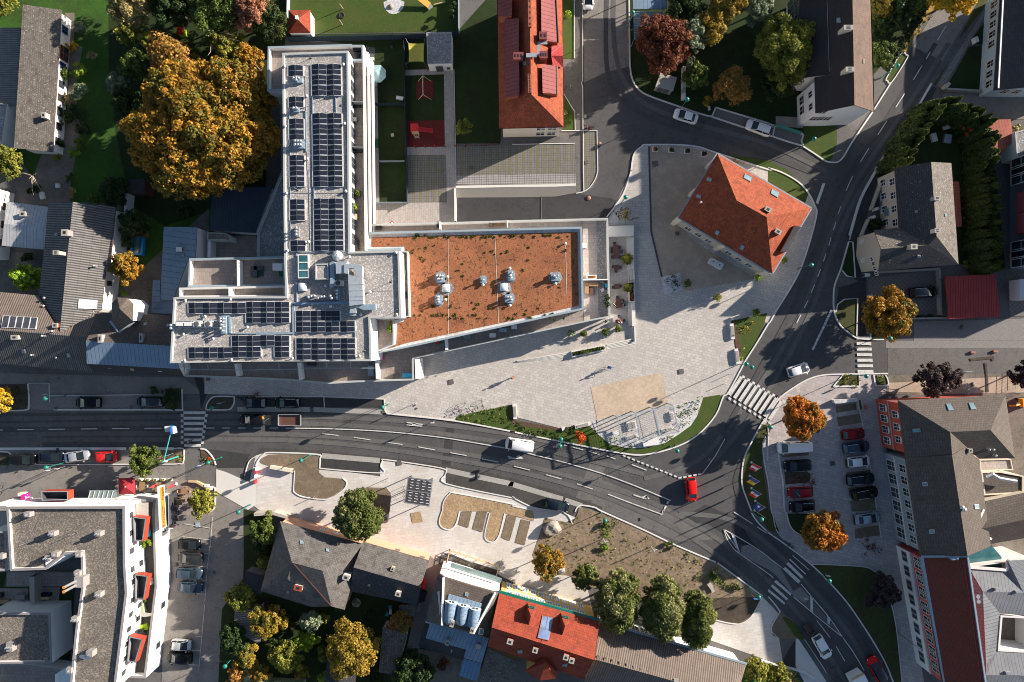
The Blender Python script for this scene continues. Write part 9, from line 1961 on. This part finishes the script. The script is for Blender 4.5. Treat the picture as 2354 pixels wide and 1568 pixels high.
for st,sx,sy,h,m,lb,z in(("01:2345,935",1.,1.7,.6,'dgrey','dark U-shaped lounge on the larger west terrace',9.25),("11:35,900",1.4,.6,.6,'dgrey','dark lounge bench along the west terrace wall',9.25),("11:45,950",.8,.8,.1,'mat_green','square of green turf on the west terrace',9.25),("11:215,893",1.5,1.1,.9,'pale','white awning box at the corner of the west terrace',9.25),("11:235,950",.7,.9,.1,'mat_green','small dark green mat below the white awning box',9.25),("11:2160,502",.7,.6,.5,'rattan','brown wicker stool on the north terrace'.replace('stool','crate'),4.3),("11:2235,492",1.5,.8,.5,'rattan','brown wicker bench on the north terrace',4.3),("11:1440,497",.8,.3,.5,'black','black box by the north terrace parapet',4.3),("11:1675,505",.35,.9,.9,'black','black heater standing at the terrace partition',4.3),("11:1132,520",.9,.9,.6,'black','black barbecue at the west end of the north terrace',4.3),("12:1395,315",1.7,.75,.3,'cyan','bright cyan sun lounger on the south-east terrace',4.3),("12:1285,320",.8,.7,.5,'cl_dark','folded dark deckchair beside the cyan lounger',4.3),("12:1062,272",.9,1.6,.8,'galv','grey covered box against the white partition',4.3),("12:520,212",1.3,.5,.8,'black','black round-edged grill under the pergola beams',4.3),("12:1168,155",.5,.4,.5,'magenta','small pink stool by the white partition',4.3),("12:1140,190",.4,.3,.4,'pale','small white box by the partition',4.3),("11:2175,1517",1.,.7,.6,'pale','pair of white chairs on the narrow south terrace',4.3),("11:1940,1530",1.2,.8,.6,'mgrey','grey terrace table on the narrow south terrace',4.3),("11:2270,1470",1.2,.6,.7,'cop_b','blue-grey cabinet on the narrow south terrace',4.3),("12:1720,40",.4,.5,.5,'teal_cover','teal crate at the terrace wall',4.3),("12:1668,18",.5,.4,.4,'pl_red','red toy box at the terrace wall',4.3),("21:20,1440",.9,.7,.6,'pale','white shell chair on the narrow terrace beside the planted roof',4.3),("11:1355,945",.9,.9,.6,'mgrey','grey chair on the small inner balcony',8.35),("11:1375,1145",.4,1.,.6,'black','black chair on the small inner balcony',8.35)):lbox(lb,st,sx,sy,h,m,0,'terrace_furniture','furniture',z)
c=P("11:1252,492",4.3);t=thg('garden_toy',c,'red and white round toy on the north terrace','toy');b=MB();b.lathe(c,[(.1,0),(.42,.2),(.35,.45),(.02,.55)],'flag_red',10);b.bd('body',t);b=MB();b.lathe(c+UP*.4,[(.3,0),(.2,.12),(.02,.17)],'flag_white',10);b.bd('cap',t)
o=shrub('bright green hedge in the trough of the recessed terrace',"11:1235,1440",7,1.1,'leaf_b',ry=17,ls=.2,n=700,z0=7.95)
shrub('rambling bright green bush on the white block terrace',"03:1348,285",15,1.3,'leaf_b',ry=10,z0=3.65,n=900);shrub('small plant on the lower white block terrace',"03:1335,810",7,.8,'leaf_g',z0=3.65)
for st,sx,sy,h,m,lb in(("03:1358,165",.85,2.2,.6,'cyan','stack of coloured loungers on the white block terrace'),("03:1320,880",.75,1.5,.8,'wall_mint','pale green cabinet on the white block terrace'),("03:1328,1058",1.4,.9,.5,'lime','yellow-green framed play table on the white block terrace'),("03:1385,640",.9,.9,.8,'pale','white box on the terrace by the middle red balcony'),("03:1310,1085",.9,.7,.9,'black','black chair beside the yellow-green play table')):lbox(lb,st,sx,sy,h,m,.2,'terrace_furniture','furniture',3.65)
for st,sx,sy,h,m,lb in(("03:215,775",1.5,.7,.8,'mgrey','grey sofa in the left courtyard patio'),("03:55,820",1.6,.7,.5,'rattan','brown bench in the left courtyard patio'),("03:425,755",2.,.5,.6,'paint_navy','dark blue bench on the right courtyard patio'),("03:430,785",1.5,.4,.7,'wood_p','wooden table on the right courtyard patio'),("03:25,760",.6,.8,.9,'black','black barbecue at the left courtyard edge')):lbox(lb,st,sx,sy,h,m,0,'patio_furniture','furniture',.1)
for st,s_,lb in(("22:1555,280",.8,'square rusty manhole cover on the east of the plaza'),("12:1795,375",.8,'square rusty manhole cover in the shade edge of the plaza'),("32:590,1125",.75,'dark square manhole cover in the car park lane'),("20:1315,1507",.9,'square rusty manhole cover on the forecourt gravel'),("20:685,1493",.55,'small rusty grating in the grass-paver strip'),("12:1318,1120",.8,'square grating on the new pavement by the road'),("12:1463,590",.25,'small dark grating on the plaza near the white sign'),("12:1480,620",.25,'second small grating on the plaza near the white sign'),("02:520,618",.5,'drain grating at the edge of the cobbled lay-by'),("02:1210,607",.5,'drain grating between the two cobbled bays'),("02:537,996",.5,'drain grating in the southern gutter'),("02:1178,990",.5,'drain grating by the tree in the southern gutter'),("03:1963,562",.4,'drain grating in the side street'),("33:590,1460",.7,'dark patch cover on the lower road'),("12:515,630",.5,'drain grating in the lay-by edge'),("12:1170,650",.5,'rusty drain at the plaza corner'),("23:1190,68",.5,'drain cover at the pavement edge'),("13:1192,68",.5,'drain cover beside the broad linden'),("32:105,508",.5,'rusty drain at the kerb of the eastern bend'),("20:662,205",.4,'drain in the gutter of the side street'),("20:672,1142",.4,'drain in front of the scooter'),("22:1510,958",.4,'drain at the pergola kerb')):
 c=P(st,0);b=MB();b.box((c.x,c.y,.08),(s_,s_,.085),'iron',R(10));b.bd('manhole_cover',None,None,lb,'manhole cover')
for st,r_,m,lb in(("21:1515,580",.36,'iron','round dark manhole cover on the forecourt'),("21:705,255",.36,'sett_red','round reddish manhole cover on the ramp asphalt'),("20:675,1072",.3,'concrete','round pale manhole cover in the side street'),("20:805,1325",.33,'sett_red','round reddish cover by the grass-paver strip'),("10:1975,1548",.4,'iron','round rusty cover in the grass-paver parking'),("02:1915,350",.36,'iron','round dark cover by the street house corner'),("31:1780,1443",.36,'iron','round cover in the lane below the carport'),("32:1880,398",.36,'iron','round cover beside the plum tree'),("03:1620,487",.33,'iron','round brown cover in the parking row')):b=MB();b.lathe(P(st),[(r_,.05),(r_,.17),(.01,.172)],m,16);b.bd('manhole_cover',None,None,lb,'manhole cover')
b=MB();q=pts("03:1795,97 1840,95 1842,142 1797,145",.15);b.poly(q if area2(q)>0 else q[::-1],'ductb');o=b.bd('bay_symbol_field',None,(0,0,0),kind='structure')
b=MB();c=P("03:1826,128",.16)
ring_=[c+V3((mcos(a_)*.24,msin(a_)*.24,0))for a_ in[6.283*k/14-1.6 for k in range(11)]];b.rib(ring_,.07,.158,.158,'lwhite');hd=P("03:1803,122",.16);b.poly([hd+V3((mcos(6.283*k/8)*.08,msin(6.283*k/8)*.08,0))for k in range(8)],'lwhite');b.rib([hd+V3((.1,0,0)),hd+V3((.34,.04,0)),c+V3((.02,.1,0))],.08,.159,.159,'lwhite');b.rib([c+V3((0,.1,0)),c+V3((.12,-.18,0)),c+V3((.28,-.1,0))],.07,.159,.159,'lwhite');b.bd('wheelchair_symbol',None,(0,0,0),kind='structure')
c=P("32:2290,560");t=thg('mini_excavator',c,'orange excavator parked behind the red corner house','excavator');b=MB();b.box(c+V3((.6,0,.6)),(1.6,1.4,1.),'excavator',.1);b.bd('body',t);b=MB();b.tube(c+V3((-.2,-.2,1.2)),c+V3((-1.4,-.5,1.6)),.16,'excavator',8);b.tube(c+V3((-1.4,-.5,1.6)),c+V3((-1.7,-.6,.5)),.12,'excavator',8);b.bd('arm',t)
for s in(-.6,.6):b=MB();b.box(c+V3((.6,s,0)),(1.9,.35,.55),'rubber',.1);b.bd('track',t)
def siterail(label,st,h=1.,n=6):
 p=pts(st,0);t=thg('site_barrier',p[0],label,'barrier');b=MB()
 for z in(.3,.65,h):b.tube(p[0]+UP*z,p[1]+UP*z,.025,'steel',5)
 for k in range(n+1):e=p[0].lerp(p[1],k/n);b.tube(e,e+UP*h,.018,'steel',4)
 b.bd('rail',t)
siterail('steel site barrier upright beside the right plum tree',"32:2240,260 2235,440");siterail('steel site barrier standing below the plum tree',"32:1780,285 1850,280");siterail('steel site barrier left of the plum shadow',"32:1775,300 1790,440");siterail('long steel site barrier near the right edge',"32:2240,470 2354,466")
lbox('reddish stone block left on the roadside paving',"32:1880,105",.8,.35,.3,'sett_red',0,'stone_block','block');lbox('reddish stone block right on the roadside paving',"32:2085,96",.8,.35,.3,'sett_red',0,'stone_block','block')
sheet('trench','soil_d',7,"32:1985,200 2005,200 2020,360 2025,470 2000,470 1998,300");sheet('trench','soil_d',7,"32:1850,160 2075,140 2075,185 2055,185 2050,165 1860,185")
q=pts("13:1780,362 2235,510 2205,608 1755,470",.9);t=thg('excavation_fence',V3((q[0].x,q[0].y,0)),'wooden railing round an open pit in front of the white house','railing');b=MB()
for i in(0,1,3):
 a_,e=q[i],q[(i+1)%4]
 for z in(0,-.4):b.beam(a_+UP*z,e+UP*z,.14,.05,'wood_p')
 n=max(2,int((e-a_).length/1.6))
 for k in range(n+1):p=a_.lerp(e,k/n);b.box((p.x,p.y,0),(.1,.1,1.),'wood_p')
b.bd('rail',t);sheet('pit','soil_d',7,"13:1820,430 1955,470 1940,515 1815,480");sheet('pit','soil_d',7,"13:1985,470 2225,540 2200,600 1975,520")
for st,lb in(("13:1555,640",'upper red bin in the alley'),("13:1545,675",'lower red bin in the alley')):lbox(lb,st,.6,.6,1.,'pl_red',-.2,'wheelie_bin','bin')
lbox('dark blue covered trolley parked in the alley',"13:1540,768",.9,1.6,.9,'paint_navy',-.25,'trolley','trolley');lbox('wooden bench along the alley wall',"13:1498,870",.5,1.5,.5,'wood_grey',-.25,'wooden_bench','bench')
c=P("13:925,835");b=MB();b.lathe(c,[(.7,0),(.75,.3),(.6,.45),(.4,.2)],'stone',12);b.bd('stone_well',None,c,'round stone ring in the garden behind the gabled slate house','stone ring')
for st,sx,sy,m,lb in(("13:1238,872",.6,.5,'teal_cover','teal garden chair by the rusty lean-to'),("13:1210,940",.5,.6,'teal_cover','second teal garden chair by the rusty lean-to'),("13:1240,905",.4,1.2,'pale','white garden table between the teal chairs'),("30:1630,1175",1.,.7,'pale','white garden lounger on the villa lawn'),("30:1640,1280",1.2,1.4,'galv','blue-white swing seat on the villa lawn'),("30:1515,1270",.9,1.4,'pale','pale oval table beside the thuja hedge'),("30:1880,1350",.5,1.4,'dome','white garden chair under the thuja hedge'),("30:1800,1370",.4,.4,'pl_red','small red ball on the villa lawn'),("10:1325,910",1.2,.6,'pale','white garden table at the fence of the solar block garden'),("10:1070,550",.6,.5,'pale','white cabinet beside the grey-green parasol'),("10:1258,1247",.5,.5,'stone','small pale fire bowl on the garden lawn'),("10:1250,440",.4,.4,'dgrey','dark box on the upper garden lawn'),("01:398,235",.7,1.2,'pale','white table with wooden benches in the left courtyard'),("01:540,145",.6,.7,'pale','pale slab on the courtyard gravel'),("20:1808,1000",.3,.6,'pale','white stone beside the small yellow shrub')):lbox(lb,st,sx,sy,.45,m,RU(-.3,.3),'garden_item','garden furniture')
sheet('rubber_mat','mat_green',6,"10:1078,1280 1125,1280 1128,1362 1080,1362")
for k,st in enumerate(("31:1820,305","31:1810,350","31:1830,400","31:1815,440","31:1832,635","31:1835,665","31:1810,725","31:1880,730","31:1850,755")):lbox('flat pale stepping stone in the shaded villa garden',st,.7,.55,.06,'stone',k*.7,'stepping_stone','stone',group='stepping stones of the villa garden')
fwall('garden_wall',"01:1165,200 1150,400",0,2.,.5,'wwhite','white garden wall between the barn yard and the dark garden','wall');fwall('garden_wall',"13:-20,30 160,20 300,60",0,1.8,.5,'stone','weathered garden wall at the corner of the hipped slate house','wall');fwall('garden_wall',"33:-60,1375 150,1432 330,1482 430,1540",0,.6,.25,'pale','low white wall along the curved path at the bottom','wall')
fwall('garden_wall',"30:1640,815 1960,835",0,1.,.3,'concrete','low wall below the dark lawn of the pale blue house','wall');lbox('stone gate pillar by the pavement of the pale blue house',"30:1615,805",.9,.5,1.2,'stone',.8,'gate_pillar','pillar')
lbox('pale sign block beside the path of the pale blue house',"30:1885,385",.5,.9,1.,'pale',.3,'letter_box','letter box')
q=pts("32:605,545 820,530 825,555 660,575 615,575",.9);b=MB();b.prism(q,0,.9,'grav_w','pale');b.bd('stone_trough',None,None,'long white gravel-filled trough at the head of the car park','trough');planter('tall rust-brown planter box at the head of the car park',"32:828,535 860,540 875,635 840,640",.9,None,.1,'stone');b=MB();b.lathe(P("32:890,608"),[(.2,0),(.3,.5),(.26,.52),(.02,.45)],'terracotta',12);b.bd('terracotta_pot',None,None,'terracotta pot beside the tall rust-brown planter','pot')
